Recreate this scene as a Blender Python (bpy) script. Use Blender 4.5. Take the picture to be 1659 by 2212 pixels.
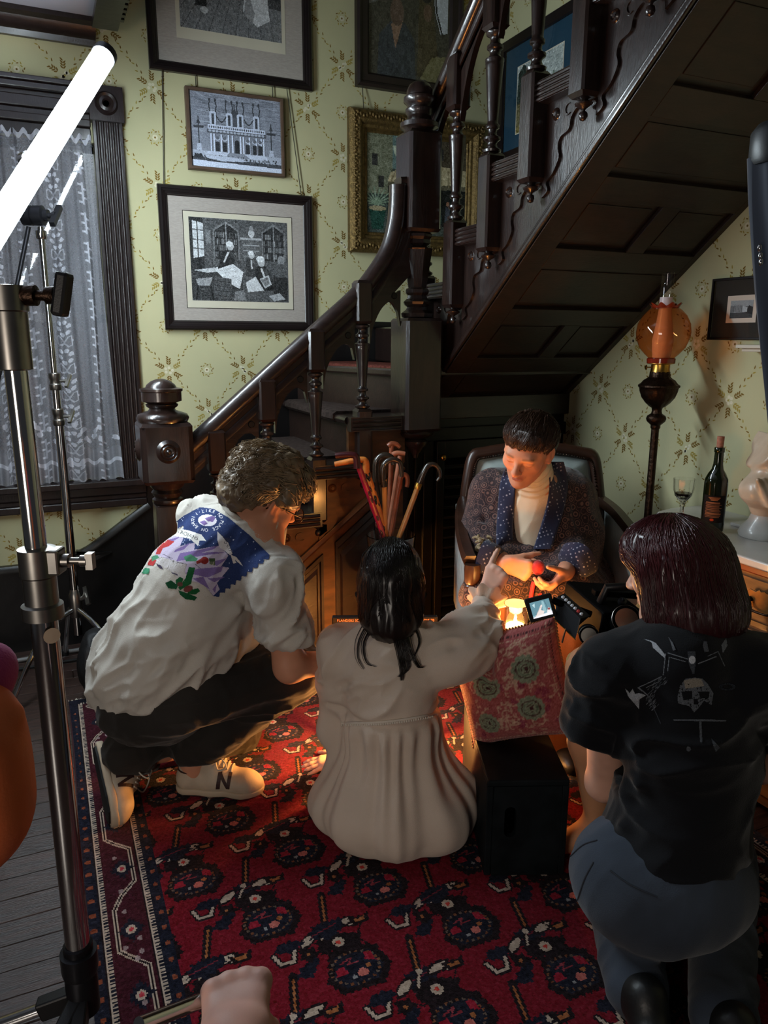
import bpy, math, random
import numpy as np
from mathutils import Vector, Matrix
from mathutils.bvhtree import BVHTree

for o in list(bpy.data.objects):
    bpy.data.objects.remove(o, do_unlink=True)
C = bpy.context.scene
# ------------------------------------------------------------------ camera (room frame: x along the picture wall, y towards it, z up)
HEAD, PITCH, ROLL, CAMH, FPX = math.radians(24.2), math.radians(12.95), math.radians(0.21), 1.45, 1620.0
cd = bpy.data.cameras.new('camera'); cam = bpy.data.objects.new('camera', cd); C.collection.objects.link(cam)
cd.sensor_fit = 'VERTICAL'; cd.sensor_height = 36.0; cd.lens = FPX / 2212 * 36.0; cd.clip_start = 0.02
cam.matrix_world = (Matrix.Translation((0, 0, CAMH)) @ Matrix.Rotation(-HEAD, 4, 'Z')
                    @ Matrix.Rotation(math.pi / 2 - PITCH, 4, 'X') @ Matrix.Rotation(ROLL, 4, 'Z'))
C.camera = cam
# ------------------------------------------------------------------ world, exposure
W = bpy.data.worlds.new('world'); C.world = W; W.use_nodes = True
W.node_tree.nodes['Background'].inputs[0].default_value = (0.92, 0.93, 1.0, 1)
W.node_tree.nodes['Background'].inputs[1].default_value = 0.03
C.view_settings.view_transform = 'Standard'; C.view_settings.look = 'None'
C.view_settings.gamma = 1.0; C.view_settings.use_curve_mapping = False
C.view_settings.exposure = 0.0
C.cycles.use_denoising = True
C.cycles.max_bounces = 8; C.cycles.transparent_max_bounces = 16; C.cycles.sample_clamp_indirect = 4.0
C.cycles.caustics_reflective = False; C.cycles.caustics_refractive = False
TUBE_W, CANDLE_W, WARM_FILL_W, FILL_W = 105.0, 6.0, 32.0, 21.0     # tube light emission strength; watts of candle, added warm floor lamp, added fill light
_l = bpy.data.lights.new('fill_light', 'AREA'); _l.energy = FILL_W; _l.color = (1, .89, .78); _l.size = .7      # soft fill light, added unseen behind left
fill_light = bpy.data.objects.new('fill_light', _l); C.collection.objects.link(fill_light); fill_light.location = (-1.6, -.7, .95)
fill_light.rotation_euler = (Vector((.9, 1.8, .5)) - fill_light.location).to_track_quat('-Z', 'Y').to_euler()

# ------------------------------------------------------------------ measuring helper: photograph pixel + distance -> room point
_cs, _sn = math.cos(HEAD), math.sin(HEAD)
def ray(u, v):
    x = (u - 829.5) / FPX; y = (1106 - v) / FPX
    cr, sr = math.cos(ROLL), math.sin(ROLL)
    X = x * cr - y * sr; Y = y * cr + x * sr
    c, s = math.cos(PITCH), math.sin(PITCH)
    w = (X, c + Y * s, -s + Y * c)
    return Vector((w[0] * _cs + w[1] * _sn, -w[0] * _sn + w[1] * _cs, w[2])), w[1]
def at(u, v, d):
    r, w = ray(u, v); return Vector((0, 0, CAMH)) + r * (d / w)
def atz(u, v, z):
    r, w = ray(u, v); return Vector((0, 0, CAMH)) + r * ((z - CAMH) / r.z)
def atx(u, v, x):
    r, w = ray(u, v); return Vector((0, 0, CAMH)) + r * (x / r.x)
def aty(u, v, y):
    r, w = ray(u, v); return Vector((0, 0, CAMH)) + r * (y / r.y)
RIGHT = Vector((_cs, -_sn, 0)); AWAY = Vector((_sn, _cs, 0)); UP = Vector((0, 0, 1))
rng = random.Random(7); nrg = np.random.default_rng(7)

# ------------------------------------------------------------------ materials
def s2l(c):
    return tuple((x / 12.92 if x <= 0.04045 else ((x + 0.055) / 1.055) ** 2.4) for x in [v / 255.0 for v in c])
def mat(name, col, rough=0.5, metal=0.0, var=0.0, vscale=8.0, bump=0.0, bscale=60.0, stretch=(1, 1, 1), coat=0.0, spec=0.5,
        emit=None, estr=0.0, trans=0.0, ior=1.45, attr=None, sheen=0.0, sss=0.0, col2=None):
    m = bpy.data.materials.new(name); m.use_nodes = True
    nt = m.node_tree; N = nt.nodes; L = nt.links; b = N['Principled BSDF']
    lin = s2l(col) if max(col) > 1.0 else tuple(col)
    b.inputs['Base Color'].default_value = (*lin, 1); b.inputs['Roughness'].default_value = rough
    b.inputs['Metallic'].default_value = metal; b.inputs['Coat Weight'].default_value = coat; b.inputs['Coat Roughness'].default_value = 0.15
    b.inputs['Specular IOR Level'].default_value = spec; b.inputs['IOR'].default_value = ior
    b.inputs['Transmission Weight'].default_value = trans; b.inputs['Sheen Weight'].default_value = sheen
    if sss: b.inputs['Subsurface Weight'].default_value = sss; b.inputs['Subsurface Radius'].default_value = (0.01, 0.004, 0.002)
    if emit: b.inputs['Emission Color'].default_value = (*emit, 1); b.inputs['Emission Strength'].default_value = estr
    src = None
    if attr:
        a = N.new('ShaderNodeAttribute'); a.attribute_name = attr; src = a.outputs['Color']
    tc = N.new('ShaderNodeTexCoord'); mp = N.new('ShaderNodeMapping'); mp.inputs['Scale'].default_value = stretch
    L.new(tc.outputs['Object'], mp.inputs['Vector'])
    if var > 0 or col2:
        n = N.new('ShaderNodeTexNoise'); n.inputs['Scale'].default_value = vscale; n.inputs['Detail'].default_value = 6
        L.new(mp.outputs['Vector'], n.inputs['Vector'])
        mx = N.new('ShaderNodeMix'); mx.data_type = 'RGBA'; mx.blend_type = 'MIX' if col2 else 'MULTIPLY'
        rp = N.new('ShaderNodeMapRange'); rp.inputs[1].default_value = 0.35; rp.inputs[2].default_value = 0.65
        L.new(n.outputs['Fac'], rp.inputs[0])
        if src: L.new(src, mx.inputs[6])
        else: mx.inputs[6].default_value = (*lin, 1)
        if col2:
            mx.inputs[7].default_value = (*(s2l(col2) if max(col2) > 1 else col2), 1); L.new(rp.outputs[0], mx.inputs[0])
        else:
            k = 1.0 - var; mx.inputs[7].default_value = (k, k, k, 1); L.new(rp.outputs[0], mx.inputs[0])
        src = mx.outputs[2]
    if src: L.new(src, b.inputs['Base Color'])
    if bump > 0:
        n2 = N.new('ShaderNodeTexNoise'); n2.inputs['Scale'].default_value = bscale; n2.inputs['Detail'].default_value = 5
        L.new(mp.outputs['Vector'], n2.inputs['Vector'])
        bp = N.new('ShaderNodeBump'); bp.inputs['Strength'].default_value = bump; bp.inputs['Distance'].default_value = 0.01
        L.new(n2.outputs['Fac'], bp.inputs['Height']); L.new(bp.outputs['Normal'], b.inputs['Normal'])
    return m
M = {}
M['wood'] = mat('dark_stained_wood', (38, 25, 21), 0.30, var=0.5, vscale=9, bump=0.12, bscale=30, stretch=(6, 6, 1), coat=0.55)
M['wood_h'] = mat('dark_stained_wood_flat', (38, 25, 21), 0.32, var=0.5, vscale=9, bump=0.12, bscale=30, stretch=(1, 6, 6), coat=0.5)
M['panelwood'] = mat('panel_wood', (40, 26, 20), 0.42, var=0.4, vscale=6, bump=0.1, bscale=20, stretch=(2, 6, 6), coat=0.1)
M['blackwood'] = mat('black_wood', (16, 14, 14), 0.35, var=0.3, vscale=8, bump=0.08, bscale=30, coat=0.1)
M['trimwood'] = mat('window_trim_wood', (38, 28, 27), 0.3, var=0.4, vscale=10, bump=0.1, bscale=40, stretch=(6, 6, 1), coat=0.2)
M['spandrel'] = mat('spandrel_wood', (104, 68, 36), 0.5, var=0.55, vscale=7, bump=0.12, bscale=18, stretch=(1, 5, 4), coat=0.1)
M['wall'] = mat('wallpaper', (186, 182, 144), 0.8, var=0.08, vscale=3, bump=0.04, bscale=200, spec=0.2)
M['wp_leaf'] = mat('wallpaper_leaf', (122, 96, 44), 0.8, spec=0.1, var=0.3, vscale=2)
M['wp_leaf2'] = mat('wallpaper_leaf_light', (160, 142, 70), 0.8, spec=0.1, var=0.3, vscale=2)
M['wp_flower'] = mat('wallpaper_flower', (208, 202, 176), 0.8, spec=0.1)
M['ceil'] = mat('ceiling_plaster', (165, 165, 175), 0.9, var=0.05, spec=0.1)
M['plank'] = mat('floor_board_wood', (68, 43, 34), 0.42, var=0.65, vscale=5, bump=0.35, bscale=26, stretch=(1, 14, 6), spec=0.9, coat=.5)
M['chrome'] = mat('chrome', (200, 200, 200), 0.12, 1.0)
M['steel'] = mat('brushed_steel', (150, 146, 140), 0.32, 1.0, var=0.2, vscale=20)
M['darksteel'] = mat('dark_steel', (38, 38, 42), 0.35, 0.7)
M['blackplastic'] = mat('black_plastic', (12, 12, 14), 0.42, bump=0.05, bscale=400)
M['rubber'] = mat('black_rubber', (10, 10, 11), 0.7)
M['brass'] = mat('brass', (196, 150, 70), 0.3, 1.0, var=0.3, vscale=40)
M['bronze'] = mat('dark_bronze', (60, 44, 34), 0.36, 0.9, var=0.4, vscale=60, bump=0.3, bscale=90)
M['gold'] = mat('gilded_plaster', (132, 108, 66), 0.42, 0.75, var=0.5, vscale=60, bump=0.5, bscale=160)
M['attr'] = mat('painted_print', (200, 200, 200), 0.7, attr='Col', spec=0.25)
M['glass'] = mat('clear_glass', (250, 250, 250), 0.03, trans=1.0, ior=1.45)
M['linen'] = mat('grey_linen_mat', (176, 168, 160), 0.9, var=0.15, vscale=60, stretch=(1, 1, 5), bump=0.1, bscale=300, spec=0.1)
def thin_glass(name, tint=(1, 1, 1), gloss=0.08):
    m = bpy.data.materials.new(name); m.use_nodes = True; nt = m.node_tree; N = nt.nodes; L = nt.links
    N.remove(N['Principled BSDF']); out = N['Material Output']
    t = N.new('ShaderNodeBsdfTransparent'); t.inputs[0].default_value = (*tint, 1)
    g = N.new('ShaderNodeBsdfGlossy'); g.inputs['Roughness'].default_value = 0.03
    f = N.new('ShaderNodeLayerWeight'); f.inputs['Blend'].default_value = .5; pw = N.new('ShaderNodeMath'); pw.operation = 'POWER'; pw.inputs[1].default_value = 5; L.new(f.outputs['Facing'], pw.inputs[0])
    ad = N.new('ShaderNodeMath'); ad.operation = 'MULTIPLY_ADD'; ad.inputs[1].default_value = .9; ad.inputs[2].default_value = .045; L.new(pw.outputs[0], ad.inputs[0])
    mx = N.new('ShaderNodeMixShader'); L.new(ad.outputs[0], mx.inputs[0]); L.new(t.outputs[0], mx.inputs[1]); L.new(g.outputs[0], mx.inputs[2])
    L.new(mx.outputs[0], out.inputs[0]); return m
M['pane'] = thin_glass('picture_glass')
M['amber'] = thin_glass('amber_glass', (0.92, 0.52, 0.29))

# ------------------------------------------------------------------ mesh building
class MB:
    def __init__(self): self.v = []; self.f = []; self.n = 0; self.c = []
    def add(self, vs, fs, col=None):
        b = self.n; self.v += [tuple(p) for p in vs]; self.f += [tuple(i + b for i in q) for q in fs]; self.n += len(vs)
        if col is not None: self.c += [col] * len(vs)
        return self
    def box(self, x0, x1, y0, y1, z0, z1, col=None):
        v = [(x, y, z) for z in (z0, z1) for y in (y0, y1) for x in (x0, x1)]
        return self.add(v, [(0, 2, 3, 1), (4, 5, 7, 6), (0, 1, 5, 4), (2, 6, 7, 3), (0, 4, 6, 2), (1, 3, 7, 5)], col)
    def obox(self, c, ax, ay, az, hx, hy, hz, col=None):
        c, ax, ay, az = Vector(c), Vector(ax), Vector(ay), Vector(az)
        v = [c + ax * (sx * hx) + ay * (sy * hy) + az * (sz * hz) for sz in (-1, 1) for sy in (-1, 1) for sx in (-1, 1)]
        return self.add(v, [(0, 2, 3, 1), (4, 5, 7, 6), (0, 1, 5, 4), (2, 6, 7, 3), (0, 4, 6, 2), (1, 3, 7, 5)], col)
    def bar(self, a, b, w, h=None, up=(0, 0, 1), col=None):
        a, b = Vector(a), Vector(b); d = (b - a); L = d.length; d.normalize(); u = Vector(up)
        if abs(d.dot(u)) > 0.99: u = Vector((0, 1, 0))
        s = d.cross(u).normalized(); u = s.cross(d)
        return self.obox((a + b) / 2, d, s, u, L / 2, w / 2, (h or w) / 2, col)
    def prism(self, poly, fn, d0, d1, col=None):          # fn(a, b, depth) -> point; poly of (a, b)
        n = len(poly); v = [fn(a, b, d0) for a, b in poly] + [fn(a, b, d1) for a, b in poly]
        return self.add(v, [tuple(range(n)), tuple(range(2 * n - 1, n - 1, -1))] + [(i, i + n, (i + 1) % n + n, (i + 1) % n) for i in range(n)], col)
    def flat(self, poly, fn, d=0.0, col=None):
        return self.add([fn(a, b, d) for a, b in poly], [tuple(range(len(poly)))], col)
    def lathe(self, prof, c=(0, 0, 0), n=24, ax=(0, 0, 1), ref=None, sq=0.0, rib=None):
        c = Vector(c); ax = Vector(ax).normalized(); r0 = Vector(ref) if ref else (Vector((1, 0, 0)) if abs(ax.x) < .9 else Vector((0, 1, 0)))
        e1 = (r0 - ax * r0.dot(ax)).normalized(); e2 = ax.cross(e1); v = []; f = []
        for r, z in prof:
            for i in range(n):
                a = 2 * math.pi * i / n; rr = r * (rib(a) if rib else 1.0)
                v.append(c + ax * z + e1 * (rr * math.cos(a)) + e2 * (rr * math.sin(a)))
        m = len(prof)
        for j in range(m - 1):
            for i in range(n):
                k = (i + 1) % n; f.append((j * n + i, j * n + k, (j + 1) * n + k, (j + 1) * n + i))
        if prof[0][0] > 1e-5: f.append(tuple(range(n - 1, -1, -1)))
        if prof[-1][0] > 1e-5: f.append(tuple((m - 1) * n + i for i in range(n)))
        return self.add(v, f)
    def tube(self, path, r, n=10, cap=True, flat=1.0, col=None):
        P = [Vector(p) for p in path]; m = len(P); R = [r] * m if isinstance(r, (int, float)) else list(r)
        v = []; f = []; u = None
        for i in range(m):
            t = (P[min(i + 1, m - 1)] - P[max(i - 1, 0)]).normalized()
            if u is None: u = t.orthogonal().normalized() if abs(t.z) > .95 else Vector((0, 0, 1))
            s = t.cross(u)
            if s.length < 1e-6: s = t.orthogonal()
            s.normalize(); u = s.cross(t).normalized()
            for k in range(n):
                a = 2 * math.pi * k / n; v.append(P[i] + s * (R[i] * math.cos(a)) + u * (R[i] * flat * math.sin(a)))
        for j in range(m - 1):
            for i in range(n):
                k = (i + 1) % n; f.append((j * n + i, (j + 1) * n + i, (j + 1) * n + k, j * n + k))
        if cap: f += [tuple(range(n)), tuple((m - 1) * n + i for i in range(n - 1, -1, -1))]
        return self.add(v, f, col)
    def ell(self, c, rx, ry, rz, n=16, m=10, axes=None, col=None):
        c = Vector(c); A = axes or (Vector((1, 0, 0)), Vector((0, 1, 0)), Vector((0, 0, 1))); v = []; f = []
        for j in range(m + 1):
            ph = -math.pi / 2 + math.pi * j / m
            for i in range(n):
                a = 2 * math.pi * i / n
                v.append(c + A[0] * (rx * math.cos(ph) * math.cos(a)) + A[1] * (ry * math.cos(ph) * math.sin(a)) + A[2] * (rz * math.sin(ph)))
        for j in range(m):
            for i in range(n):
                k = (i + 1) % n; f.append((j * n + i, j * n + k, (j + 1) * n + k, (j + 1) * n + i))
        return self.add(v, f, col)
    def sweep(self, prof, path, up=(0, 0, 1), closed=False, side=1):   # prof (a across, b up)
        P = [Vector(p) for p in path]; m = len(P); up = Vector(up); v = []; f = []; n = len(prof)
        for i in range(m):
            d0 = (P[i] - P[i - 1]) if (i > 0 or closed) else None; d1 = (P[(i + 1) % m] - P[i]) if (i < m - 1 or closed) else None
            if d0 is None: d0 = d1
            if d1 is None: d1 = d0
            d0 = d0.normalized(); d1 = d1.normalized(); t = (d0 + d1).normalized()
            s0 = d0.cross(up).normalized(); s = t.cross(up).normalized(); w = s.cross(t).normalized()
            k = 1.0 / max(0.3, s.dot(s0)) if abs(d0.dot(up)) < .99 else 1.0
            kk = 1.0 / max(0.3, t.dot(d0))
            for a, b in prof: v.append(P[i] + s * (a * side * k) + w * b)
        M_ = m if closed else m - 1
        for j in range(M_):
            q = (j + 1) % m
            for i in range(n):
                k = (i + 1) % n; f.append((j * n + i, j * n + k, q * n + k, q * n + i))
        if not closed: f += [tuple(range(n - 1, -1, -1)), tuple((m - 1) * n + i for i in range(n))]
        return self.add(v, f)
    def build(self, name, m, parent=None, smooth=35, bevel=0.0, loc=None, fix=True):
        me = bpy.data.meshes.new(name); me.from_pydata(self.v, [], self.f)
        if self.c and len(self.c) == len(self.v):
            at_ = me.color_attributes.new('Col', 'FLOAT_COLOR', 'POINT')
            arr = np.ones((len(self.v), 4), np.float32); arr[:, :3] = np.array(self.c, np.float32)[:, :3]; at_.data.foreach_set('color', arr.ravel())
        if fix:
            import bmesh
            bm = bmesh.new(); bm.from_mesh(me); bmesh.ops.recalc_face_normals(bm, faces=bm.faces); bm.to_mesh(me); bm.free()
        return put(name, me, m, parent, smooth, bevel, loc)
ROOT = {}
def root_loc(o):
    return Vector(ROOT.get(o.name, (0, 0, 0)))
def put(name, me, m, parent=None, smooth=35, bevel=0.0, loc=None):
    if m is not None: me.materials.append(m)
    if smooth: me.shade_smooth(); me.set_sharp_from_angle(angle=math.radians(smooth))
    o = bpy.data.objects.new(name, me); C.collection.objects.link(o)
    if parent is None and loc is None and len(me.vertices):
        co = np.empty(len(me.vertices) * 3, np.float32); me.vertices.foreach_get('co', co); co = co.reshape(-1, 3)
        mn, mx_ = co.min(0), co.max(0); loc = ((mn[0] + mx_[0]) / 2, (mn[1] + mx_[1]) / 2, mn[2]); loc = tuple(float(q) for q in loc)
        me.transform(Matrix.Translation([-q for q in loc])); o.location = loc; ROOT[o.name] = loc
    elif loc is not None: o.location = loc
    if parent is not None:
        o.parent = parent; o.matrix_parent_inverse = Matrix.Translation(-root_loc(parent))
    if bevel:
        b = o.modifiers.new('bevel', 'BEVEL'); b.width = bevel; b.segments = 2; b.limit_method = 'ANGLE'; b.angle_limit = math.radians(40)
    return o
def thing(name, label, cat, loc=(0, 0, 0), group=None):
    o = bpy.data.objects.new(name, None); C.collection.objects.link(o); o.empty_display_size = 0.05
    o.location = loc; ROOT[o.name] = tuple(loc); o['label'] = label; o['category'] = cat
    if group: o['group'] = group
    return o
def tag(o, label=None, cat=None, group=None, kind=None):
    if label: o['label'] = label
    if cat: o['category'] = cat
    if group: o['group'] = group
    if kind: o['kind'] = kind
    return o
def inst(o, dx, dy, dz, parent=None):       # a copy of a part that shares its mesh, moved by an offset
    c = o.copy(); C.collection.objects.link(c); p = parent or o.parent
    c.parent = p; c.matrix_parent_inverse = Matrix.Translation(-root_loc(p)); c.location = (o.location[0] + dx, o.location[1] + dy, o.location[2] + dz)
    return c
def arc(cx, cy, r, a0, a1, n=10, ry=None):
    return [(cx + r * math.cos(math.radians(a0 + (a1 - a0) * i / n)), cy + (ry or r) * math.sin(math.radians(a0 + (a1 - a0) * i / n))) for i in range(n + 1)]
def spline(pts, n=8):
    P = [Vector(p) for p in pts]; out = []
    for i in range(len(P) - 1):
        p0 = P[max(i - 1, 0)]; p1 = P[i]; p2 = P[i + 1]; p3 = P[min(i + 2, len(P) - 1)]
        for k in range(n):
            t = k / n
            out.append(0.5 * ((2 * p1) + (p2 - p0) * t + (2 * p0 - 5 * p1 + 4 * p2 - p3) * t * t + (3 * p1 - p0 - 3 * p2 + p3) * t ** 3))
    out.append(P[-1]); return out

# ------------------------------------------------------------------ painting flat prints: a small raster turned into a fine coloured grid
class Canvas:
    def __init__(self, w, h, bg=(255, 255, 255)):
        self.w, self.h = w, h; self.a = np.empty((h, w, 3), np.float32); self.a[:] = bg; self.m = np.ones((h, w), bool)
        self.X, self.Y = np.meshgrid(np.arange(w) + .5, np.arange(h) + .5)
    def _bb(self, x0, x1, y0, y1):
        return slice(max(0, int(y0) - 1), min(self.h, int(y1) + 2)), slice(max(0, int(x0) - 1), min(self.w, int(x1) + 2))
    def poly(self, pts, col, al=1.0):
        p = np.array(pts, float); sy, sx = self._bb(p[:, 0].min(), p[:, 0].max(), p[:, 1].min(), p[:, 1].max())
        X = self.X[sy, sx]; Y = self.Y[sy, sx]
        if X.size == 0: return
        ins = np.zeros(X.shape, bool); n = len(p)
        for i in range(n):
            x0, y0 = p[i]; x1, y1 = p[(i + 1) % n]
            if y0 == y1: continue
            c = ((y0 > Y) != (y1 > Y)) & (X < (x1 - x0) * (Y - y0) / (y1 - y0) + x0); ins ^= c
        self.a[sy, sx][ins] = self.a[sy, sx][ins] * (1 - al) + np.array(col, np.float32) * al
    def ell(self, cx, cy, rx, ry, col, al=1.0, ring=0.0, rot=0.0):
        R = max(rx, ry); sy, sx = self._bb(cx - R, cx + R, cy - R, cy + R); X = self.X[sy, sx] - cx; Y = self.Y[sy, sx] - cy
        if X.size == 0: return
        c, s = math.cos(rot), math.sin(rot); q = ((X * c + Y * s) / rx) ** 2 + ((-X * s + Y * c) / ry) ** 2; ins = q < 1
        if ring: ins &= q > (1 - ring) ** 2
        self.a[sy, sx][ins] = self.a[sy, sx][ins] * (1 - al) + np.array(col, np.float32) * al
    def line(self, pts, w, col, al=1.0):
        for (x0, y0), (x1, y1) in zip(pts[:-1], pts[1:]):
            sy, sx = self._bb(min(x0, x1) - w, max(x0, x1) + w, min(y0, y1) - w, max(y0, y1) + w); X = self.X[sy, sx]; Y = self.Y[sy, sx]
            if X.size == 0: continue
            dx, dy = x1 - x0, y1 - y0; t = np.clip(((X - x0) * dx + (Y - y0) * dy) / (dx * dx + dy * dy + 1e-9), 0, 1)
            ins = (X - x0 - t * dx) ** 2 + (Y - y0 - t * dy) ** 2 < (w / 2) ** 2
            self.a[sy, sx][ins] = self.a[sy, sx][ins] * (1 - al) + np.array(col, np.float32) * al
    def noise(self, amp, box=None, cell=1):
        h, w = self.h, self.w; n = nrg.normal(0, 1, (h // cell + 1, w // cell + 1)); n = np.repeat(np.repeat(n, cell, 0), cell, 1)[:h, :w]
        if box: sy, sx = slice(box[1], box[3]), slice(box[0], box[2])
        else: sy, sx = slice(0, h), slice(0, w)
        self.a[sy, sx] += (n[sy, sx] * amp)[..., None]
    def lin(self):
        a = np.clip(self.a / 255.0, 0, 1); return np.where(a <= 0.04045, a / 12.92, ((a + 0.055) / 1.055) ** 2.4)
def grid_obj(name, cv, fn, m, parent=None, mask=None, smooth=0):
    """cv painted per cell; fn(U, V) with arrays 0..1 (V down) -> N x 3 points."""
    h, w = cv.h, cv.w
    U, V = np.meshgrid(np.arange(w + 1) / w, np.arange(h + 1) / h); P = fn(U.ravel(), V.ravel())
    idx = np.arange((h + 1) * (w + 1)).reshape(h + 1, w + 1)
    q = np.stack([idx[:-1, :-1], idx[1:, :-1], idx[1:, 1:], idx[:-1, 1:]], -1).reshape(-1, 4); col = cv.lin().reshape(-1, 3)
    if mask is not None:
        k = mask.reshape(-1); q = q[k]; col = col[k]
    return np_mesh(name, P, q, m, parent, fcol=col, smooth=smooth)
def np_mesh(name, P, q, m, parent=None, fcol=None, vcol=None, smooth=35, loc=None):
    me = bpy.data.meshes.new(name); k = q.shape[1]
    if len(P) > len(q) * k or (fcol is not None and len(np.unique(q)) < len(P)):
        u, inv = np.unique(q, return_inverse=True); P = P[u]; q = inv.reshape(q.shape)
        if vcol is not None: vcol = vcol[u]
    me.vertices.add(len(P)); me.vertices.foreach_set('co', np.ascontiguousarray(P, np.float32).ravel())
    me.loops.add(len(q) * k); me.loops.foreach_set('vertex_index', np.ascontiguousarray(q, np.int32).ravel())
    me.polygons.add(len(q)); me.polygons.foreach_set('loop_start', np.arange(0, len(q) * k, k, dtype=np.int32))
    me.update(calc_edges=True)
    if fcol is not None:
        a = me.color_attributes.new('Col', 'FLOAT_COLOR', 'CORNER'); c = np.ones((len(q), 4), np.float32); c[:, :3] = fcol
        a.data.foreach_set('color', np.repeat(c, k, 0).ravel())
    if vcol is not None:
        a = me.color_attributes.new('Col', 'FLOAT_COLOR', 'POINT'); c = np.ones((len(P), 4), np.float32); c[:, :3] = vcol; a.data.foreach_set('color', c.ravel())
    return put(name, me, m, parent, smooth, 0.0, loc)
def text_polys(txt, size=1.0, align='CENTER'):
    """triangles of a line of lettering in its own plane: (N x 2 points, faces)"""
    cu = bpy.data.curves.new('t', 'FONT'); cu.body = txt; cu.size = size; cu.align_x = align; cu.resolution_u = 3
    o = bpy.data.objects.new('t', cu); C.collection.objects.link(o); bpy.context.view_layer.update()
    me = bpy.data.meshes.new_from_object(o)
    v = [(p.co.x, p.co.y) for p in me.vertices]; f = [tuple(p.vertices) for p in me.polygons]
    bpy.data.objects.remove(o); bpy.data.curves.remove(cu); bpy.data.meshes.remove(me); return v, f
# ================================================================== the room
TW, SW, CEIL = 3.75, 2.33, 2.74
def P_back(y):  return lambda a, b, d: (a, y - d, b)       # polygons (x, z), depth towards the camera
def P_right(x): return lambda a, b, d: (x - d, a, b)       # polygons (y, z), depth into the room
# floor of separate boards
fl = MB(); fl.box(-2.6, SW, -1.2, TW, -0.06, -0.022); floor = fl.build('floor', M['rubber'], smooth=0); tag(floor, kind='structure')
proto = {}
for r in range(58):
    y0 = -1.2 + r * 0.0855
    x = -2.6 - rng.random() * 1.2
    while x < SW:
        L = rng.choice([1.4, 1.9, 2.4]); x0, x1 = max(x, -2.6), min(x + L, SW); x += L
        if x1 - x0 < 0.1: continue
        b = MB(); dz = rng.uniform(-0.0012, 0.0008); e = 0.0022
        b.add([(x0, y0, -.022), (x1, y0, -.022), (x1, y0 + .0855, -.022), (x0, y0 + .0855, -.022), (x0, y0, -.006), (x1, y0, -.006), (x1, y0 + .0855, -.006), (x0, y0 + .0855, -.006),
               (x0 + e, y0 + e, dz), (x1 - e, y0 + e, dz), (x1 - e, y0 + .0855 - e, dz), (x0 + e, y0 + .0855 - e, dz)],
              [(0, 1, 5, 4), (1, 2, 6, 5), (2, 3, 7, 6), (3, 0, 4, 7), (4, 5, 9, 8), (5, 6, 10, 9), (6, 7, 11, 10), (7, 4, 8, 11), (8, 9, 10, 11)])
        o = b.build('plank', M['plank'], floor, smooth=0)
# walls
def wall(name, box):
    o = MB().box(*box).build(name, M['wall'], smooth=0); tag(o, kind='structure'); return o
WZ = 4.4
WX0, WX1, WZ0, WZ1 = -0.86, 0.292, 0.80, 2.28        # window opening
wb = MB()
wb.box(-2.6, WX0, TW, TW + .12, 0, WZ).box(WX1, SW + .12, TW, TW + .12, 0, WZ).box(WX0, WX1, TW, TW + .12, 0, WZ0).box(WX0, WX1, TW, TW + .12, WZ1, WZ)
wall_back = wb.build('wall_back', M['wall'], smooth=0); tag(wall_back, kind='structure')
wall_right = wall('wall_right', (SW, SW + .12, -1.2, TW, 0, WZ))
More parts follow.
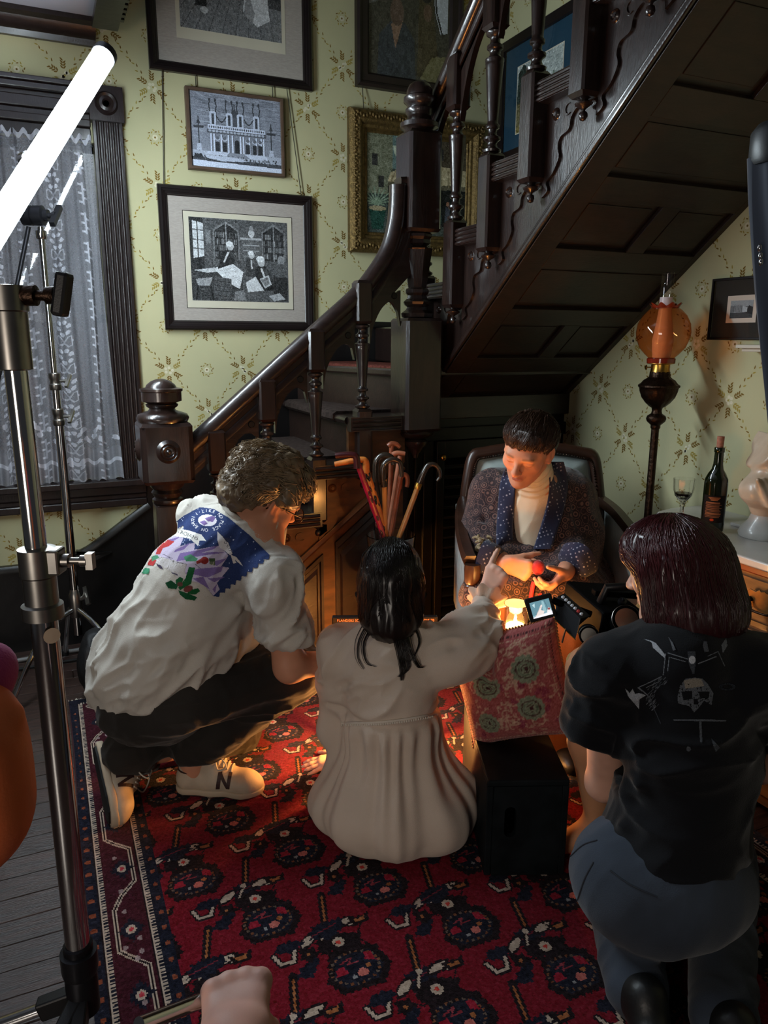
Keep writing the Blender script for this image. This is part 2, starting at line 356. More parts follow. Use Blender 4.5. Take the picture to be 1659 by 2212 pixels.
# wallpaper print: trellis of leafy vines, bouquets at the crossings, daisy wreaths between
def wp_print(fn, a0, a1, z0, z1, oa, oz, parent, name, clip=None):
    lf, l2, fw = MB(), MB(), MB()
    PA, PZ = 0.18, 0.205
    def leaf(mb, a, z, ang, L, w):
        if not (a0 < a < a1 and z0 < z < z1) or (clip and clip(a, z)): return
        c, s = math.cos(ang), math.sin(ang); pts = [(0, 0), (L * .35, w), (L * .75, w * .7), (L, 0), (L * .7, -w * .7), (L * .3, -w)]
        mb.flat([(a + x * c - y * s, z + x * s + y * c) for x, y in pts], fn, .0006)
    def dot(mb, a, z, r, n=7, d=.0007):
        if not (a0 + r < a < a1 - r and z0 + r < z < z1 - r) or (clip and clip(a, z)): return
        mb.flat([(a + r * math.cos(6.283 * k / n), z + r * math.sin(6.283 * k / n)) for k in range(n)], fn, d)
    i0, i1 = int((a0 - oa) / PA) - 1, int((a1 - oa) / PA) + 1; j0, j1 = int((z0 - oz) / PZ) - 1, int((z1 - oz) / PZ) + 1
    for i in range(i0, i1 + 1):
        for j in range(j0, j1 + 1):
            a, z = oa + i * PA, oz + j * PZ
            if (i + j) % 2 == 0:
                for q in range(5):
                    an = rng.random() * 6.28; dot(fw, a + .013 * math.cos(q * 1.26 + i) + rng.uniform(-.004, .004), z + .013 * math.sin(q * 1.26 + j), .0072, 7); 
                dot(l2, a + .004, z, .004, 6, .0009)
                for q in range(6):
                    an = q * 1.047 + .52
                    ux, uz = math.cos(an), math.sin(an)
                    for t in (0.026, 0.036, 0.046, 0.056):
                        for sd in (-1, 1):
                            if t > .05 and sd < 0: continue
                            leaf(lf if q % 3 else l2, a + ux * t, z + uz * t, an + sd * .75, .017, .0036)
                for sx in (-1, 1):       # vines run to the two crossings above
                    dx, dz = sx * PA, PZ; an = math.atan2(dz, dx); Lv = math.hypot(dx, dz)
                    for q in range(11):
                        t = .062 + q * (Lv - .124) / 10; w_ = .006 * math.sin(q * 1.9)
                        leaf(l2 if q % 2 else lf, a + math.cos(an) * t - math.sin(an) * w_, z + math.sin(an) * t + math.cos(an) * w_, an + (.5 if q % 2 else -.5), .016, .0028)
            else:
                for q in range(8): dot(fw, a + .0085 * math.cos(q * .785), z + .0085 * math.sin(q * .785), .0045, 6)
                dot(lf, a, z, .0042, 6, .0009)
                for q in range(16):
                    an = q * .3927; leaf(l2 if q % 3 else lf, a + .027 * math.cos(an), z + .027 * math.sin(an), an + 1.57 + (.6 if q % 2 else -.5), .013, .0026)
    for mb, m in ((lf, M['wp_leaf']), (l2, M['wp_leaf2']), (fw, M['wp_flower'])):
        tag(mb.build(name, m, parent, smooth=0, fix=False), kind='stuff')
pb = aty(365, 800, TW); pr_ = atx(1575, 865, SW)
wp_print(P_back(TW), -1.6, SW, 0.2, 3.6, pb.x, pb.z, wall_back, 'wallpaper_print', lambda a, z: WX0 < a < WX1 and WZ0 < z < WZ1)
wp_print(P_right(SW), 0.9, TW, 0.6, 3.4, pr_.y, pr_.z, wall_right, 'wallpaper_print')
# ceiling over the room, stairwell edge, mouldings
ce = MB().box(-2.6, 0.345, -1.2, TW, CEIL, CEIL + .15).build('ceiling', M['ceil'], smooth=0); tag(ce, kind='structure')
prof = [(0, 0), (.10, 0), (.10, -.018), (.075, -.028), (.06, -.05), (.03, -.065), (.02, -.085), (0, -.085)]
o = MB().sweep(prof, [(-2.6, TW, CEIL), (0.33, TW, CEIL)], side=1).build('trim_1', M['trimwood'], smooth=30); tag(o, kind='structure')
t2 = MB().box(.345, .40, -1.2, TW - .14, CEIL - .03, CEIL + .15).box(.31, .41, -1.2, TW - .14, CEIL - .055, CEIL - .03).build('trim_2', M['blackwood'], smooth=0); tag(t2, kind='structure')
for k in range(40):
    MB().box(.41, .432, TW - .2 - k * .05, TW - .172 - k * .05, CEIL - .03, CEIL + .01).build('dentil', M['blackwood'], t2, smooth=0)
# ------------------------------------------------------------------ the window: casing, header, sash, glass, sill
win = thing('window_1', None, None, (-.28, TW, WZ0)); del win['label']; del win['category']; win['kind'] = 'structure'
yb = TW
cas = MB()
def flute(mb, x0, x1, z0, z1):
    mb.box(x0, x1, yb - .03, yb, z0, z1)
    n = 5; w = (x1 - x0) / (n + 1)
    mb.box(x0, x0 + w * .5, yb - .045, yb - .03, z0, z1); mb.box(x1 - w * .5, x1, yb - .045, yb - .03, z0, z1)
    for k in range(n): xc = x0 + w * (k + 1); mb.lathe([(w * .36, 0), (w * .36, z1 - z0)], (xc, yb - .03, z0), 10)
flute(cas, WX1, .412, WZ0, 2.36); cas.build('casing', M['trimwood'], win, smooth=40)
cas = MB(); flute(cas, WX0 - .12, WX0, WZ0, 2.36); cas.build('casing', M['trimwood'], win, smooth=40)
bk = MB().box(.282, .422, yb - .055, yb, 2.36, 2.50); bk.lathe([(0.0, 0), (.012, 0), (.018, -.01), (.03, -.006), (.04, -.012), (.048, 0)], (.352, yb - .055, 2.43), 20, (0, 1, 0)); bk.build('corner_block', M['trimwood'], win, smooth=40)
hd = MB(); hz = 2.28
for (h, d) in ((.05, .03), (.03, .05), (.025, .035), (.045, .05), (.02, .04), (.025, .07), (.02, .085)):
    hd.box(-1.05, .283 if hz < 2.49 else .283, yb - d, yb, hz, hz + h); hz += h
hd.build('header', M['trimwood'], win, smooth=0, bevel=.004)
sl = MB().box(WX0 - .16, .44, yb - .075, yb + .02, WZ0 - .032, WZ0).box(WX0 - .12, .412, yb - .04, yb, WZ0 - .075, WZ0 - .032).box(WX0 - .12, .412, yb - .028, yb, WZ0 - .10, WZ0 - .075).box(WX0 - .12, .412, yb - .034, yb, WZ0 - .135, WZ0 - .10)
sl.build('sill', M['trimwood'], win, smooth=0, bevel=.005)
sa = MB()
for x0, x1, z0, z1 in ((WX0, WX1, WZ0, WZ0 + .05), (WX0, WX1, WZ1 - .04, WZ1), (WX0, WX0 + .045, WZ0, WZ1), (WX1 - .045, WX1, WZ0, WZ1), (WX0, WX1, 1.52, 1.56)): sa.box(x0, x1, yb + .03, yb + .07, z0, z1)
sash = sa.build('sash', M['trimwood'], win, smooth=0)
MB().box(WX0 + .045, WX1 - .045, yb + .048, yb + .052, WZ0 + .05, 1.52).build('pane', M['pane'], sash, smooth=0)
MB().box(WX0 + .045, WX1 - .045, yb + .048, yb + .052, 1.56, WZ1 - .04).build('pane', M['pane'], sash, smooth=0)
# lace curtain: pleated net on a rod
def mat_lace():
    m = bpy.data.materials.new('lace_net'); m.use_nodes = True; nt = m.node_tree; N = nt.nodes; L = nt.links; N.remove(N['Principled BSDF'])
    tc = N.new('ShaderNodeUVMap'); a = N.new('ShaderNodeAttribute'); a.attribute_name = 'Col'
    d = N.new('ShaderNodeBsdfDiffuse'); d.inputs[0].default_value = (.72, .74, .82, 1); tl = N.new('ShaderNodeBsdfTranslucent'); tl.inputs[0].default_value = (.6, .6, .66, 1)
    tr = N.new('ShaderNodeBsdfTransparent'); m1 = N.new('ShaderNodeMixShader'); m1.inputs[0].default_value = .25; m2 = N.new('ShaderNodeMixShader')
    L.new(d.outputs[0], m1.inputs[1]); L.new(tl.outputs[0], m1.inputs[2]); L.new(a.outputs['Fac'], m2.inputs[0]); L.new(tr.outputs[0], m2.inputs[1]); L.new(m1.outputs[0], m2.inputs[2])
    L.new(m2.outputs[0], N['Material Output'].inputs[0]); return m
def curtain():
    w, h = 300, 330; cv = Canvas(w, h, (150, 150, 150))
    g = lambda v: (v, v, v)
    for c in range(9):
        x0 = 18 + c * 33; kind = c % 2
        for r in range(12):
            y = 14 + r * 27
            if kind == 0:
                cv.line([(x0, y), (x0, y + 20)], 1.2, g(225)); 
                for k in range(5): cv.ell(x0 + (3 if k % 2 else -3), y + 2 + k * 4, 2.0, 1.4, g(240))
            else:
                for k in range(6): cv.ell(x0 + 6 * math.cos(k * 1.05 + r), y + 6 * math.sin(k * 1.05 + r), 2.6, 2.0, g(246))
                cv.line([(x0 + 8 * math.cos(t), y + 13 + 5 * math.sin(2 * t)) for t in np.linspace(0, 6.3, 14)], 1.3, g(225))
    for k in range(60): cv.ell(rng.random() * w, 268 + rng.random() * 22, 3.4, 2.6, g(246))
    cv.a[0:5] = 235; cv.a[308:312] = 245; cv.a[296:] = np.maximum(cv.a[296:], 165)
    cv.noise(3); cv.a[:] = np.clip(cv.a, 0, 255)
    def fn(U, V):
        x = -.85 + U * 1.155 + .006 * np.sin(V * 5 + U * 40); flare = .3 + .7 * V
        x = np.where(U > .9, x - (1 - V) * .03 * (U - .9) * 10, x)
        y = TW - .040 + .026 * np.sin(U * 100 + 1.4 * np.sin(U * 17)) * flare + .006 * np.sin(U * 230 + V * 3)
        z = 2.292 - V * (1.492 + .012 * np.sin(U * 100)) + np.where(V < .02, .012 * np.sin(U * 160), 0)
        return np.stack([x, y, z], 1)
    o = grid_obj('lace_curtain', cv, fn, mat_lace(), smooth=180)
    tag(o, 'white lace net curtain with floral columns hanging over the window', 'curtain')
    r = MB().tube([(-.87, TW - .012, 2.262), (.29, TW - .012, 2.262)], .005, 8).build('curtain_rod', M['darksteel'], None); tag(r, 'thin rod carrying the lace curtain across the window', 'curtain rod')
curtain()
# dark dado boarding below the window and the wall string that climbs beside the stairs
by = TW - .022
low = [(-2.6, 0), (1.2, 0), (1.2, .45), (.43, .68), (.405, .66), (.30, .60), (.20, .53), (.12, .48), (.04, .445), (-.08, .425), (-2.6, .425)]
o = MB().prism(low, P_back(TW), 0, .022).build('baseboard_back', M['blackwood'], smooth=0); tag(o, kind='structure')
cap = [(-2.6, .425), (-.08, .425), (.04, .445), (.12, .48), (.20, .53), (.30, .60), (.41, .675)]
pc = [(-.018, 0), (.018, 0), (.018, .014), (.008, .03), (-.008, .03), (-.018, .014)]
MB().sweep([(b - .03, a) for a, b in pc], [(p[0], by, p[1]) for p in spline([(x, z, 0) for x, z in cap], 4)], up=(0, 1, 0)).build('moulding', M['blackwood'], o, smooth=40)
ws = [(.40, 0), (SW, 0), (SW, 1.53), (1.40, 1.53), (1.34, 1.505), (1.24, 1.43), (.43, .80), (.40, .76)]
o = MB().prism(ws, P_back(TW), 0, .024).build('trim_3', M['blackwood'], smooth=0); tag(o, kind='structure'); 
MB().sweep([(b - .02, a) for a, b in pc], [(p[0], by, p[1]) for p in spline([(.41, .785, 0), (.8, 1.09, 0), (1.24, 1.43, 0), (1.33, 1.50, 0), (1.42, 1.53, 0), (1.8, 1.53, 0), (SW, 1.53, 0)], 4)], up=(0, 1, 0)).build('moulding', M['blackwood'], o, smooth=40)
br = MB().box(SW - .02, SW, -1.2, 2.9, 0, .2).build('baseboard_right', M['blackwood'], smooth=0, bevel=.004); tag(br, kind='structure')
# ================================================================== the staircase
ST = thing('staircase', 'dark wooden staircase with turned balusters and newel posts turning up over the armchair', 'staircase', (.38, 2.84, 0))
SX = 1.525           # line of the upper balusters; the string's face stands at x = 1.56
SF = 1.56
SY = 2.84
# treads and risers of the lower flight
nos = [.31, .43, .56, .757, .957, 1.115]
for k, x in enumerate(nos):
    z = .192 * (k + 1) if k < 4 else (.958, 1.145)[k - 4]
    z0 = 0 if k == 0 else (.192 * k if k < 5 else .958)
    MB().box(x, x + .30, SY + .0, TW - .024, z - .032, z).lathe([(.016, 0), (.016, TW - .024 - SY)], (x, SY, z - .016), 10, (0, 1, 0)).build('tread', M['wood_h'], ST, smooth=40)
    MB().box(x + .024, x + .044, SY + .02, TW - .024, z0, z - .032).build('riser', M['panelwood'], ST, smooth=0)
    if k >= 3: MB().prism([(x - .008, z - .034), (x - .022, z - .02), (x - .02, z + .002), (x - .004, z + .012), (x + .32, z + .012), (x + .32, z + .001), (x + .008, z + .001)], lambda a, b, d: (a, d, b), SY + .12, TW - .10).build('carpet_runner', mat('stair_carpet_%d' % k, (62, 52, 48), .95, var=.5, vscale=60, bump=.6, bscale=240, spec=.05), ST, smooth=40)
wz = 1.33
MB().prism([(1.36, 2.84), (SW, 2.84), (SW, TW - .02), (1.16, TW - .02)], lambda a, b, d: (a, b, d), wz - .032, wz).build('tread', M['wood_h'], ST, smooth=0, bevel=.008)
MB().prism([(1.385, 2.85), (1.405, 2.85), (1.21, TW - .03), (1.185, TW - .03)], lambda a, b, d: (a, b, d), 1.14, wz - .03).build('riser', M['panelwood'], ST, smooth=0)
MB().prism([(1.37, 2.95), (1.6, 2.95), (1.5, TW - .1), (1.17, TW - .1)], lambda a, b, d: (a, b, d), wz - .02, wz + .012).build('carpet_runner', mat('stair_carpet_rust', (96, 52, 44), .95, var=.5, vscale=60, bump=.6, bscale=240, spec=.05), ST, smooth=0, bevel=.012)
MB().prism([(1.50, 2.87), (SW, 2.87), (SW, TW - .02), (1.62, TW - .02)], lambda a, b, d: (a, b, d), 1.34, 1.51).build('tread', M['wood_h'], ST, smooth=0, bevel=.008)
# fluted return ends of the treads on the open side (lower flight)
def fluted(mb, x0, x1, y0, y1, z):       # three beads
    mb.box(x0, x1, y0, y1, z - .062, z)
for k in range(3, 6):
    x = nos[k]; z = .192 * (k + 1) if k < 4 else (.958, 1.145)[k - 4]
    m = MB().box(x - .004, x + (.225 if k < 5 else .26), SY - .045, SY, z - .058, z)
    for q in range(3): m.lathe([(.0075, 0), (.0075, .215)], (x, SY - .046, z - .012 - q * .017), 8, (1, 0, 0))
    m.build('tread_return', M['wood_h'], ST, smooth=40)
# closed spandrel side of the lower flight, with string and raised panels
def line_lo(x): return .655 + .78 * (x - 1.0)
sp = [(.30, 0), (1.37, 0), (1.37, 1.13), (1.115, 1.13), (1.115, .95), (.957, .95), (.957, .76), (.757, .76), (.757, .57), (.56, .57), (.56, .38), (.36, .38), (.36, .18), (.30, .18)]
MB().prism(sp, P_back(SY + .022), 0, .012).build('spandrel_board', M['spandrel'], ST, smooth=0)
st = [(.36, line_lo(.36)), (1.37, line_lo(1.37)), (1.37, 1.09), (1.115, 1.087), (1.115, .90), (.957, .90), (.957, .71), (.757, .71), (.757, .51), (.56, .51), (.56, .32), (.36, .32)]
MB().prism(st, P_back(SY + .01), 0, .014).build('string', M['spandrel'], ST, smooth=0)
MB().sweep([(-.012, -.002), (.014, -.002), (.014, .01), (.004, .018), (-.006, .012), (-.012, .012)], [(.40, SY - .004, line_lo(.40) - .01), (1.36, SY - .004, line_lo(1.36) - .01)], up=(0, -1, 0)).build('string_bead', M['spandrel'], ST, smooth=40)
def raised(poly, name):
    m = MB(); cx = sum(p[0] for p in poly) / len(poly); cz = sum(p[1] for p in poly) / len(poly)
    loops = []
    for sh, d in ((1.0, 0), (1.0, .014), (.90, .014), (.86, .004), (.78, .004), (.70, .012), (.0, .012)):
        loops.append([(cx + (x - cx) * sh, SY + .012 - d, cz + (z - cz) * sh) for x, z in poly])
    n = len(poly); v = [p for l in loops for p in l]; f = []
    for j in range(len(loops) - 1):
        for i in range(n): f.append((j * n + i, j * n + (i + 1) % n, (j + 1) * n + (i + 1) % n, (j + 1) * n + i))
    m.add(v, f).build(name, M['panelwood'], ST, smooth=0)
for x0, x1 in ((.50, .74), (.79, 1.0), (1.055, 1.26)):
    raised([(x0, .10), (x1, .10), (x1, line_lo(x1) - .075), (x0, line_lo(x0) - .075)], 'spandrel_panel')
# fretted scroll bracket under each tread end
def scroll(fn, d0, d1, parent, m, flip=1):
    # polygon in (a, b): a along the tread towards its nosing, b up; hangs below the tread end
    top = [(0, 0), (.235, 0), (.235, -.03)]
    curve = spline([(.235, -.03, 0), (.20, -.055, 0), (.165, -.05, 0), (.135, -.075, 0), (.125, -.11, 0), (.085, -.125, 0), (.075, -.155, 0), (.082, -.19, 0), (.055, -.235, 0), (.022, -.26, 0), (.03, -.29, 0), (0, -.31, 0)], 4)
    poly = top[:2] + [(p[0], p[1]) for p in curve]
    b = MB().prism([(a * flip, z) for a, z in poly], fn, d0, d1).build('scroll_bracket', m, parent, smooth=30)
    r = MB(); c = fn(.06 * flip, -.045, d1); ax = Vector(fn(0, 0, d1 + .01)) - Vector(fn(0, 0, d1))
    r.lathe([(.0, .007), (.006, .007), (.008, .003), (.012, .008), (.017, .004), (.019, 0)], c, 14, ax).build('button', m, b, smooth=60)
    cr = [(a * flip, z) for a, z in arc(.118, -.045, .02, 60, 300, 10) + arc(.126, -.045, .016, 300, 60, 10)]
    MB().prism(cr, fn, d1, d1 + .004).build('crescent', m, b, smooth=30)
    return b
for k in range(2, 5):
    x = nos[k]; z = .192 * (k + 1) if k < 4 else .958
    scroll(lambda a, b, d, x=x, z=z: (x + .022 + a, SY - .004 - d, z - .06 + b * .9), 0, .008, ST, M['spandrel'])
# ---- turned balusters
def sqblock(mb, x, y, z0, z1, h, ch=.012):
    c = h - ch * .6
    mb.prism([(x - h, y - c), (x - c, y - h), (x + c, y - h), (x + h, y - c), (x + h, y + c), (x + c, y + h), (x - c, y + h), (x - h, y + c)], lambda a, b, d: (a, b, d), z0 + .012, z1 - .012)
    for za, zb in ((z0, z0 + .012), (z1, z1 - .012)):
        q = h - .010; v = [(x + sx * q, y + sy * q, za) for sx, sy in ((-1, -1), (1, -1), (1, 1), (-1, 1))] + [(x + sx * h * .985, y + sy * h * .985, zb) for sx, sy in ((-1, -1), (1, -1), (1, 1), (-1, 1))]
        mb.add(v, [(0, 1, 2, 3), (0, 1, 5, 4), (1, 2, 6, 5), (2, 3, 7, 6), (3, 0, 4, 7)])
def turned(z0, z1, R):          # profile list from z0 up to z1, vase tapering downwards with ring groups at both ends
    L = z1 - z0; r = lambda a, b: (R * a, z0 + L * b)
    return [r(.55, 0), r(.95, .01), r(1.0, .03), r(.62, .05), r(.5, .08), r(.62, .10), r(.9, .115), r(.9, .135), r(.55, .15), r(.45, .175), r(.5, .2), r(.72, .21), r(.75, .235), r(.58, .25),
            r(.56, .27), r(.66, .40), r(.80, .58), r(.92, .70), r(.98, .735), r(.95, .745), r(1.0, .755), r(1.0, .775), r(.7, .785), r(.55, .81), r(.6, .84), r(.85, .855), r(.85, .88), r(.55, .9), r(.5, .93), r(.62, .95), r(.95, .965), r(1.0, .985), r(.6, 1.0)]
def pendant(mb, x, y, z, R, s=1.0):
    mb.lathe([(0, -.062 * s), (.010 * s, -.058 * s), (.0135 * s, -.048 * s), (.011 * s, -.038 * s), (.005 * s, -.034 * s), (.007 * s, -.03 * s), (R * .95, -.02 * s), (R * 1.05, -.014 * s), (R * .6, -.008 * s), (R * .5, -.004 * s), (R * .8, .0)], (x, y, z), 14)
def baluster(x, y, zb, zl, zu, zt, H=.033):
    """pendant under zb, lower block zb..zl, turning zl..zu, upper block zu..zt"""
    lo = MB(); sqblock(lo, x, y, zb, zl, H); b = lo.build('baluster', M['wood'], ST, smooth=30)
    MB().lathe(turned(zl, zu, H * .92), (x, y, 0), 16).build('turning', M['wood'], b, smooth=50)
    up = MB(); sqblock(up, x, y, zu, zt, H); up.build('upper_block', M['wood'], b, smooth=30)
    pe = MB(); pendant(pe, x, y, zb, .026, 1.0); pe.build('pendant', M['wood'], b, smooth=50)
    return b
B0 = baluster(.574, SY - .01, .354, .623, .954, 1.12)
subs = [c for c in B0.children]
def copy_bal(dx, dy, dz):
    c = inst(B0, dx, dy, dz)
    for s in subs:
        q = s.copy(); C.collection.objects.link(q); q.parent = c; q.matrix_parent_inverse = Matrix.Identity(4)
for k in (1, 2, 3): copy_bal(.2 * k, 0, .185 * k)
B0 = baluster(SX, 2.975, 1.385, 1.715, 2.105, 2.30, .036); subs = [c for c in B0.children]
for k in range(1, 7): copy_bal(0, -.2515 * k, .1895 * k)
# ---- lower handrail with its curve up to the corner post, a bead rail beneath it and arched fretwork
RP = [(-.034, -.022), (-.038, -.006), (-.034, .012), (-.02, .026), (0, .031), (.02, .026), (.034, .012), (.038, -.006), (.034, -.022), (.018, -.03), (-.018, -.03)]
BP = [(-.018, -.014), (-.02, 0), (-.014, .012), (.014, .012), (.02, 0), (.018, -.014)]
def railpt(x): return 1.091 + .833 * (x - .481)
path = [(.46, railpt(.46) - .03), (.7, railpt(.7) - .03), (1.0, railpt(1.0) - .03), (1.14, railpt(1.14) - .03), (1.22, 1.695), (1.285, 1.79), (1.315, 1.88), (1.325, 1.96), (1.327, 2.035)]
sp_ = [(p[0], SY, p[1]) for p in spline([(x, z, 0) for x, z in path], 6)]
MB().sweep(RP, sp_, up=(-.64, 0, .77)).build('handrail', M['wood_h'], ST, smooth=50)
off = .062
p2 = [(.46, railpt(.46) - .03 - off * 1.3), (.7, railpt(.7) - .03 - off * 1.3), (1.0, railpt(1.0) - .03 - off * 1.3), (1.16, railpt(1.16) - .03 - off * 1.3), (1.255, 1.665), (1.33, 1.77), (1.372, 1.87), (1.384, 1.97)]
MB().sweep(BP, [(p[0], SY, p[1]) for p in spline([(x, z, 0) for x, z in p2], 6)], up=(-.64, 0, .77)).build('rail_bead', M['wood_h'], ST, smooth=50)
web = [(.46, railpt(.46) - .05), (1.14, railpt(1.14) - .05), (1.25, 1.72), (1.32, 1.83), (1.335, 2.03), (1.40, 2.03), (1.40, 1.72), (1.30, 1.62), (1.16, railpt(1.16) - .15), (.46, railpt(.46) - .15)]
MB().prism(web, lambda a, b, d: (a, SY + d, b), -.012, .012).build('rail_web', M['wood_h'], ST, smooth=0)
MB().sweep([(-.03, -.012), (.03, -.012), (.034, 0), (.03, .012), (-.03, .012)], [(1.33, SY, 2.05), (1.375, SY, 2.055), (1.40, SY, 2.055)]).build('rail_cap', M['wood_h'], ST, smooth=30)
def arch(x0, x1, zf, y0, y1, hole=None):
    # board under the rail between two blocks: top follows the rail, bottom is an arch that rises along the slope
    n = 12; top = [(x0, zf(x0)), (x1, zf(x1))]; bot = []
    for i in range(n + 1):
        t = i / n; x = x1 + (x0 - x1) * t; z = zf(x) - .035 - .075 * (abs(2 * t - 1) ** 2.2) - (.03 if t in (0, 1) else 0)
        bot.append((x, z))
    return top + bot
for x0 in (.607, .807, 1.007, 1.207):
    x1 = x0 + .134
    zf = lambda x: railpt(min(x, 1.30)) - .13
    b = MB().prism(arch(x0, x1, zf, 0, 0), lambda a, b, d: (a, SY + d, b), -.011, .011).build('fret_bracket', M['wood_h'], ST, smooth=30)
    MB().lathe([(0, .004), (.011, .004), (.014, 0)], (x1 - .028, SY - .011, zf(x1 - .028) - .022), 14, (0, -1, 0)).build('roundel', M['blackwood'], b, smooth=40)
# ---- upper handrail, towards the camera
def upz(y): return 2.252 + .793 * (3.076 - y)
MB().sweep(RP, [(SX, 3.085, upz(3.085) - .03), (SX, 2.0, upz(2.0) - .03), (SX, 1.1, upz(1.1) - .03)], up=(0, .62, .78)).build('handrail', M['wood'], ST, smooth=50)
MB().sweep(BP, [(SX, 3.0, upz(3.0) - .105), (SX, 1.1, upz(1.1) - .105)], up=(0, .62, .78)).build('rail_bead', M['wood'], ST, smooth=50)
MB().prism([(3.0, upz(3.0) - .04), (1.1, upz(1.1) - .04), (1.1, upz(1.1) - .14), (3.0, upz(3.0) - .14)], lambda a, b, d: (SX + d, a, b), -.011, .011).build('rail_web', M['wood'], ST, smooth=0)
for k in range(6):
    ya = 2.975 - .2515 * k - .036; yb_ = ya - .18
    n = 10; poly = [(ya, upz(ya) - .12), (yb_, upz(yb_) - .12)]
    for i in range(n + 1):
        t = i / n; y = yb_ + (ya - yb_) * t; poly.append((y, upz(y) - .15 - .16 * max(0, (t - .15) / .85) ** 3 - .07 * max(0, 1 - t / .12)))
    MB().prism(poly, lambda a, b, d: (SX + d, a, b), -.011, .011).build('fret_bracket', M['wood'], ST, smooth=30)
# ---- upper string, treads' fluted ends, scroll brackets, edge mouldings
def strz(y): return 1.194 + .764 * (3.0 - y)
N_ = 8; poly = [(3.0, strz(3.0)), (.9, strz(.9))]
tz = lambda k: 1.678 + .1895 * k
ty = lambda k: 2.96 - .2515 * k
for k in range(N_, -1, -1): poly += [(ty(k) - .2515, tz(k) - .03), (ty(k), tz(k) - .03)]
poly += [(3.02, 1.50), (3.02, 1.22)]
MB().prism(poly, lambda a, b, d: (SF + d, a, b), 0, .04).build('string', M['wood'], ST, smooth=0)
for dz, hh, xo in ((.012, .012, .016), (.034, .007, .010)):
    MB().prism([(3.0, strz(3.0) + dz - hh), (.9, strz(.9) + dz - hh), (.9, strz(.9) + dz + hh), (3.0, strz(3.0) + dz + hh)], lambda a, b, d: (SF - d, a, b), 0, xo).build('string_bead', M['wood'], ST, smooth=0, bevel=.005)
for k in range(0, 7):
    y1 = ty(k) + .02; y0 = ty(k) - .245; z = tz(k)
    m = MB().box(SF - .05, SW - .01, y0, y1, z - .012, z); m.box(SF - .05, SF, y0, y1, z - .062, z - .012)
    for q in range(4): m.lathe([(.0065, 0), (.0065, y1 - y0)], (SF - .05, y0, z - .008 - q * .0155), 8, (0, 1, 0))
    m.build('tread', M['wood'], ST, smooth=40)
    MB().box(SF, SW - .01, y1 - .04, y1 - .02, z - .19, z - .01).build('riser', M['panelwood'], ST, smooth=0)
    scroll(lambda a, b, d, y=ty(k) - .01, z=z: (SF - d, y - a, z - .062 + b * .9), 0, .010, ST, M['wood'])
# ---- panelled soffit below the upper flight
su = Vector((0, -1, .764)).normalized(); sn = Vector((0, -.764, -1)).normalized()       # up-slope, facing down
def sof(y, x, d=0): return Vector((x, y, strz(y))) + sn * d
def slab(name, x0, x1, ya, yb_, d0, d1, m, bev=0):
    v = [sof(y, x, d) for d in (d0, d1) for y in (ya, yb_) for x in (x0, x1)]
    return MB().add(v, [(0, 1, 3, 2), (4, 5, 7, 6), (0, 1, 5, 4), (2, 3, 7, 6), (0, 2, 6, 4), (1, 3, 7, 5)]).build(name, m, ST, smooth=0, bevel=bev)
slab('soffit_board', SF + .02, SW, 3.0, .7, -.03, -.012, M['panelwood'])
XS = (SF + .0, 1.660, 1.97, 2.055, SW - .0)
rows = [(3.02, 2.995), (2.85, 2.76), (2.585, 2.51), (2.33, 2.255), (2.085, 2.01), (1.84, 1.76), (1.56, 1.48), (1.25, 1.17), (.95, .70)]
slab('soffit_stile', SF, 1.66, 3.0, .7, -.012, .004, M['panelwood'], .002)
slab('soffit_stile', 2.30, SW, 3.0, .7, -.012, .004, M['panelwood'], .002)
for i, (a, b) in enumerate(rows): slab('soffit_rail', 1.66, 2.30, a, b, -.012, .004, M['panelwood'], .002)
for i in (1, 3, 5, 7): slab('soffit_mullion', 1.97, 2.05, rows[i][1], rows[i + 1][0], -.012, .004, M['panelwood'], .002)
for i in range(8):
    a, b = rows[i][1], rows[i + 1][0]
    for x0, x1 in (((1.66, 2.30),) if i % 2 == 0 else ((1.66, 1.97), (2.05, 2.30))):
        slab('soffit_panel', x0 + .02, x1 - .02, a - .02, b + .02, -.014, -.009, M['panelwood'], .003)
# end rail where the soffit meets the closet front
MB().box(SF - .02, SW, 2.985, 3.02, 1.10, 1.20).build('soffit_end', M['wood_h'], ST, smooth=0, bevel=.004)
# ---- corner post hanging at the turn
cx, cy = 1.425, 2.85
np_ = MB(); sqblock(np_, cx, cy, 1.075, 1.535, .083, .02); post = np_.build('corner_post', M['wood'], ST, smooth=30)
MB().lathe([(.05, 1.535), (.066, 1.54), (.07, 1.555), (.05, 1.568), (.042, 1.58), (.055, 1.59), (.06, 1.6), (.045, 1.612), (.04, 1.625), (.05, 1.635), (.05, 1.648), (.038, 1.655), (.04, 1.66), (.062, 1.80), (.066, 1.805), (.04, 1.815), (.055, 1.825), (.05, 1.84), (.06, 1.85), (.06, 1.86), (.045, 1.87)], (cx, cy, 0), 8).build('turning', M['wood'], post, smooth=20)
u = MB(); sqblock(u, cx, cy, 1.865, 2.235, .07, .018); u.build('upper_block', M['wood'], post, smooth=30)
MB().lathe([(.055, 2.235), (.06, 2.245), (.075, 2.252), (.075, 2.268), (.05, 2.28), (.045, 2.295), (.055, 2.305), (.055, 2.318), (.045, 2.325), (.05, 2.335), (.062, 2.345), (.062, 2.36), (.05, 2.367), (.05, 2.385), (.04, 2.405), (.02, 2.418), (0, 2.42)], (cx, cy, 0), 24).build('finial', M['wood'], post, smooth=50)
MB().lathe([(0, .955), (.012, .958), (.016, .975), (.03, .99), (.033, 1.0), (.05, 1.012), (.056, 1.03), (.04, 1.04), (.07, 1.052), (.08, 1.066), (.075, 1.076)], (cx, cy, 0), 24).build('pendant', M['wood'], post, smooth=50)
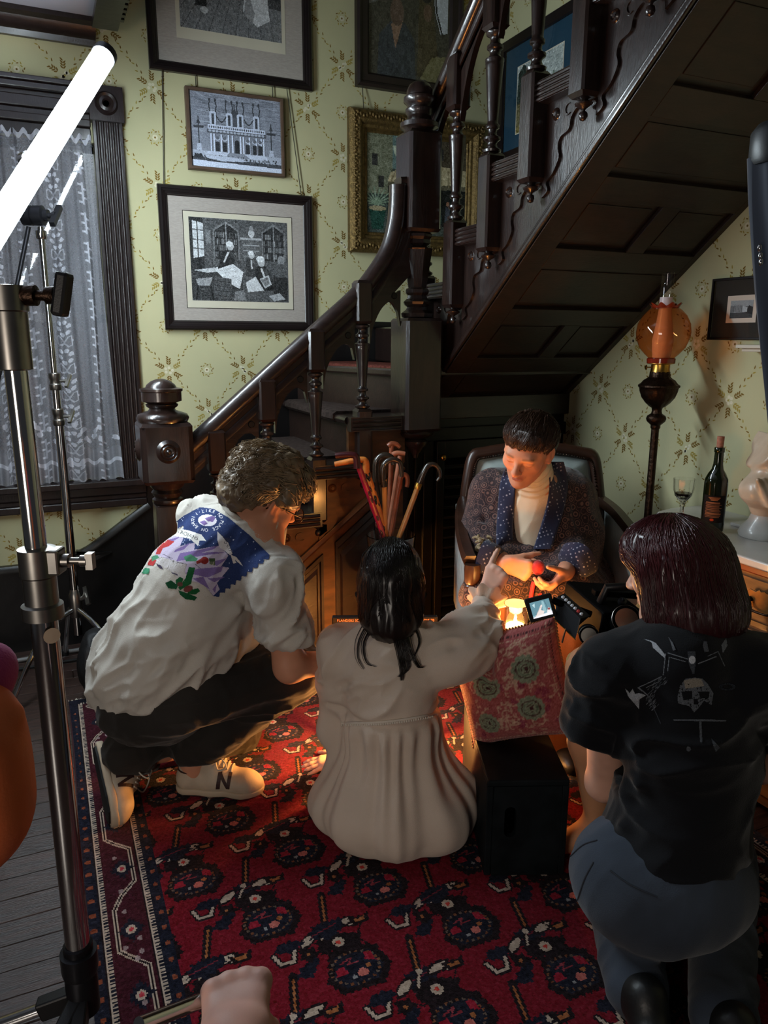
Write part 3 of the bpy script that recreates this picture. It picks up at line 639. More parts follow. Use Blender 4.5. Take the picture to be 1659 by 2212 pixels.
# ---- starting newel
nx, ny = .388, 2.84
nb = MB(); sqblock(nb, nx, ny, .935, 1.155, .092, .03); newel = nb.build('newel_post', M['wood'], ST, smooth=30)
MB().lathe([(.06, 1.152), (.088, 1.155), (.094, 1.168), (.088, 1.182), (.066, 1.19), (.05, 1.195), (.045, 1.203), (.055, 1.21), (.058, 1.218), (.05, 1.222), (.06, 1.226), (.071, 1.23), (.071, 1.262), (.076, 1.266), (.076, 1.274), (.055, 1.278), (.05, 1.288), (.035, 1.30), (.015, 1.308), (0, 1.31)], (nx, ny, 0), 32).build('cap', M['wood'], newel, smooth=50)
MB().lathe([(.05, .85), (.056, .856), (.056, .868), (.046, .875), (.052, .885), (.058, .893), (.05, .905), (.06, .915), (.066, .928), (.075, .938)], (nx, ny, 0), 28).build('collar', M['wood'], newel, smooth=50)
sh = MB(); v = []
for z, h in ((0.0, .075), (.10, .075), (.12, .06), (.85, .05)): v += [(nx + sx * h, ny + sy * h, z) for sx, sy in ((-1, -1), (1, -1), (1, 1), (-1, 1))]
f = [(0, 1, 2, 3), (12, 13, 14, 15)] + [(j * 4 + i, j * 4 + (i + 1) % 4, j * 4 + 4 + (i + 1) % 4, j * 4 + 4 + i) for j in range(3) for i in range(4)]
sh.add(v, f).build('shaft', M['wood'], newel, smooth=0, bevel=.006)
for ax, off_ in (((0, -1, 0), (0, -.092, 0)), ((-1, 0, 0), (-.092, 0, 0)), ((1, 0, 0), (.092, 0, 0))):
    MB().lathe([(0, .016), (.006, .015), (.010, .008), (.016, .008), (.020, .013), (.026, .008), (.031, .012), (.037, .006), (.041, .002), (.043, 0)], (nx + off_[0], ny + off_[1], 1.055), 26, ax).build('rosette', M['wood'], newel, smooth=60)
# ---- closet under the upper flight, with a louvred door
cf = MB().box(1.36, SW, 3.02, 3.06, 0, 1.20).box(1.36, 1.40, 2.86, 3.05, 0, 1.12).build('wall_closet', M['blackwood'], smooth=0, bevel=.003); tag(cf, kind='structure')
MB().box(1.40, SW, 3.0, 3.02, 1.0, 1.06).build('rail', M['blackwood'], cf, smooth=0, bevel=.004)
MB().box(1.40, 1.60, 3.005, 3.02, 0, 1.0).build('stile', M['blackwood'], cf, smooth=0, bevel=.003)
for x0, x1 in ((1.445, 1.455), (1.50, 1.51), (1.545, 1.55)): MB().box(x0, x1, 2.998, 3.006, .1, .95).build('bead', M['blackwood'], cf, smooth=0, bevel=.002)
dr = thing('door_1', None, None, (1.9, 2.99, 0)); del dr['label']; del dr['category']; dr['kind'] = 'structure'
for x0, x1, z0, z1 in ((1.605, 1.645, .03, 1.0), (2.12, 2.16, .03, 1.0), (1.645, 2.12, .03, .14), (1.645, 2.12, .92, 1.0)): MB().box(x0, x1, 2.985, 3.015, z0, z1).build('frame_board', M['blackwood'], dr, smooth=0, bevel=.003)
lv = Vector((0, -.8, -.6)).normalized(); ln = Vector((0, -.6, .8))
l0 = MB().obox((1.8825, 3.0, .17), (1, 0, 0), lv, ln, .2375, .022, .0045).build('louvre_slat', M['blackwood'], dr, smooth=0, bevel=.002)
for k in range(1, 16): inst(l0, 0, 0, .0485 * k)
MB().lathe([(.006, 0), (.006, .012), (.014, .016), (.016, .024), (.012, .032), (0, .034)], (1.625, 2.985, .93), 16, (0, -1, 0)).build('knob', M['brass'], dr, smooth=60)
# ================================================================== the tube light (key light) and its stands
M['tube'] = mat('tube_diffuser', (255, 255, 255), .5, emit=(0.80, 0.93, 1.0), estr=TUBE_W)
ta, tb = Vector(at(226, 118, 3.05)), Vector(at(0, 478, 2.42)); td = (tb - ta).normalized(); TLEN = 1.42
tl = thing('tube_light', 'glowing white tube light slanting across the window, upper left', 'lamp', tuple(ta + td * TLEN / 2))
TR = .04
hd_ = -RIGHT * .75 + UP * .12 + AWAY * .9
te1 = (hd_ - td * hd_.dot(td)).normalized(); te2 = td.cross(te1)
def tube_shell(a0, a1, r, m, name, l0, l1):
    n = 20; v = []; f = []
    for p in (ta + td * l0, ta + td * l1):
        for i in range(n + 1):
            a = math.radians(a0 + (a1 - a0) * i / n); v.append(p + te1 * (r * math.cos(a)) + te2 * (r * math.sin(a)))
    for i in range(n): f.append((i, i + 1, n + 2 + i, n + 1 + i))
    f += [tuple(range(n + 1)), tuple(range(2 * n + 1, n, -1)), (0, n + 1, 2 * n + 1, n)]
    return MB().add(v, f).build(name, m, tl, smooth=40)
tube_shell(45, 315, TR, M['tube'], 'diffuser', .02, TLEN - .02)
tube_shell(-48, 48, TR + .004, M['darksteel'], 'housing', 0, TLEN)
tube_shell(0, 359, TR + .003, M['darksteel'], 'end_cap', -.01, .02); tube_shell(0, 359, TR + .003, M['darksteel'], 'end_cap', TLEN - .02, TLEN + .02)
# clamp bracket on the back of the tube, bright metal with a knob
cp = ta + td * .52 + te1 * (TR + .03) + AWAY * .02
cb = MB().obox(cp, td, te1, te2, .045, .03, .028).build('bracket', M['steel'], tl, smooth=0, bevel=.005)
kx = cp + te1 * .045
MB().lathe([(.012, 0), (.012, .02), (.03, .024), (.034, .045), (.02, .05), (0, .05)], kx, 18, te1).build('knob', M['chrome'], cb, smooth=40)
# ---- slim stand by the window: pole sections, collars, grip head
def wing(mb, c, ax, L=.03, s=1.0):
    c = Vector(c); ax = Vector(ax).normalized(); mb.lathe([(.006 * s, 0), (.006 * s, L), (.009 * s, L), (.009 * s, L + .012), (0, L + .014)], c, 12, ax)
    mb.obox(c + ax * (L + .012), ax, ax.orthogonal(), ax.cross(ax.orthogonal()), .006 * s, .024 * s, .004 * s)
sx_, sy_ = .043, 3.27
ls = thing('light_stand', 'slim chrome light stand in front of the lace curtain', 'light stand', (sx_, sy_, 0))
MB().tube([(sx_, sy_, .22), (sx_, sy_, 1.16)], .0175, 16).build('pole', M['chrome'], ls, smooth=50)
MB().tube([(sx_, sy_, 1.15), (sx_, sy_, 1.31)], .0145, 16).build('pole', M['chrome'], ls, smooth=50)
MB().tube([(sx_, sy_, 1.30), (sx_, sy_, 1.86)], .0115, 16).build('pole', M['chrome'], ls, smooth=50)
for z in (1.14, 1.28):
    m = MB().lathe([(.02, -.03), (.023, -.026), (.023, -.008), (.019, -.004), (.019, .012), (.022, .016), (.022, .034), (.018, .038)], (sx_, sy_, z), 18); cl = m.build('collar', M['steel'], ls, smooth=40)
    m = MB(); wing(m, (sx_ + .02, sy_ - .004, z + .006), RIGHT, .018); m.build('wing_screw', M['steel'], cl, smooth=40)
MB().lathe([(.017, 0), (.02, .004), (.02, .03), (.013, .034)], (sx_, sy_, 1.815), 16).build('collar', M['chrome'], ls, smooth=40)
gh = MB().lathe([(.028, -.05), (.036, -.046), (.036, -.012), (.03, -.01), (.03, -.006), (.036, -.004), (.036, .03), (.022, .034), (.022, .05)], Vector((sx_, sy_, 1.90)) - RIGHT * .015, 24, RIGHT).build('grip_head', M['darksteel'], ls, smooth=40)
m = MB(); wing(m, Vector((sx_, sy_, 1.90)) + RIGHT * .03, RIGHT, .02, 1.7); m.build('wing_screw', M['darksteel'], gh, smooth=40)
arm_p = Vector(ta + td * .92 + te1 * .03)
MB().tube([Vector((sx_, sy_, 1.90)) - RIGHT * .045, Vector((sx_, sy_, 1.90)) - RIGHT * .06 - AWAY * .18, arm_p], .008, 10).build('arm', M['darksteel'], ls, smooth=50)
MB().tube([at(62, 490, 3.0), at(22, 690, 2.95), at(-20, 900, 2.9)], .0085, 10).build('arm', M['darksteel'], ls, smooth=50)
for a in (-.4, 1.75, 3.8):
    d = Vector((math.cos(a), math.sin(a), 0)); p0 = Vector((sx_, sy_, .34)); 
    if a == 3.8: e = Vector((sx_, sy_, 0)) + d * .36
    elif a > 0: e = Vector((sx_, sy_, 0)) + d * .34
    else: e = Vector((.23, 2.90, 0))
    e.z = .012
    lg = MB().tube(spline([p0, (p0 + e) / 2 + Vector((0, 0, .09)), e], 5), .011, 12).build('leg', M['chrome'], ls, smooth=50)
    MB().lathe([(0, -.012), (.015, -.012), (.016, .012), (.011, .02)], e, 12).build('rubber_foot', M['rubber'], lg, smooth=40)
MB().lathe([(.022, .30), (.026, .31), (.026, .40), (.02, .41), (.016, .43)], (sx_, sy_, 0), 16).build('hub', M['steel'], ls, smooth=40)
m = MB(); wing(m, (sx_ + .02, sy_ - .01, .38), RIGHT * .8 + UP * .4, .02, 1.5); m.build('wing_screw', M['steel'], ls, smooth=40)
# sandbag saddled over the stand's leg, with a blue strap
q0 = Vector(at(196, 1300, 3.02))
M['sandcloth'] = mat('black_nylon', (14, 14, 16), .6, bump=.15, bscale=120)
M['bluestrap'] = mat('blue_webbing', (44, 70, 150), .7, var=.3, vscale=80, bump=.2, bscale=300)
# ---- heavy chrome stand in front on the left
hx, hy = -.035, 1.352
hs = thing('heavy_light_stand', 'thick chrome light stand in the left foreground with clamp knobs', 'light stand', (hx, hy, 0))
MB().tube([(hx, hy, .22), (hx, hy, 1.09)], .0225, 24).build('pole', M['chrome'], hs, smooth=50)
MB().tube([(hx, hy, 1.06), (hx - .004, hy, 1.50)], .0175, 24).build('pole', M['chrome'], hs, smooth=50)
sl_ = MB().lathe([(.026, .98), (.034, .982), (.034, 1.005), (.0275, 1.008), (.0275, 1.055), (.0305, 1.058), (.0305, 1.105), (.02, 1.107)], (hx, hy, 0), 28).build('sleeve', M['steel'], hs, smooth=40)
m = MB(); cpt = Vector((hx, hy, 1.083)); m.obox(cpt + RIGHT * .028, RIGHT, AWAY, UP, .014, .018, .022); m.build('screw_boss', M['steel'], sl_, smooth=0, bevel=.004)
m = MB().lathe([(.012, 0), (.012, .012), (.006, .013), (.006, .03), (.010, .031), (.010, .042), (0, .043)], cpt + RIGHT * .042, 16, RIGHT); m.obox(cpt + RIGHT * .089, RIGHT, AWAY, UP, .006, .008, .014); m.build('clamp_knob', M['steel'], sl_, smooth=40)
MB().lathe([(.0, 0), (.012, 0), (.014, .002), (0, .003)], (hx + .01, hy - .0235, .955), 16, (.25, -1, 0)).build('sticker', mat('paper_sticker', (170, 150, 130), .7), hs, smooth=0)
top = MB().lathe([(.022, 1.40), (.027, 1.402), (.027, 1.49), (.03, 1.492), (.03, 1.53), (.0, 1.532)], (hx - .004, hy, 0), 24).build('sleeve', M['steel'], hs, smooth=40)
ct = Vector((hx - .004, hy, 1.515)); m = MB().lathe([(.016, .02), (.016, .045), (.008, .046), (.008, .06), (.013, .061), (.014, .075)], ct, 18, RIGHT); m.build('screw_boss', M['bronze'], top, smooth=40)
m = MB().obox(ct + RIGHT * .086 + UP * .002, (RIGHT * .9 + UP * -.2).normalized(), AWAY, (UP * .9 + RIGHT * .2).normalized(), .011, .015, .034); m.build('clamp_knob', M['blackplastic'], top, smooth=0, bevel=.006)
MB().lathe([(.03, .165), (.03, .24), (.026, .25), (.032, .252), (.034, .262), (.034, .30), (.027, .302), (.027, .315), (.023, .318)], (hx, hy, 0), 24).build('hub', M['darksteel'], hs, smooth=40)
for (u, v_, d, kx_) in ((-60, 1905, 1.45, 0), (118, 2330, 1.0, 1), (420, 2360, 1.02, 2)):
    e = Vector(at(u, v_, d)); e.z = max(.02, e.z)
    if kx_ == 0: e = Vector(at(-90, 1880, 1.6)); e.z = .03; e = Vector((-.62, 1.50, .03))
    elif kx_ == 1: e = Vector((-.12, .95, .03))
    else: e = Vector((-.30, 1.0, .03))
    s = Vector((hx, hy, .20)); dd = (e - s).normalized()
    lg = MB().tube([s + dd * .03, e], .0125, 14).build('leg', M['chrome'], hs, smooth=50)
    MB().obox(s + dd * .05, dd, dd.cross(UP).normalized(), dd.cross(UP).normalized().cross(dd), .035, .014, .02).build('leg_bracket', M['blackplastic'], lg, smooth=0, bevel=.004)
    MB().lathe([(0, -.02), (.016, -.02), (.018, .02), (.0125, .03)], e, 12, -dd).build('rubber_foot', M['rubber'], lg, smooth=40)
# ---- candle lamp: the warm light of the scene is placed in its own builder further down
# ================================================================== pictures on the walls
def picture(name, label, cat, fn, a0, a1, z0, z1, fw, fd, fm, prof, layers, glass=True, group=None):
    """fn(a, z, depth). prof: list of (inset, depth) of the moulding; layers: list of (a0, a1, z0, z1, depth, material or canvas, part name)"""
    c = fn((a0 + a1) / 2, z0, 0); t = thing(name, label, cat, c, group); v = []; n = 0; f = []
    for ins, d in prof:
        v += [fn(a, z, d) for a, z in ((a0 + ins, z0 + ins), (a1 - ins, z0 + ins), (a1 - ins, z1 - ins), (a0 + ins, z1 - ins))]
    for j in range(len(prof) - 1):
        for i in range(4): f.append((j * 4 + i, j * 4 + (i + 1) % 4, j * 4 + 4 + (i + 1) % 4, j * 4 + 4 + i))
    MB().add(v, f).build('frame', fm, t, smooth=0)
    for b0, b1, y0, y1, d, m, nm in layers:
        if isinstance(m, Canvas):
            def g(U, V, b0=b0, b1=b1, y0=y0, y1=y1, d=d):
                return np.array([fn(b0 + (b1 - b0) * u, y1 + (y0 - y1) * w, d) for u, w in zip(U, V)])
            grid_obj(nm, m, g, M['attr'], t)
        else: MB().flat([(b0, y0), (b1, y0), (b1, y1), (b0, y1)], fn, d).build(nm, m, t, smooth=0, fix=False)
    if glass:
        i = prof[-1][0] - .002; MB().flat([(a0 + i, z0 + i), (a1 - i, z0 + i), (a1 - i, z1 - i), (a0 + i, z1 - i)], fn, prof[-1][1] + .006).build('glass', M['pane'], t, smooth=0, fix=False)
    return t
FB = P_back(TW); FR = P_right(SW)
g3 = lambda v: (v * .96, v * .98, v)
def man(cv, x, y, s, coat, lean=0):
    cv.poly([(x - 9 * s, y), (x - 8 * s + lean, y - 22 * s), (x - 4 * s + lean, y - 27 * s), (x + 5 * s + lean, y - 27 * s), (x + 10 * s + lean, y - 20 * s), (x + 12 * s, y)], g3(coat))
    cv.ell(x + lean * 1.3 + s, y - 32 * s, 4.4 * s, 5.4 * s, g3(185)); cv.ell(x + lean * 1.3, y - 35 * s, 4.6 * s, 3.4 * s, g3(225))
    cv.line([(x + lean + 2 * s, y - 24 * s), (x + 14 * s + lean, y - 12 * s)], 4 * s, g3(coat + 25)); cv.line([(x + lean, y - 24 * s), (x + 1 * s, y - 12 * s)], 2.4 * s, g3(200))
def art_library():
    w, h = 190, 152; cv = Canvas(w, h, g3(84))
    cv.poly([(0, 0), (26, 0), (26, 150), (0, 150)], g3(50)); cv.poly([(6, 6), (26, 10), (26, 70), (6, 74)], g3(205)); 
    for y in (22, 40, 56): cv.line([(6, y), (26, y + 1)], 1.6, g3(60))
    cv.line([(15, 8), (15, 72)], 1.6, g3(60)); cv.poly([(30, 20), (40, 22), (40, 48), (30, 46)], g3(120))
    for x0, x1 in ((44, 94), (138, 186)):
        mid = (x0 + x1) / 2; cv.poly([(x0, 74), (x0, 20), (mid, 4), (x1, 20), (x1, 74)], g3(120)); cv.poly([(x0 + 3, 74), (x0 + 3, 22), (mid, 8), (x1 - 3, 22), (x1 - 3, 74)], g3(46))
        for r in range(4):
            for k in range(14):
                if rng.random() < .8: cv.poly([(x0 + 4 + k * 3, 34 + r * 12), (x0 + 6.5 + k * 3, 34 + r * 12), (x0 + 6.5 + k * 3, 24 + r * 12), (x0 + 4 + k * 3, 25 + r * 12)], g3(rng.randint(60, 150)))
        cv.line([(mid, 6), (mid, 74)], 2.4, g3(140))
    cv.poly([(98, 34), (136, 34), (136, 76), (98, 76)], g3(96)); cv.poly([(96, 32), (138, 32), (138, 36), (96, 36)], g3(170)); cv.ell(118, 24, 6, 8, g3(190)); cv.ell(118, 15, 4, 5, g3(150))
    for r in range(3): cv.line([(102, 46 + r * 10), (132, 46 + r * 10)], 3, g3(170 - r * 20))
    cv.poly([(0, 98), (60, 92), (98, 96), (98, 150), (0, 150)], g3(60)); cv.poly([(4, 96), (58, 88), (92, 92), (30, 100)], g3(200))
    man(cv, 62, 96, 1.45, 44, 10); man(cv, 116, 104, 1.25, 62, 0); man(cv, 142, 130, 1.7, 40, -6)
    cv.poly([(46, 94), (80, 82), (100, 96), (92, 128), (70, 118)], g3(218)); 
    for k in range(5): cv.line([(54 + k * 8, 96 + k * 3), (84 + k * 3, 88 + k * 7)], .8, g3(165))
    cv.poly([(104, 116), (124, 104), (140, 130), (108, 134)], g3(208)); cv.poly([(132, 108), (150, 100), (156, 118), (142, 126)], g3(190)); cv.poly([(134, 110), (148, 104), (152, 116), (143, 122)], g3(120))
    cv.poly([(42, 106), (76, 110), (76, 148), (42, 146)], g3(78))
    for r in range(4): cv.line([(44, 114 + r * 9), (74, 117 + r * 9)], 1.2, g3(34))
    cv.poly([(8, 112), (40, 108), (34, 124), (12, 124)], g3(150)); cv.line([(12, 124), (8, 150)], 3, g3(30)); cv.line([(36, 124), (40, 150)], 3, g3(30))
    cv.poly([(82, 134), (100, 130), (104, 150), (80, 150)], g3(120)); cv.poly([(160, 100), (188, 104), (188, 150), (158, 150)], g3(48)); cv.ell(176, 72, 7, 9, g3(140)); cv.poly([(166, 78), (188, 78), (188, 104), (164, 104)], g3(90))
    cv.poly([(150, 140), (172, 134), (184, 146), (160, 150)], g3(170)); cv.noise(16); cv.noise(9, cell=3); return cv
def art_interior():
    w, h = 170, 90; cv = Canvas(w, h, g3(70)); cv.poly([(0, 40), (170, 52), (170, 90), (0, 90)], g3(120))
    for k in range(9): cv.line([(20 + k * 16, 48), (k * 22 - 20, 90)], 1.2, g3(84))
    cv.poly([(104, 60), (112, 20), (126, 6), (144, 22), (150, 66), (128, 76)], g3(205)); cv.poly([(112, 30), (124, 60), (120, 74), (106, 62)], g3(150)); cv.ell(126, 8, 8, 9, g3(170))
    cv.poly([(20, 0), (40, 0), (44, 62), (26, 62)], g3(44)); cv.ell(40, 66, 7, 4, g3(190)); cv.poly([(76, 0), (98, 0), (98, 34), (76, 30)], g3(40)); cv.noise(14); cv.noise(8, cell=3); return cv
def art_facade():
    w, h = 180, 134; B = lambda v: (v * .9, v * .94, v * 1.03); cv = Canvas(w, h, B(150))
    for k in range(420):
        y = rng.random() ** 1.6 * 80; x = rng.random() * 180; cv.line([(x, y), (x + rng.uniform(6, 22), y + rng.uniform(-2, 3))], rng.uniform(.7, 2.4), B(rng.randint(95, 205)), .6)
    cv.poly([(0, 104), (180, 104), (180, 120), (0, 116)], B(190)); cv.poly([(0, 121), (180, 124), (180, 134), (0, 134)], B(228)); cv.poly([(0, 116), (180, 118), (180, 125), (0, 122)], B(80))
    cv.poly([(36, 70), (146, 70), (146, 104), (36, 104)], B(140)); cv.poly([(32, 104), (150, 104), (152, 112), (28, 110)], B(215)); cv.poly([(74, 104), (104, 104), (116, 112), (68, 112)], B(150))
    for x in (38, 44, 58, 72, 80, 96, 102, 114, 128, 138, 143): cv.poly([(x, 72), (x + 3, 72), (x + 3, 104), (x, 104)], B(232)); cv.line([(x + 3.4, 72), (x + 3.4, 104)], .9, B(70))
    for x in (48, 62, 108, 122, 133): cv.poly([(x, 86), (x + 8, 86), (x + 8, 103), (x, 103)], B(56)); cv.ell(x + 4, 80, 5, 4, B(210)); cv.ell(x + 4, 79, 4, 3, B(110))
    cv.poly([(86, 84), (95, 84), (95, 104), (86, 104)], B(46)); cv.ell(90.5, 84, 4.5, 4.5, B(46))
    cv.poly([(34, 56), (148, 56), (148, 64), (34, 64)], B(225)); cv.poly([(32, 64), (150, 64), (150, 71), (32, 71)], B(96))
    for k in range(26): cv.ell(37 + k * 4.3, 60, 1.5, 2, B(rng.randint(70, 130)))
    for k in range(16): cv.ell(38 + k * 7, 67, 3, 2.4, B(190)) 
    for x in (38, 70, 92, 124):
        cv.poly([(x, 32), (x + 13, 32), (x + 13, 56), (x, 56)], B(215)); cv.poly([(x + 4, 36), (x + 9, 36), (x + 9, 55), (x + 4, 55)], B(70)); cv.line([(x + 13.5, 32), (x + 13.5, 56)], 1.6, B(60))
        for q in (1, 12): cv.line([(x + q, 32), (x + q + (2 if q > 5 else -1), 22), (x + q, 13)], 2.2, B(62)); cv.ell(x + q, 12, 2, 3, B(70))
    cv.ell(87, 32, 5, 7, B(80)); cv.line([(87, 26), (87, 16)], 1.2, B(60)); cv.poly([(83, 38), (92, 38), (92, 56), (83, 56)], B(90))
    for x0, x1 in ((52, 70), (106, 124)): cv.line([(x0 + (x1 - x0) * t, 40 + 10 * math.sin(math.pi * t)) for t in np.linspace(0, 1, 8)], 1.8, B(50))
    for x in (16, 160): cv.line([(x, 44), (x, 104)], 1.8, B(60)); cv.line([(x - 8, 62), (x + 8, 62)], 3.4, B(70)); cv.poly([(x - 4, 56), (x, 46), (x + 4, 56)], B(70)); cv.poly([(x - 4, 92), (x + 4, 92), (x + 5, 104), (x - 5, 104)], B(200))
    for k in range(90): x = rng.uniform(4, 176); cv.ell(x, rng.uniform(111, 121), 1.2, 2, B(rng.randint(40, 110)))
    cv.poly([(26, 112), (90, 112), (110, 118), (60, 121), (30, 117)], B(210)); cv.poly([(6, 112), (20, 110), (24, 118), (4, 119)], B(60)); cv.noise(13); return cv
def art_street():
    w, h = 130, 120; cv = Canvas(w, h, (60, 70, 66)); cv.poly([(0, 0), (32, 0), (32, 72), (0, 72)], (112, 116, 96)); cv.poly([(32, 0), (80, 0), (80, 40), (32, 40)], (96, 118, 116)); cv.poly([(84, 0), (130, 0), (130, 60), (84, 60)], (74, 66, 52))
    for x, y in ((6, 24), (14, 50), (92, 10), (108, 12)): cv.poly([(x, y), (x + 7, y), (x + 7, y + 14), (x, y + 14)], (44, 44, 42))
    cv.poly([(30, 44), (78, 30), (130, 34), (130, 54), (26, 56)], (176, 164, 132)); cv.poly([(26, 56), (130, 54), (130, 60), (26, 62)], (92, 88, 70)); cv.poly([(26, 62), (130, 60), (130, 120), (26, 120)], (24, 26, 24))
    for k in range(9): cv.line([(36 + k * 10, 42 - k * .8), (30 + k * 11, 56)], 1.6, (140, 128, 100))
    cv.line([(38, 12), (38, 30)], 1.4, (30, 32, 30)); cv.poly([(32, 12), (44, 12), (41, 24), (35, 24)], (180, 190, 170)); cv.line([(38, 28), (66, 30)], 1.4, (30, 32, 30))
    for k in range(14): a = k * .45; cv.line([(12, 84), (12 + 16 * math.cos(a), 76 + 12 * math.sin(a))], 1.6, (120, 140, 118)); 
    cv.poly([(2, 90), (24, 90), (20, 116), (6, 116)], (30, 66, 56)); cv.ell(13, 90, 11, 3, (150, 140, 110))
    for k in range(7): x = 46 + k * 12; cv.ell(x, 78, 2.4, 3, (150, 110, 90)); cv.poly([(x - 4, 104), (x - 3, 82), (x + 3, 82), (x + 4, 104)], rng.choice([(70, 74, 84), (130, 124, 110), (86, 48, 40), (50, 70, 64)]))
    cv.poly([(26, 112), (130, 106), (130, 120), (26, 120)], (70, 76, 70)); cv.noise(13); cv.noise(8, cell=3); return cv
def art_portrait():
    w, h = 110, 100; cv = Canvas(w, h, (52, 52, 46)); cv.poly([(0, 0), (110, 0), (110, 100), (0, 100)], (62, 60, 50)); cv.poly([(0, 26), (66, 4), (66, 20), (0, 44)], (104, 106, 104)); cv.poly([(2, 0), (70, 0), (70, 8), (4, 22)], (72, 76, 78))
    cv.poly([(12, 96), (14, 66), (30, 54), (50, 54), (62, 66), (64, 100), (12, 100)], (52, 58, 64)); cv.poly([(30, 56), (46, 52), (36, 76)], (140, 112, 92)); cv.ell(38, 46, 9, 11, (92, 74, 62))
    cv.poly([(66, 96), (68, 20), (84, 10), (88, 40), (98, 96)], (70, 62, 40)); cv.ell(78, 22, 10, 12, (30, 28, 26)); cv.ell(80, 42, 6, 7, (96, 76, 60)); cv.poly([(86, -4), (108, -4), (108, 56), (98, 58), (90, 40)], (188, 196, 204)); cv.line([(88, -2), (92, 40), (100, 57)], 2, (20, 20, 22))
    cv.poly([(70, 98), (86, 78), (106, 76), (108, 100)], (112, 108, 74)); cv.noise(8); cv.noise(6, cell=4); return cv
def art_lake():
    w, h = 100, 104; cv = Canvas(w, h, (182, 190, 186))
    for k in range(60): x, y = rng.random() * 100, rng.random() * 36; cv.ell(x, y, 9, 3.4, (150, 160, 158), .4)
    for k in range(34): x = k * 3; hh = rng.uniform(14, 34); cv.poly([(x - 4, 62), (x, 62 - hh), (x + 4, 62)], (34 + rng.randint(0, 20), 62 + rng.randint(0, 18), 52))
    cv.poly([(76, 70), (80, 4), (86, 0), (98, 10), (100, 80)], (40, 52, 46)); cv.poly([(0, 60), (100, 58), (100, 104), (0, 104)], (98, 92, 62)); cv.poly([(0, 66), (46, 64), (30, 78), (0, 80)], (150, 166, 170)); cv.ell(56, 68, 20, 9, (58, 50, 50)); cv.poly([(0, 84), (60, 78), (100, 96), (100, 104), (0, 104)], (122, 110, 62)); cv.noise(16, cell=2); cv.noise(10); return cv
def art_abbey():
    w, h = 90, 64; cv = Canvas(w, h, g3(120)); cv.poly([(0, 0), (90, 0), (90, 18), (0, 22)], g3(160)); cv.poly([(0, 44), (90, 44), (90, 64), (0, 64)], g3(70)); cv.poly([(0, 26), (16, 18), (30, 46), (0, 52)], g3(46)); cv.poly([(22, 26), (40, 20), (40, 42), (22, 42)], g3(190)); cv.poly([(40, 16), (76, 14), (76, 44), (40, 42)], g3(150))
    for k in range(6): cv.poly([(44 + k * 6, 18), (46 + k * 6, 18), (46 + k * 6, 42), (44 + k * 6, 42)], g3(80))
    cv.noise(16); return cv
DW = M['wood'] ; black_f = mat('black_frame', (26, 18, 18), .35, coat=.2, var=.3, vscale=20)
frameprof = [(0, 0), (0, .022), (.006, .028), (.016, .028), (.018, .024), (.027, .022), (.030, .018), (.038, .016), (.041, .010), (.044, .008)]
cream = mat('cream_paper', (206, 200, 180), .85, var=.06, spec=.1)
picture('framed_print', 'black framed engraving of men in a library, linen mat, lowest over stairs', 'picture', FB, .548, 1.284, 1.492, 2.133, .044, .03, black_f, frameprof,
        [(.588, 1.244, 1.532, 2.093, .006, M['linen'], 'mat_board'), (.655, 1.182, 1.592, 2.03, .0068, black_f, 'bevel_line'), (.658, 1.179, 1.595, 2.027, .0075, cream, 'paper'), (.682, 1.156, 1.628, 2.003, .0082, art_library(), 'engraving')])
picture('framed_print', 'black framed figure engraving cut off at the top of the wall', 'picture', FB, .546, 1.296, 2.602, 3.25, .044, .03, black_f, frameprof,
        [(.586, 1.256, 2.642, 3.21, .006, M['linen'], 'mat_board'), (.672, 1.17, 2.745, 3.12, .0075, cream, 'paper'), (.69, 1.152, 2.79, 3.10, .0082, art_interior(), 'engraving')])
brown_f = mat('brown_frame', (92, 72, 58), .5, var=.3, vscale=20)
picture('framed_print', 'thin brown framed engraving of an ornate festival facade, between two black frames', 'picture', FB, .693, 1.146, 2.206, 2.55, .016, .02, brown_f, [(0, 0), (0, .03), (.003, .034), (.013, .034), (.016, .026)],
        [(.708, 1.131, 2.221, 2.535, .022, art_facade(), 'engraving')])
gm = [(0, 0), (0, .03), (.01, .045), (.022, .05), (.032, .046), (.05, .05), (.06, .044), (.07, .03), (.082, .028), (.088, .018), (.096, .02), (.104, .012)]
gt = picture('gilt_framed_painting', 'street cafe painting in a wide ornate gilt frame behind the corner post', 'painting', FB, 1.478, 2.25, 1.885, 2.556, .1, .05, M['gold'], gm, [(1.58, 2.148, 1.987, 2.454, .014, art_street(), 'canvas')], glass=False)
or_ = MB()
for k in range(46):
    for z in (2.556 - .03, 1.885 + .03): x = 1.50 + k * .0163; or_.ell((x, TW - .05, z + .006 * math.sin(k * 1.5)), .007, .006, .010, 6, 4)
for k in range(40):
    for x in (1.478 + .03, 2.25 - .03): or_.ell((x + .006 * math.sin(k * 1.5), TW - .05, 1.90 + k * .0163), .010, .006, .007, 6, 4)
tag(or_.build('frame_ornament', M['gold'], gt, smooth=60, fix=False), kind='stuff')
dkf = mat('dark_brown_frame', (40, 30, 26), .45, var=.3, vscale=20)
picture('framed_portrait', 'dark framed dim portrait painting above the gilt frame', 'painting', FB, 1.52, 2.10, 2.655, 3.32, .07, .04, dkf, [(0, 0), (0, .035), (.012, .042), (.022, .036), (.028, .03), (.058, .026), (.066, .016), (.07, .012)], [(1.588, 2.032, 2.72, 3.26, .01, art_portrait(), 'canvas')])
tealm = mat('blue_mat_board', (38, 66, 84), .85, var=.05, spec=.1)
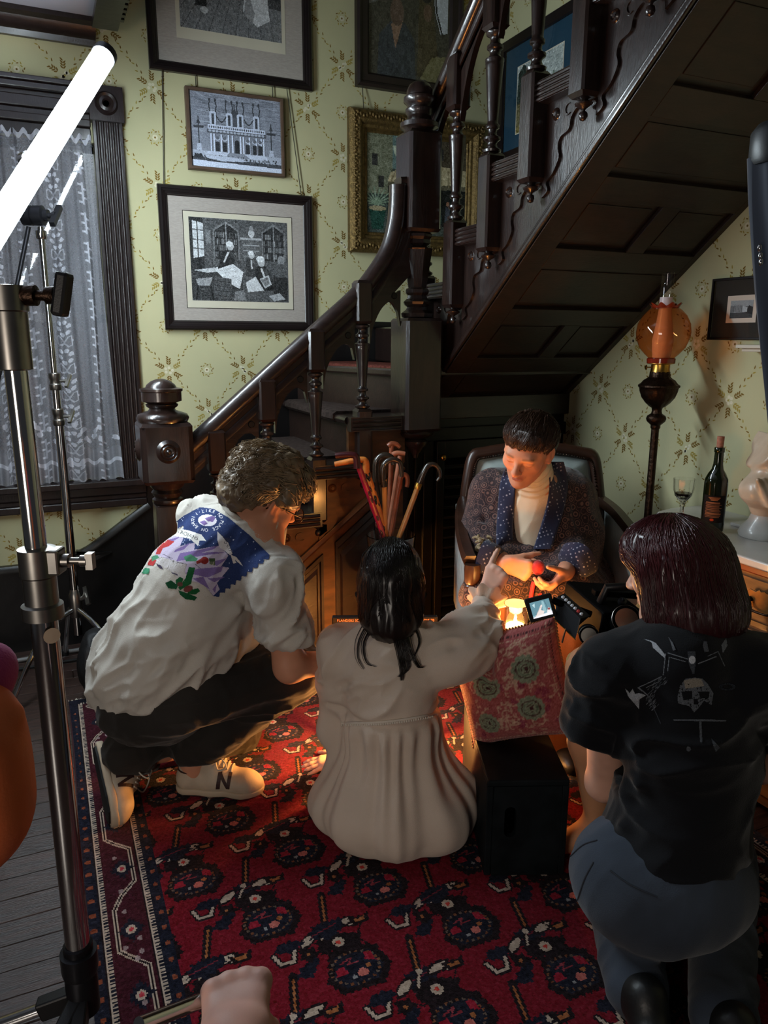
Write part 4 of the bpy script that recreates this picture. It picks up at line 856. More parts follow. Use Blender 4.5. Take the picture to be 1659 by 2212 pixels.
picture('framed_lake_print', 'lake and pines print with blue mat in black frame, seen between balusters', 'picture', FR, 3.02, 3.70, 2.36, 2.935, .05, .02, black_f, [(0, 0), (0, .022), (.004, .026), (.046, .024), (.05, .012)],
        [(3.065, 3.655, 2.405, 2.89, .006, tealm, 'mat_board'), (3.165, 3.545, 2.475, 2.79, .007, cream, 'paper'), (3.17, 3.54, 2.48, 2.785, .0078, art_lake(), 'print')])
dkm = mat('dark_grey_mat', (58, 54, 50), .85, var=.05, spec=.1)
picture('small_framed_print', 'small black framed abbey engraving with dark mat, right wall above bust', 'picture', FR, 1.925, 2.165, 1.453, 1.674, .01, .015, black_f, [(0, 0), (0, .016), (.002, .018), (.008, .018), (.009, .01)],
        [(1.932, 2.158, 1.46, 1.667, .005, dkm, 'mat_board'), (1.964, 2.094, 1.514, 1.610, .006, mat('pale_paper', (214, 196, 180), .85), 'paper'), (1.98, 2.078, 1.53, 1.592, .0068, art_abbey(), 'engraving')])
def cordline(lbl, pts): tag(MB().tube(pts, .0022, 6).build('picture_cord', mat('picture_wire', (58, 52, 40), .6), smooth=60), lbl, 'cord')
cordline('left hanging wire of the library engraving', [(.60, TW - .012, 2.60), (.578, TW - .014, 2.12)]); cordline('right hanging wire of the library engraving', [(1.17, TW - .012, 2.60), (1.232, TW - .014, 2.12)])
cordline('left hanging wire of the facade engraving', [(.745, TW - .012, 2.60), (.745, TW - .014, 2.545)]); cordline('right hanging wire of the facade engraving', [(1.10, TW - .012, 2.60), (1.10, TW - .014, 2.545)])
cordline('short chain between dim portrait and gilt frame', [(1.555, TW - .012, 2.66), (1.555, TW - .03, 2.55)])
# little shelf corner at the right edge
tag(MB().box(SW - .09, SW, 1.80, 1.965, 1.425, 1.437).box(SW - .07, SW, 1.81, 1.955, 1.413, 1.425).build('wall_shelf', mat('pale_shelf', (196, 186, 170), .5), smooth=0, bevel=.002), 'small pale wall shelf under the abbey engraving, right edge', 'shelf')
# ================================================================== rug
def rug():
    RX0, RX1, RY0, RY1, cell = -.02, 1.84, .75, 3.075, .0038
    w, h = int((RX1 - RX0) / cell), int((RY1 - RY0) / cell); cv = Canvas(w, h, (118, 11, 30))
    X = lambda x: (x - RX0) / cell; Y = lambda y: (RY1 - y) / cell
    navy, dk, wh, pk, gd, mar = (20, 22, 38), (24, 11, 16), (190, 170, 152), (200, 112, 102), (160, 96, 54), (60, 12, 26)
    jit = lambda: rng.uniform(-.004, .004)
    # field motifs
    def P(cx, cy, pts, m=1): return [(X(cx + a * m), Y(cy + b)) for a, b in pts]
    def zig(pts, amp=.003):
        out = []
        for (a, b), (c, d) in zip(pts, pts[1:] + pts[:1]):
            L = math.hypot(c - a, d - b); n = max(1, int(L / .009)); nx_, ny_ = -(d - b) / L, (c - a) / L
            for k in range(n): t = k / n; s = amp if k % 2 else -amp; out.append((a + (c - a) * t + nx_ * s, b + (d - b) * t + ny_ * s))
        return out
    def cellm(cx, cy, m):
        cv.poly(P(cx, cy, zig([(-.075, -.02), (-.05, -.062), (.05, -.066), (.085, -.02), (.07, .045), (.02, .07), (-.045, .062)]), m), dk)
        cv.poly(P(cx, cy, [(-.058, -.018), (-.038, -.048), (.04, -.05), (.066, -.014), (.052, .036), (-.036, .046)], m), navy)
        for a in np.linspace(0, 6.28, 26): cv.ell(X(cx + m * .058 * math.cos(a)), Y(cy + .046 * math.sin(a)), 1.0, 1.0, (120, 72, 44) if int(a * 4) % 2 else (104, 88, 76))
        cv.poly(P(cx, cy, [(-.05, -.01), (-.02, -.012), (-.026, .012), (-.046, .008)], m), (150, 24, 46)); cv.poly(P(cx, cy, [(.03, .012), (.054, .0), (.05, .03), (.032, .034)], m), (150, 24, 46))
        cv.ell(X(cx + .012 * m), Y(cy - .02), 3.4, 3.0, pk); cv.ell(X(cx + .03 * m), Y(cy - .005), 1.8, 1.8, gd); cv.ell(X(cx - .012 * m), Y(cy - .026), 1.4, 1.4, (150, 150, 150))
        cv.line(P(cx, cy, [(-.03, .02), (0, .03), (-.014, .012), (.012, .014)], m), 1.2, (140, 50, 60))
        ty_ = cy + .075; cv.poly(P(cx - .012 * m, ty_, zig([(-.05, -.01), (.05, -.012), (.062, .02), (.0, .045), (-.05, .03)]), m), dk)
        for k in range(8): a = k * .785; cv.ell(X(cx - .01 * m + .009 * math.cos(a)), Y(ty_ + .012 + .009 * math.sin(a)), 1.7, 1.7, wh)
        cv.ell(X(cx - .01 * m), Y(ty_ + .012), 1.6, 1.6, (200, 60, 50))
        cv.line(P(cx, ty_, [(-.05, .028), (-.03, .066)], m), 3.4, dk); cv.line(P(cx, ty_, [(-.046, .034), (-.032, .06)], m), 1.6, wh); cv.line(P(cx, ty_, [(.0, .066), (.046, .05)], m), 3.4, dk); cv.line(P(cx, ty_, [(.004, .064), (.04, .052)], m), 1.6, wh)
        for a0, b0, r in ((-.075, .105, .6), (.02, .125, .25)):
            lf_ = [(-.028, 0), (-.01, .011), (.012, .009), (.028, .0), (.01, -.010), (-.012, -.008)]; c, s = math.cos(r), math.sin(r)
            q = [(a0 + x * c - y * s, ty_ - cy - .03 + b0 - .03 + x * s + y * c) for x, y in lf_]
            cv.poly(P(cx, cy, [(a0 + (a - a0) * 1.4, (ty_ - cy + b0 - .06) + (b - (ty_ - cy + b0 - .06)) * 1.6) for a, b in q], m), dk); cv.poly(P(cx, cy, zig(q, .0015), m), wh)
        cv.ell(X(cx - .026 * m), Y(ty_ + .072), 2, 2.4, wh)
        # half-way motifs: U cup, navy leaves, paddle leaf, butterflies
        ux, uy = cx + .155, cy + .09
        cv.line(P(ux, uy, [(-.026, .012), (-.016, -.02), (.014, -.022), (.028, .016)], m), 4.6, dk); cv.line(P(ux, uy, [(-.026, .012), (-.016, -.018), (.014, -.02), (.026, .012)], m), 2.2, wh)
        cv.poly(P(cx - .10, cy + .035, zig([(-.035, -.012), (0, -.024), (.03, .02), (.02, .03), (-.02, .012)], .003), m), navy)
        cv.poly(P(cx + .03, cy - .105, zig([(-.05, -.004), (-.01, -.02), (.036, 0), (0, .02), (-.03, .012)], .003), m), navy)
        cv.poly(P(cx + .06, cy - .145, zig([(-.022, -.008), (0, -.024), (.024, -.008), (.018, .018), (-.016, .018)], .003), m), dk); cv.ell(X(cx + .06 * m), Y(cy - .145), 1.4, 1.4, gd)
        cv.line(P(cx + .14, cy - .02, [(-.012, -.05), (.014, .05)], m), 5.5, dk); cv.line(P(cx + .14, cy - .02, [(-.009, -.042), (.012, .042)], m), 1.4, gd)
        cv.poly(P(cx + .125, cy - .09, zig([(-.05, -.014), (0, -.03), (.05, -.004), (.042, .026), (-.03, .024)], .004), m), navy); cv.line(P(cx + .125, cy - .09, [(-.04, -.006), (.03, .012)], m), 1, (110, 30, 44))
        cv.poly(P(cx - .09, cy - .09, [(-.03, .018), (-.012, .01), (0, .014), (.014, .01), (.03, .02), (.022, -.012), (-.018, -.014)], m), dk); cv.poly(P(cx - .09, cy - .09, [(-.016, .008), (0, .004), (.016, .01), (.012, -.005), (-.01, -.006)], m), gd)
        cv.line(P(cx, cy, [(-.09, -.1), (-.12, -.14), (-.10, -.17)], m), 1.1, dk); cv.line(P(cx, cy, [(.06, -.13), (.10, -.16), (.13, -.14)], m), 1.1, dk)
    for i in range(-1, 9):
        for j in range(-1, 13):
            cellm(.40 + i * .30 + (.15 if j % 2 else 0) + jit(), 1.38 + (j - 3) * .222 + jit(), 1)
    # borders: laid over the field along the left, back and right edges
    def band(d0, d1, col):
        for a in ((RX0 + d0, RX0 + d1, RY0, RY1 - d0),): cv.poly([(X(a[0]), Y(a[2])), (X(a[1]), Y(a[2])), (X(a[1]), Y(a[3])), (X(a[0]), Y(a[3]))], col)
        cv.poly([(X(RX0 + d0), Y(RY1 - d0)), (X(RX1 - d0), Y(RY1 - d0)), (X(RX1 - d0), Y(RY1 - d1)), (X(RX0 + d0), Y(RY1 - d1))], col)
        cv.poly([(X(RX1 - d1), Y(RY0)), (X(RX1 - d0), Y(RY0)), (X(RX1 - d0), Y(RY1 - d0)), (X(RX1 - d1), Y(RY1 - d0))], col)
    band(0, .19, navy); band(.05, .145, mar)
    def beads(d):
        n = int((RY1 - d - RY0) / .0105)
        for k in range(n):
            y = RY0 + k * .0105
            for x in (RX0 + d, RX1 - d): cv.poly([(X(x - .008), Y(y)), (X(x + .006), Y(y + .001)), (X(x + .008), Y(y + .006)), (X(x - .006), Y(y + .006))], wh)
        for x in (RX0 + d, RX1 - d): cv.line([(X(x - .007), Y(RY0)), (X(x - .007), Y(RY1 - d))], 1.2, wh); cv.line([(X(x - .011), Y(RY0)), (X(x - .011), Y(RY1 - d))], 1.0, dk)
        for k in range(int((RX1 - RX0 - 2 * d) / .0105)): x = RX0 + d + k * .0105; cv.poly([(X(x), Y(RY1 - d - .008)), (X(x + .006), Y(RY1 - d - .008)), (X(x + .006), Y(RY1 - d + .008)), (X(x), Y(RY1 - d + .008))], wh)
    beads(.042); beads(.152)
    for k in range(int(2.3 / .055)):
        y = RY0 + k * .055
        for x in (RX0 + .018, RX0 + .176, RX1 - .018, RX1 - .176): cv.ell(X(x), Y(y), 1.7, 2.0, (136, 68, 44))
    for e in (1, -1):
        xb = RX0 if e == 1 else RX1
        y = RY0
        while y < RY1 - .2:
            cv.line([(X(xb + e * .066), Y(y)), (X(xb + e * .066), Y(y + .14)), (X(xb + e * .088), Y(y + .19)), (X(xb + e * .128), Y(y + .24)), (X(xb + e * .128), Y(y + .38)), (X(xb + e * .09), Y(y + .42)), (X(xb + e * .066), Y(y + .45))], 3.4, wh)
            cv.line([(X(xb + e * .066), Y(y)), (X(xb + e * .066), Y(y + .14)), (X(xb + e * .088), Y(y + .19)), (X(xb + e * .128), Y(y + .24)), (X(xb + e * .128), Y(y + .38)), (X(xb + e * .09), Y(y + .42)), (X(xb + e * .066), Y(y + .45))], 1.1, dk)
            for q, (a, c_) in enumerate(((.1, .06), (.1, .30))):
                cv.poly(zig([(X(xb + e * a) - 8, Y(y + c_)), (X(xb + e * a), Y(y + c_) - 11), (X(xb + e * a) + 8, Y(y + c_)), (X(xb + e * a), Y(y + c_) + 11)], 1), navy); cv.ell(X(xb + e * a), Y(y + c_), 3.2, 4, wh); cv.ell(X(xb + e * a), Y(y + c_), 1.5, 2, (190, 60, 70))
            for q in range(5): cv.ell(X(xb + e * rng.uniform(.075, .12)), Y(y + rng.uniform(.0, .45)), 1.5, 2.2, (150, 130, 130))
            y += .45
    cv.noise(7); cv.noise(6, cell=2)
    P_ = lambda U, V: np.stack([RX0 + (RX1 - RX0) * U + .006 * np.sin(V * 9) * (U < .01), RY1 + (RY0 - RY1) * V, .012 + .0012 * nrg.random(len(U))], 1)
    o = grid_obj('pile', cv, P_, mat('rug_wool', (150, 30, 40), .95, attr='Col', spec=.05, bump=.5, bscale=500, sheen=.1), mask=~((cv.X * cell + RX0 > .28) & (RY1 - cv.Y * cell > 2.80)))
    r = MB().prism([(RX0, RY0), (RX1, RY0), (RX1, 2.80), (.28, 2.80), (.28, RY1), (RX0, RY1)], lambda a, b, d: (a, b, d), .0015, .0105).build('rug', mat('rug_backing', (60, 30, 34), .95), smooth=0)
    tag(r, 'red oriental rug with navy medallions, cream beaded border and fringe', 'rug')
    o.parent = r; o.matrix_parent_inverse = Matrix.Translation(-root_loc(r))
    fr = MB()
    for k in range(54):
        x = RX0 + k * (RX1 - RX0) / 330; a = rng.uniform(-.008, .008); fr.add([(x, RY1, .009), (x + .0045, RY1, .009), (x + .003 + a, RY1 + rng.uniform(.022, .04), .004), (x + a, RY1 + rng.uniform(.022, .04), .003)], [(0, 1, 2, 3)])
    f = fr.build('fringe', mat('cream_fringe', (188, 178, 160), .9), r, smooth=0, fix=False); tag(f, kind='stuff')
rug()
# ================================================================== armchair
AR, AF = RIGHT.copy(), -AWAY                     # chair right (as seen) and chair front
AC = Vector((1.585, 2.215, 0)) + AR * .066
def ch(r, f, z): return AC + AR * r + AF * f + UP * z
arm = thing('armchair', 'high-backed wooden armchair upholstered in pale blue damask, nailhead trim', 'armchair', tuple(AC))
M['chairwood'] = mat('walnut_chair_frame', (62, 38, 27), .36, var=.4, vscale=12, coat=.3, bump=.06, bscale=40)
M['damask'] = mat('pale_blue_damask', (150, 164, 160), .7, var=.22, vscale=14, bump=.1, bscale=200, sheen=.3, col2=(176, 186, 182))
M['whiteside'] = mat('whitewashed_side', (176, 180, 176), .7, var=.3, vscale=30, bump=.15, bscale=60)
lean = .12
def bk_(r, h): return ch(r, -.27 - lean * (h - .42), h)        # point on the back plane
outl = [(-.27, .60), (-.275, .76), (-.258, .92), (-.240, .99), (-.20, 1.004), (-.10, 1.02), (0, 1.026), (.10, 1.02), (.20, 1.004), (.240, .99), (.258, .92), (.275, .76), (.27, .60)]
fp = spline([(a, b, 0) for a, b in outl], 4)
MB().sweep([(-.022, -.02), (.022, -.02), (.026, 0), (.018, .02), (0, .026), (-.018, .02), (-.026, 0)], [bk_(p[0], p[1]) for p in fp], up=AF).build('back_frame', M['chairwood'], arm, smooth=50)
m = MB(); n = 0
for p in spline([(a * .955, b - .014 if b > .9 else b, 0) for a, b in outl], 9):
    q = bk_(p[0], p[1]) + AF * .024; m.ell(q, .0042, .0042, .0042, 6, 4)
tag(m.build('nailheads', M['bronze'], arm, smooth=60, fix=False), kind='stuff')
inner = [(a * .93, .42 + (b - .42) * .965) for a, b in outl]
def pad(name, poly, fn, d0, bulge, mt, par, n=10):
    cxp = sum(p[0] for p in poly) / len(poly); czp = sum(p[1] for p in poly) / len(poly); v = []; f = []; k = len(poly)
    for j in range(n + 1):
        s = 1 - j / n
        for a, b in poly: v.append(fn(cxp + (a - cxp) * s, czp + (b - czp) * s, d0 + bulge * (1 - s ** 2.4) ** .8 if s < 1 else d0))
    for j in range(n):
        for i in range(k): f.append((j * k + i, j * k + (i + 1) % k, j * k + k + (i + 1) % k, j * k + k + i))
    return MB().add(v, f).build(name, mt, par, smooth=60)
inp = [(p[0], p[1]) for p in spline([(a, b, 0) for a, b in inner], 3)] + [(.24, .44), (-.24, .44)]
pad('back_cushion', inp, lambda a, b, d: bk_(a, b) + AF * d, .0, .05, M['damask'], arm)
pad('outside_back', inp, lambda a, b, d: bk_(a, b) - AF * d, .0, .02, M['damask'], arm)
m = MB().obox(ch(0, 0, .34), AR, AF, UP, .29, .29, .045); m.build('seat_rail', M['chairwood'], arm, smooth=0, bevel=.008)
pad('seat_cushion', [(-.27, -.27), (.27, -.27), (.285, .27), (-.285, .27)], lambda a, b, d: ch(a, b, .37 + d), 0, .09, M['damask'], arm)
for s in (-1, 1):
    aw = spline([bk_(s * .275, .82), ch(s * .30, -.18, .80), ch(s * .315, 0, .76), ch(s * .315, .16, .735), ch(s * .31, .24, .725)], 5)
    MB().sweep([(-.022, -.016), (.022, -.016), (.026, 0), (.016, .016), (-.016, .016), (-.026, 0)], aw, up=UP).build('arm_rail', M['chairwood'], arm, smooth=50)
    post_ = MB().lathe([(.022, .385), (.024, .40), (.024, .62), (.027, .625), (.027, .64), (.022, .645), (.028, .655), (.03, .70), (.028, .715)], ch(s * .305, .25, 0), 16, rib=lambda a: 1 - .06 * abs(math.sin(a * 5)))
    post_.build('arm_post', M['chairwood'], arm, smooth=30)
    sd = [( .25, .385), (-.30, .385), (-.32, .80), (-.16, .775), (.0, .745), (.25, .71)]
    MB().prism(sd, lambda a, b, d, s=s: ch(s * (.30 + d), a, b), -.012, .012).build('side_panel', M['whiteside'], arm, smooth=0, bevel=.004)
    pad('inner_arm_pad', [(.24, .42), (-.24, .42), (-.26, .79), (-.12, .765), (.24, .70)], lambda a, b, d, s=s: ch(s * (.288 - d), a, b), 0, .035, M['damask'], arm, 6)
    for fr_, L in ((.25, .30), (-.27, .30)):
        MB().lathe([(.013, 0), (.017, .01), (.016, .03), (.024, .24), (.028, .25), (.028, .30)], ch(s * .27, fr_, 0), 14).build('leg', M['chairwood'], arm, smooth=40)
# sheepskin tucked beside the sitter
sh = MB()
for k in range(520):
    t = rng.random(); p = ch(-.255 + rng.uniform(-.02, .02), .16 - t * .02 + rng.uniform(-.07, .05), .78 - t * .34); q = p + Vector((rng.uniform(-.02, .02), rng.uniform(-.02, .02), rng.uniform(-.02, .012)))
    sh.tube([p, (p + q) / 2 + Vector((0, 0, .004)), q], [.005, .005, .003], 5, cap=False)
o = sh.build('sheepskin', mat('curly_fleece', (172, 150, 112), .95, sheen=.4, var=.3, vscale=30), smooth=60, fix=False); tag(o, 'curly cream sheepskin tucked between sitting man and armchair arm', 'sheepskin', kind='stuff')
# ================================================================== marble-topped commode, right
CM = thing('marble_top_commode', 'wooden commode with grey marble top and drawer, right edge', 'commode', (2.1, 1.5, 0))
M['marble'] = mat('grey_veined_marble', (172, 168, 162), .3, var=.35, vscale=5, bump=0, col2=(196, 192, 186), coat=.2)
M['commode'] = mat('walnut_commode', (124, 80, 40), .45, var=.55, vscale=7, stretch=(4, 1, 5), bump=.08, bscale=30, coat=.15)
ZT = .82
topo = [(SW, 2.12), (2.16, 2.12)] + [(p[0], p[1]) for p in spline([(2.16, 2.12, 0), (2.08, 2.10, 0), (2.03, 2.04, 0), (1.995, 1.93, 0), (1.93, 1.83, 0), (1.885, 1.70, 0), (1.87, 1.50, 0), (1.875, 1.30, 0), (1.90, 1.1, 0), (1.98, .95, 0)], 6)] + [(SW, .95)]
MB().prism(topo, lambda a, b, d: (a, b, d), ZT - .026, ZT).build('marble_top', M['marble'], CM, smooth=30, bevel=.006)
sc = lambda k: [(SW - (SW - a) * k, b - (.012 if b > 2 else 0)) for a, b in topo]
MB().prism(sc(.965), lambda a, b, d: (a, b, d), ZT - .05, ZT - .026).build('top_moulding', mat('reddish_moulding', (136, 62, 34), .35, coat=.3, var=.3), CM, smooth=30, bevel=.005)
MB().prism(sc(.93), lambda a, b, d: (a, b, d), .06, ZT - .05).build('carcass', M['commode'], CM, smooth=30)
fy = [1.74, 1.62, 1.5, 1.38, 1.24, 1.12]; fx = [SW - (SW - a) * .93 for a in (1.893, 1.877, 1.87, 1.872, 1.882, 1.898)]
dw = MB(); v = []
for d in (0, .012):
    for z in (.635, .755): v += [(x - d, y, z) for x, y in zip(fx, fy)]
n = len(fx); f = [(i, i + 1, n + i + 1, n + i) for i in range(n - 1)] + [(2 * n + i, 3 * n + i, 3 * n + i + 1, 2 * n + i + 1) for i in range(n - 1)] + [(i, 2 * n + i, 2 * n + i + 1, i + 1) for i in range(n - 1)] + [(n + i, n + i + 1, 3 * n + i + 1, 3 * n + i) for i in range(n - 1)] + [(0, n, 3 * n, 2 * n), (n - 1, 3 * n - 1, 4 * n - 1, 2 * n - 1)]
f[-1] = (n - 1, 2 * n - 1, 4 * n - 1, 3 * n - 1)
drw = dw.add(v, f).build('drawer', M['commode'], CM, smooth=30)
MB().prism([(a - (0.005), b) for a, b in sc(.935)][2:-1] + [(SW, .95), (SW, 2.1)], lambda a, b, d: (a, b, d), .612, .626).build('bead', M['commode'], CM, smooth=30)
hx_, hy_, hz_ = 1.874, 1.445, .70
pl = MB(); po = [(0, .034), (.012, .03), (.018, .036), (.03, .026), (.05, .03), (.062, .018), (.055, .004), (.064, -.012), (.045, -.026), (.03, -.022), (.016, -.034), (0, -.03)]
pl.prism([(-a, b) for a, b in po[::-1]] + po, lambda a, b, d: (hx_ - d, hy_ + a, hz_ + b), 0, .004); hp = pl.build('handle_plate', mat('antique_brass', (128, 88, 42), .5, .6, var=.3, vscale=60), drw, smooth=30, bevel=.0015)
hnd = MB().tube(spline([(hx_ - .006, hy_ - .045, hz_), (hx_ - .022, hy_ - .046, hz_ - .004), (hx_ - .024, hy_ - .035, hz_ - .022), (hx_ - .024, hy_, hz_ - .026), (hx_ - .024, hy_ + .035, hz_ - .022), (hx_ - .022, hy_ + .046, hz_ - .004), (hx_ - .006, hy_ + .045, hz_)], 4), .0038, 8)
for s in (-1, 1): hnd.lathe([(.008, 0), (.009, .006), (.006, .012), (.007, .018), (0, .02)], (hx_ - .004, hy_ + s * .045, hz_), 12, (-1, 0, 0))
hnd.build('handle', M['bronze'], drw, smooth=50)
ky = 1.60; kxp = atx(1546, 1222, 1.885); m = MB().prism([(-.008, -.016), (.008, -.016), (.008, .008), (.004, .014), (-.004, .014), (-.008, .008)], lambda a, b, d: (1.882 - d, ky + a, .70 + b), 0, .004); m.build('escutcheon', mat('bone_escutcheon', (206, 186, 150), .5), drw, smooth=0)
MB().prism([(-.002, -.010), (.002, -.010), (.0015, 0), (.003, .004), (0, .008), (-.003, .004), (-.0015, 0)], lambda a, b, d: (1.8785 - d, ky + a, .70 + b), 0, .0012).build('keyhole', M['rubber'], drw, smooth=0)
for y0, y1 in ((1.10, 1.41), (1.44, 1.72)):
    MB().box(1.885, 1.905, y0, y1, .10, .60).build('cupboard_door', M['commode'], CM, smooth=0, bevel=.004)
    MB().box(1.877, 1.886, y0 + .05, y1 - .05, .15, .55).build('door_panel', M['commode'], CM, smooth=0, bevel=.006)
# marble shelf on scrolled brackets at the back of the top
MB().prism([(SW - .012, ZT), (SW - .012, ZT + .15), (SW, ZT + .15), (SW, ZT)], lambda a, b, d: (a, d, b), .95, 1.83).build('splashback', M['marble'], CM, smooth=0, bevel=.003)
MB().box(SW - .12, SW - .001, .95, 1.80, ZT + .14, ZT + .158).build('shelf', M['marble'], CM, smooth=0, bevel=.005)
MB().box(SW - .18, SW - .001, .95, 1.83, ZT, ZT + .012).build('shelf_base', M['marble'], CM, smooth=0, bevel=.004)
for y in (1.765, 1.02):
    s_ = spline([(0, .128, 0), (.10, .128, 0), (.104, .105, 0), (.085, .085, 0), (.06, .07, 0), (.055, .045, 0), (.075, .02, 0), (.08, 0, 0)], 4)
    MB().prism([(p[0], p[1]) for p in s_] + [(0, 0)], lambda a, b, d: (SW - .012 - a, y + d, ZT + .012 + b), -.02, .02).build('shelf_bracket', M['marble'], CM, smooth=30)
rd = MB().prism(arc(1.73, ZT + .158, .075, 0, 180, 16), lambda a, b, d: (SW - d, a, b), .001, .014).build('back_crest', M['marble'], CM, smooth=30)
# things on the commode
jx, jy, jz = 2.25, 1.745, ZT + .159
t = MB().lathe([(.03, 0), (.034, .004), (.028, .012), (.036, .024), (.034, .034), (.04, .036), (.036, .046), (.022, .054), (.01, .058), (.008, .066), (.012, .07), (.008, .078), (0, .08)], (jx, jy, jz), 18, rib=lambda a: 1 + .07 * math.sin(a * 9)).build('trinket_box', M['blackplastic'], smooth=40)
tag(t, 'small black lidded trinket box on the marble shelf', 'box')
bx, by_, bz = 2.03, 1.80, ZT
ax = Vector((0, 0, 1))
M['bottleglass'] = mat('green_bottle_glass', (22, 30, 8), .06, spec=.6, trans=.25, coat=.5)
bt = MB().lathe([(0, .004), (.03, .0), (.0365, .004), (.0375, .012), (.0375, .165), (.036, .18), (.028, .198), (.019, .212), (.0155, .23), (.0142, .268), (.0165, .27), (.0165, .284), (.0145, .286), (.013, .286)], (bx, by_, bz), 32).build('wine_bottle', M['bottleglass'], smooth=50)
tag(bt, 'dark green wine bottle with black back label and cork', 'bottle')
MB().lathe([(.0108, .275), (.0112, .30), (.0118, .315), (.0116, .322), (0, .323)], (bx, by_, bz), 18).build('cork', mat('cork', (176, 116, 92), .8, var=.4, vscale=120), bt, smooth=40)
def bottle_label():
    w, h = 60, 66; cv = Canvas(w, h, (26, 20, 20)); 
    for k in range(3): cv.line([(16 + k * 3, 5 + k * 3), (44 - k * 3, 5 + k * 3)], 1.6, (170, 110, 70))
    for k in range(14): cv.line([(9, 17 + k * 2.7), (9 + rng.uniform(34, 42), 17 + k * 2.7)], 1.1, (176, 120, 84))
    cv.ell(28, 59, 5, 3.4, (200, 70, 30)); cv.line([(5, 14), (5, 60), (54, 60), (54, 14)], 1.0, (120, 90, 60))
    a0 = math.atan2(-by_, -bx)
    fn = lambda U, V: np.stack([bx + .0381 * np.cos(a0 - 1.0 + U * 2.0), by_ + .0381 * np.sin(a0 - 1.0 + U * 2.0), bz + .128 - V * .092], 1)
    grid_obj('label', cv, fn, M['attr'], bt, smooth=180)
bottle_label()
gx, gy = 2.06, 1.965
GL = mat('cut_crystal', (255, 255, 255), .02, trans=1.0, ior=1.5)
gb = MB().lathe([(.0, .0), (.03, .0), (.031, .003), (.012, .008), (.006, .014), (.006, .05), (.009, .056), (.006, .062), (.014, .07), (.028, .088), (.034, .11), (.037, .15), (.0355, .15), (.032, .11), (.026, .09), (.012, .076), (0, .074)], (gx, gy, ZT), 24, rib=lambda a: 1 + .03 * abs(math.sin(a * 6))).build('crystal_goblet', GL, smooth=20)
tag(gb, 'cut crystal goblet with a little red wine, left of bottle', 'glass')
MB().lathe([(0, .0765), (.012, .078), (.025, .0915), (.0275, .098), (0, .098)], (gx, gy, ZT), 20).build('wine', mat('red_wine', (80, 6, 12), .05, trans=.3), gb, smooth=40)
# ================================================================== smooth solid modelling for bodies and cloth (distance fields meshed by surface nets)
A3 = lambda p: np.array(p, np.float32)
def nz(v): v = Vector(v); v.normalize(); return v
def cone(a, b, ra, rb, k=.02, op='+'): return ('c', A3(a), A3(b), ra, rb, k, op)
def ell(c, r, axes=None, k=.02, op='+'): return ('e', A3(c), A3(r), None if axes is None else np.array([list(q) for q in axes], np.float32), k, op)
def rbox(c, h, axes=None, rad=.01, k=.02, op='+'): return ('b', A3(c), A3(h), None if axes is None else np.array([list(q) for q in axes], np.float32), rad, k, op)
def half(p, n, k=.005): return ('p', A3(p), A3(nz(n)), k, 'i')             # keeps the side that n points away from
def chain(pts, rs, k=.02, op='+'): return [cone(pts[i], pts[i + 1], rs[i], rs[i + 1], k, op) for i in range(len(pts) - 1)]
def sdf(prims, P):
    d = None
    for q in prims:
        t = q[0]; k, op = q[-2], q[-1]
        if t == 'c':
            _, a, b, ra, rb = q[:5]; ba = b - a; pa = P - a; h = np.clip(pa @ ba / max(1e-9, float(ba @ ba)), 0, 1)
            pa -= h[:, None] * ba; e = np.sqrt(np.einsum('ij,ij->i', pa, pa)) - (ra + (rb - ra) * h)
        elif t == 'e':
            _, c, r, ax = q[:4]; p = P - c
            if ax is not None: p = p @ ax.T
            p1 = p / r; p2 = p1 / r; k0 = np.sqrt(np.einsum('ij,ij->i', p1, p1)); k1 = np.sqrt(np.einsum('ij,ij->i', p2, p2)); e = k0 * (k0 - 1) / np.maximum(k1, 1e-9)
        elif t == 'b':
            _, c, h_, ax, rad = q[:5]; p = P - c
            if ax is not None: p = p @ ax.T
            w = np.abs(p) - (h_ - rad); e = np.sqrt((np.maximum(w, 0) ** 2).sum(1)) + np.minimum(w.max(1), 0) - rad
        else:
            _, c, n = q[:3]; e = (P - c) @ n
        if d is None: d = e; continue
        if op == '+': h = np.maximum(k - np.abs(d - e), 0) / k; d = np.minimum(d, e) - h * h * k * .25
        elif op == '-': e = -e; h = np.maximum(k - np.abs(d - e), 0) / k; d = np.maximum(d, e) + h * h * k * .25
        else: h = np.maximum(k - np.abs(d - e), 0) / k; d = np.maximum(d, e) + h * h * k * .25
    return d
def bounds(prims, m=.03):
    lo = np.full(3, 1e9); hi = -lo
    for q in prims:
        if q[-1] != '+': continue
        if q[0] == 'c':
            for p, r in ((q[1], q[3]), (q[2], q[4])): lo = np.minimum(lo, p - r); hi = np.maximum(hi, p + r)
        elif q[0] == 'e': lo = np.minimum(lo, q[1] - q[2].max()); hi = np.maximum(hi, q[1] + q[2].max())
        elif q[0] == 'b': r = np.linalg.norm(q[2]) if q[3] is not None else q[2]; lo = np.minimum(lo, q[1] - r); hi = np.maximum(hi, q[1] + r)
    return lo - m, hi + m
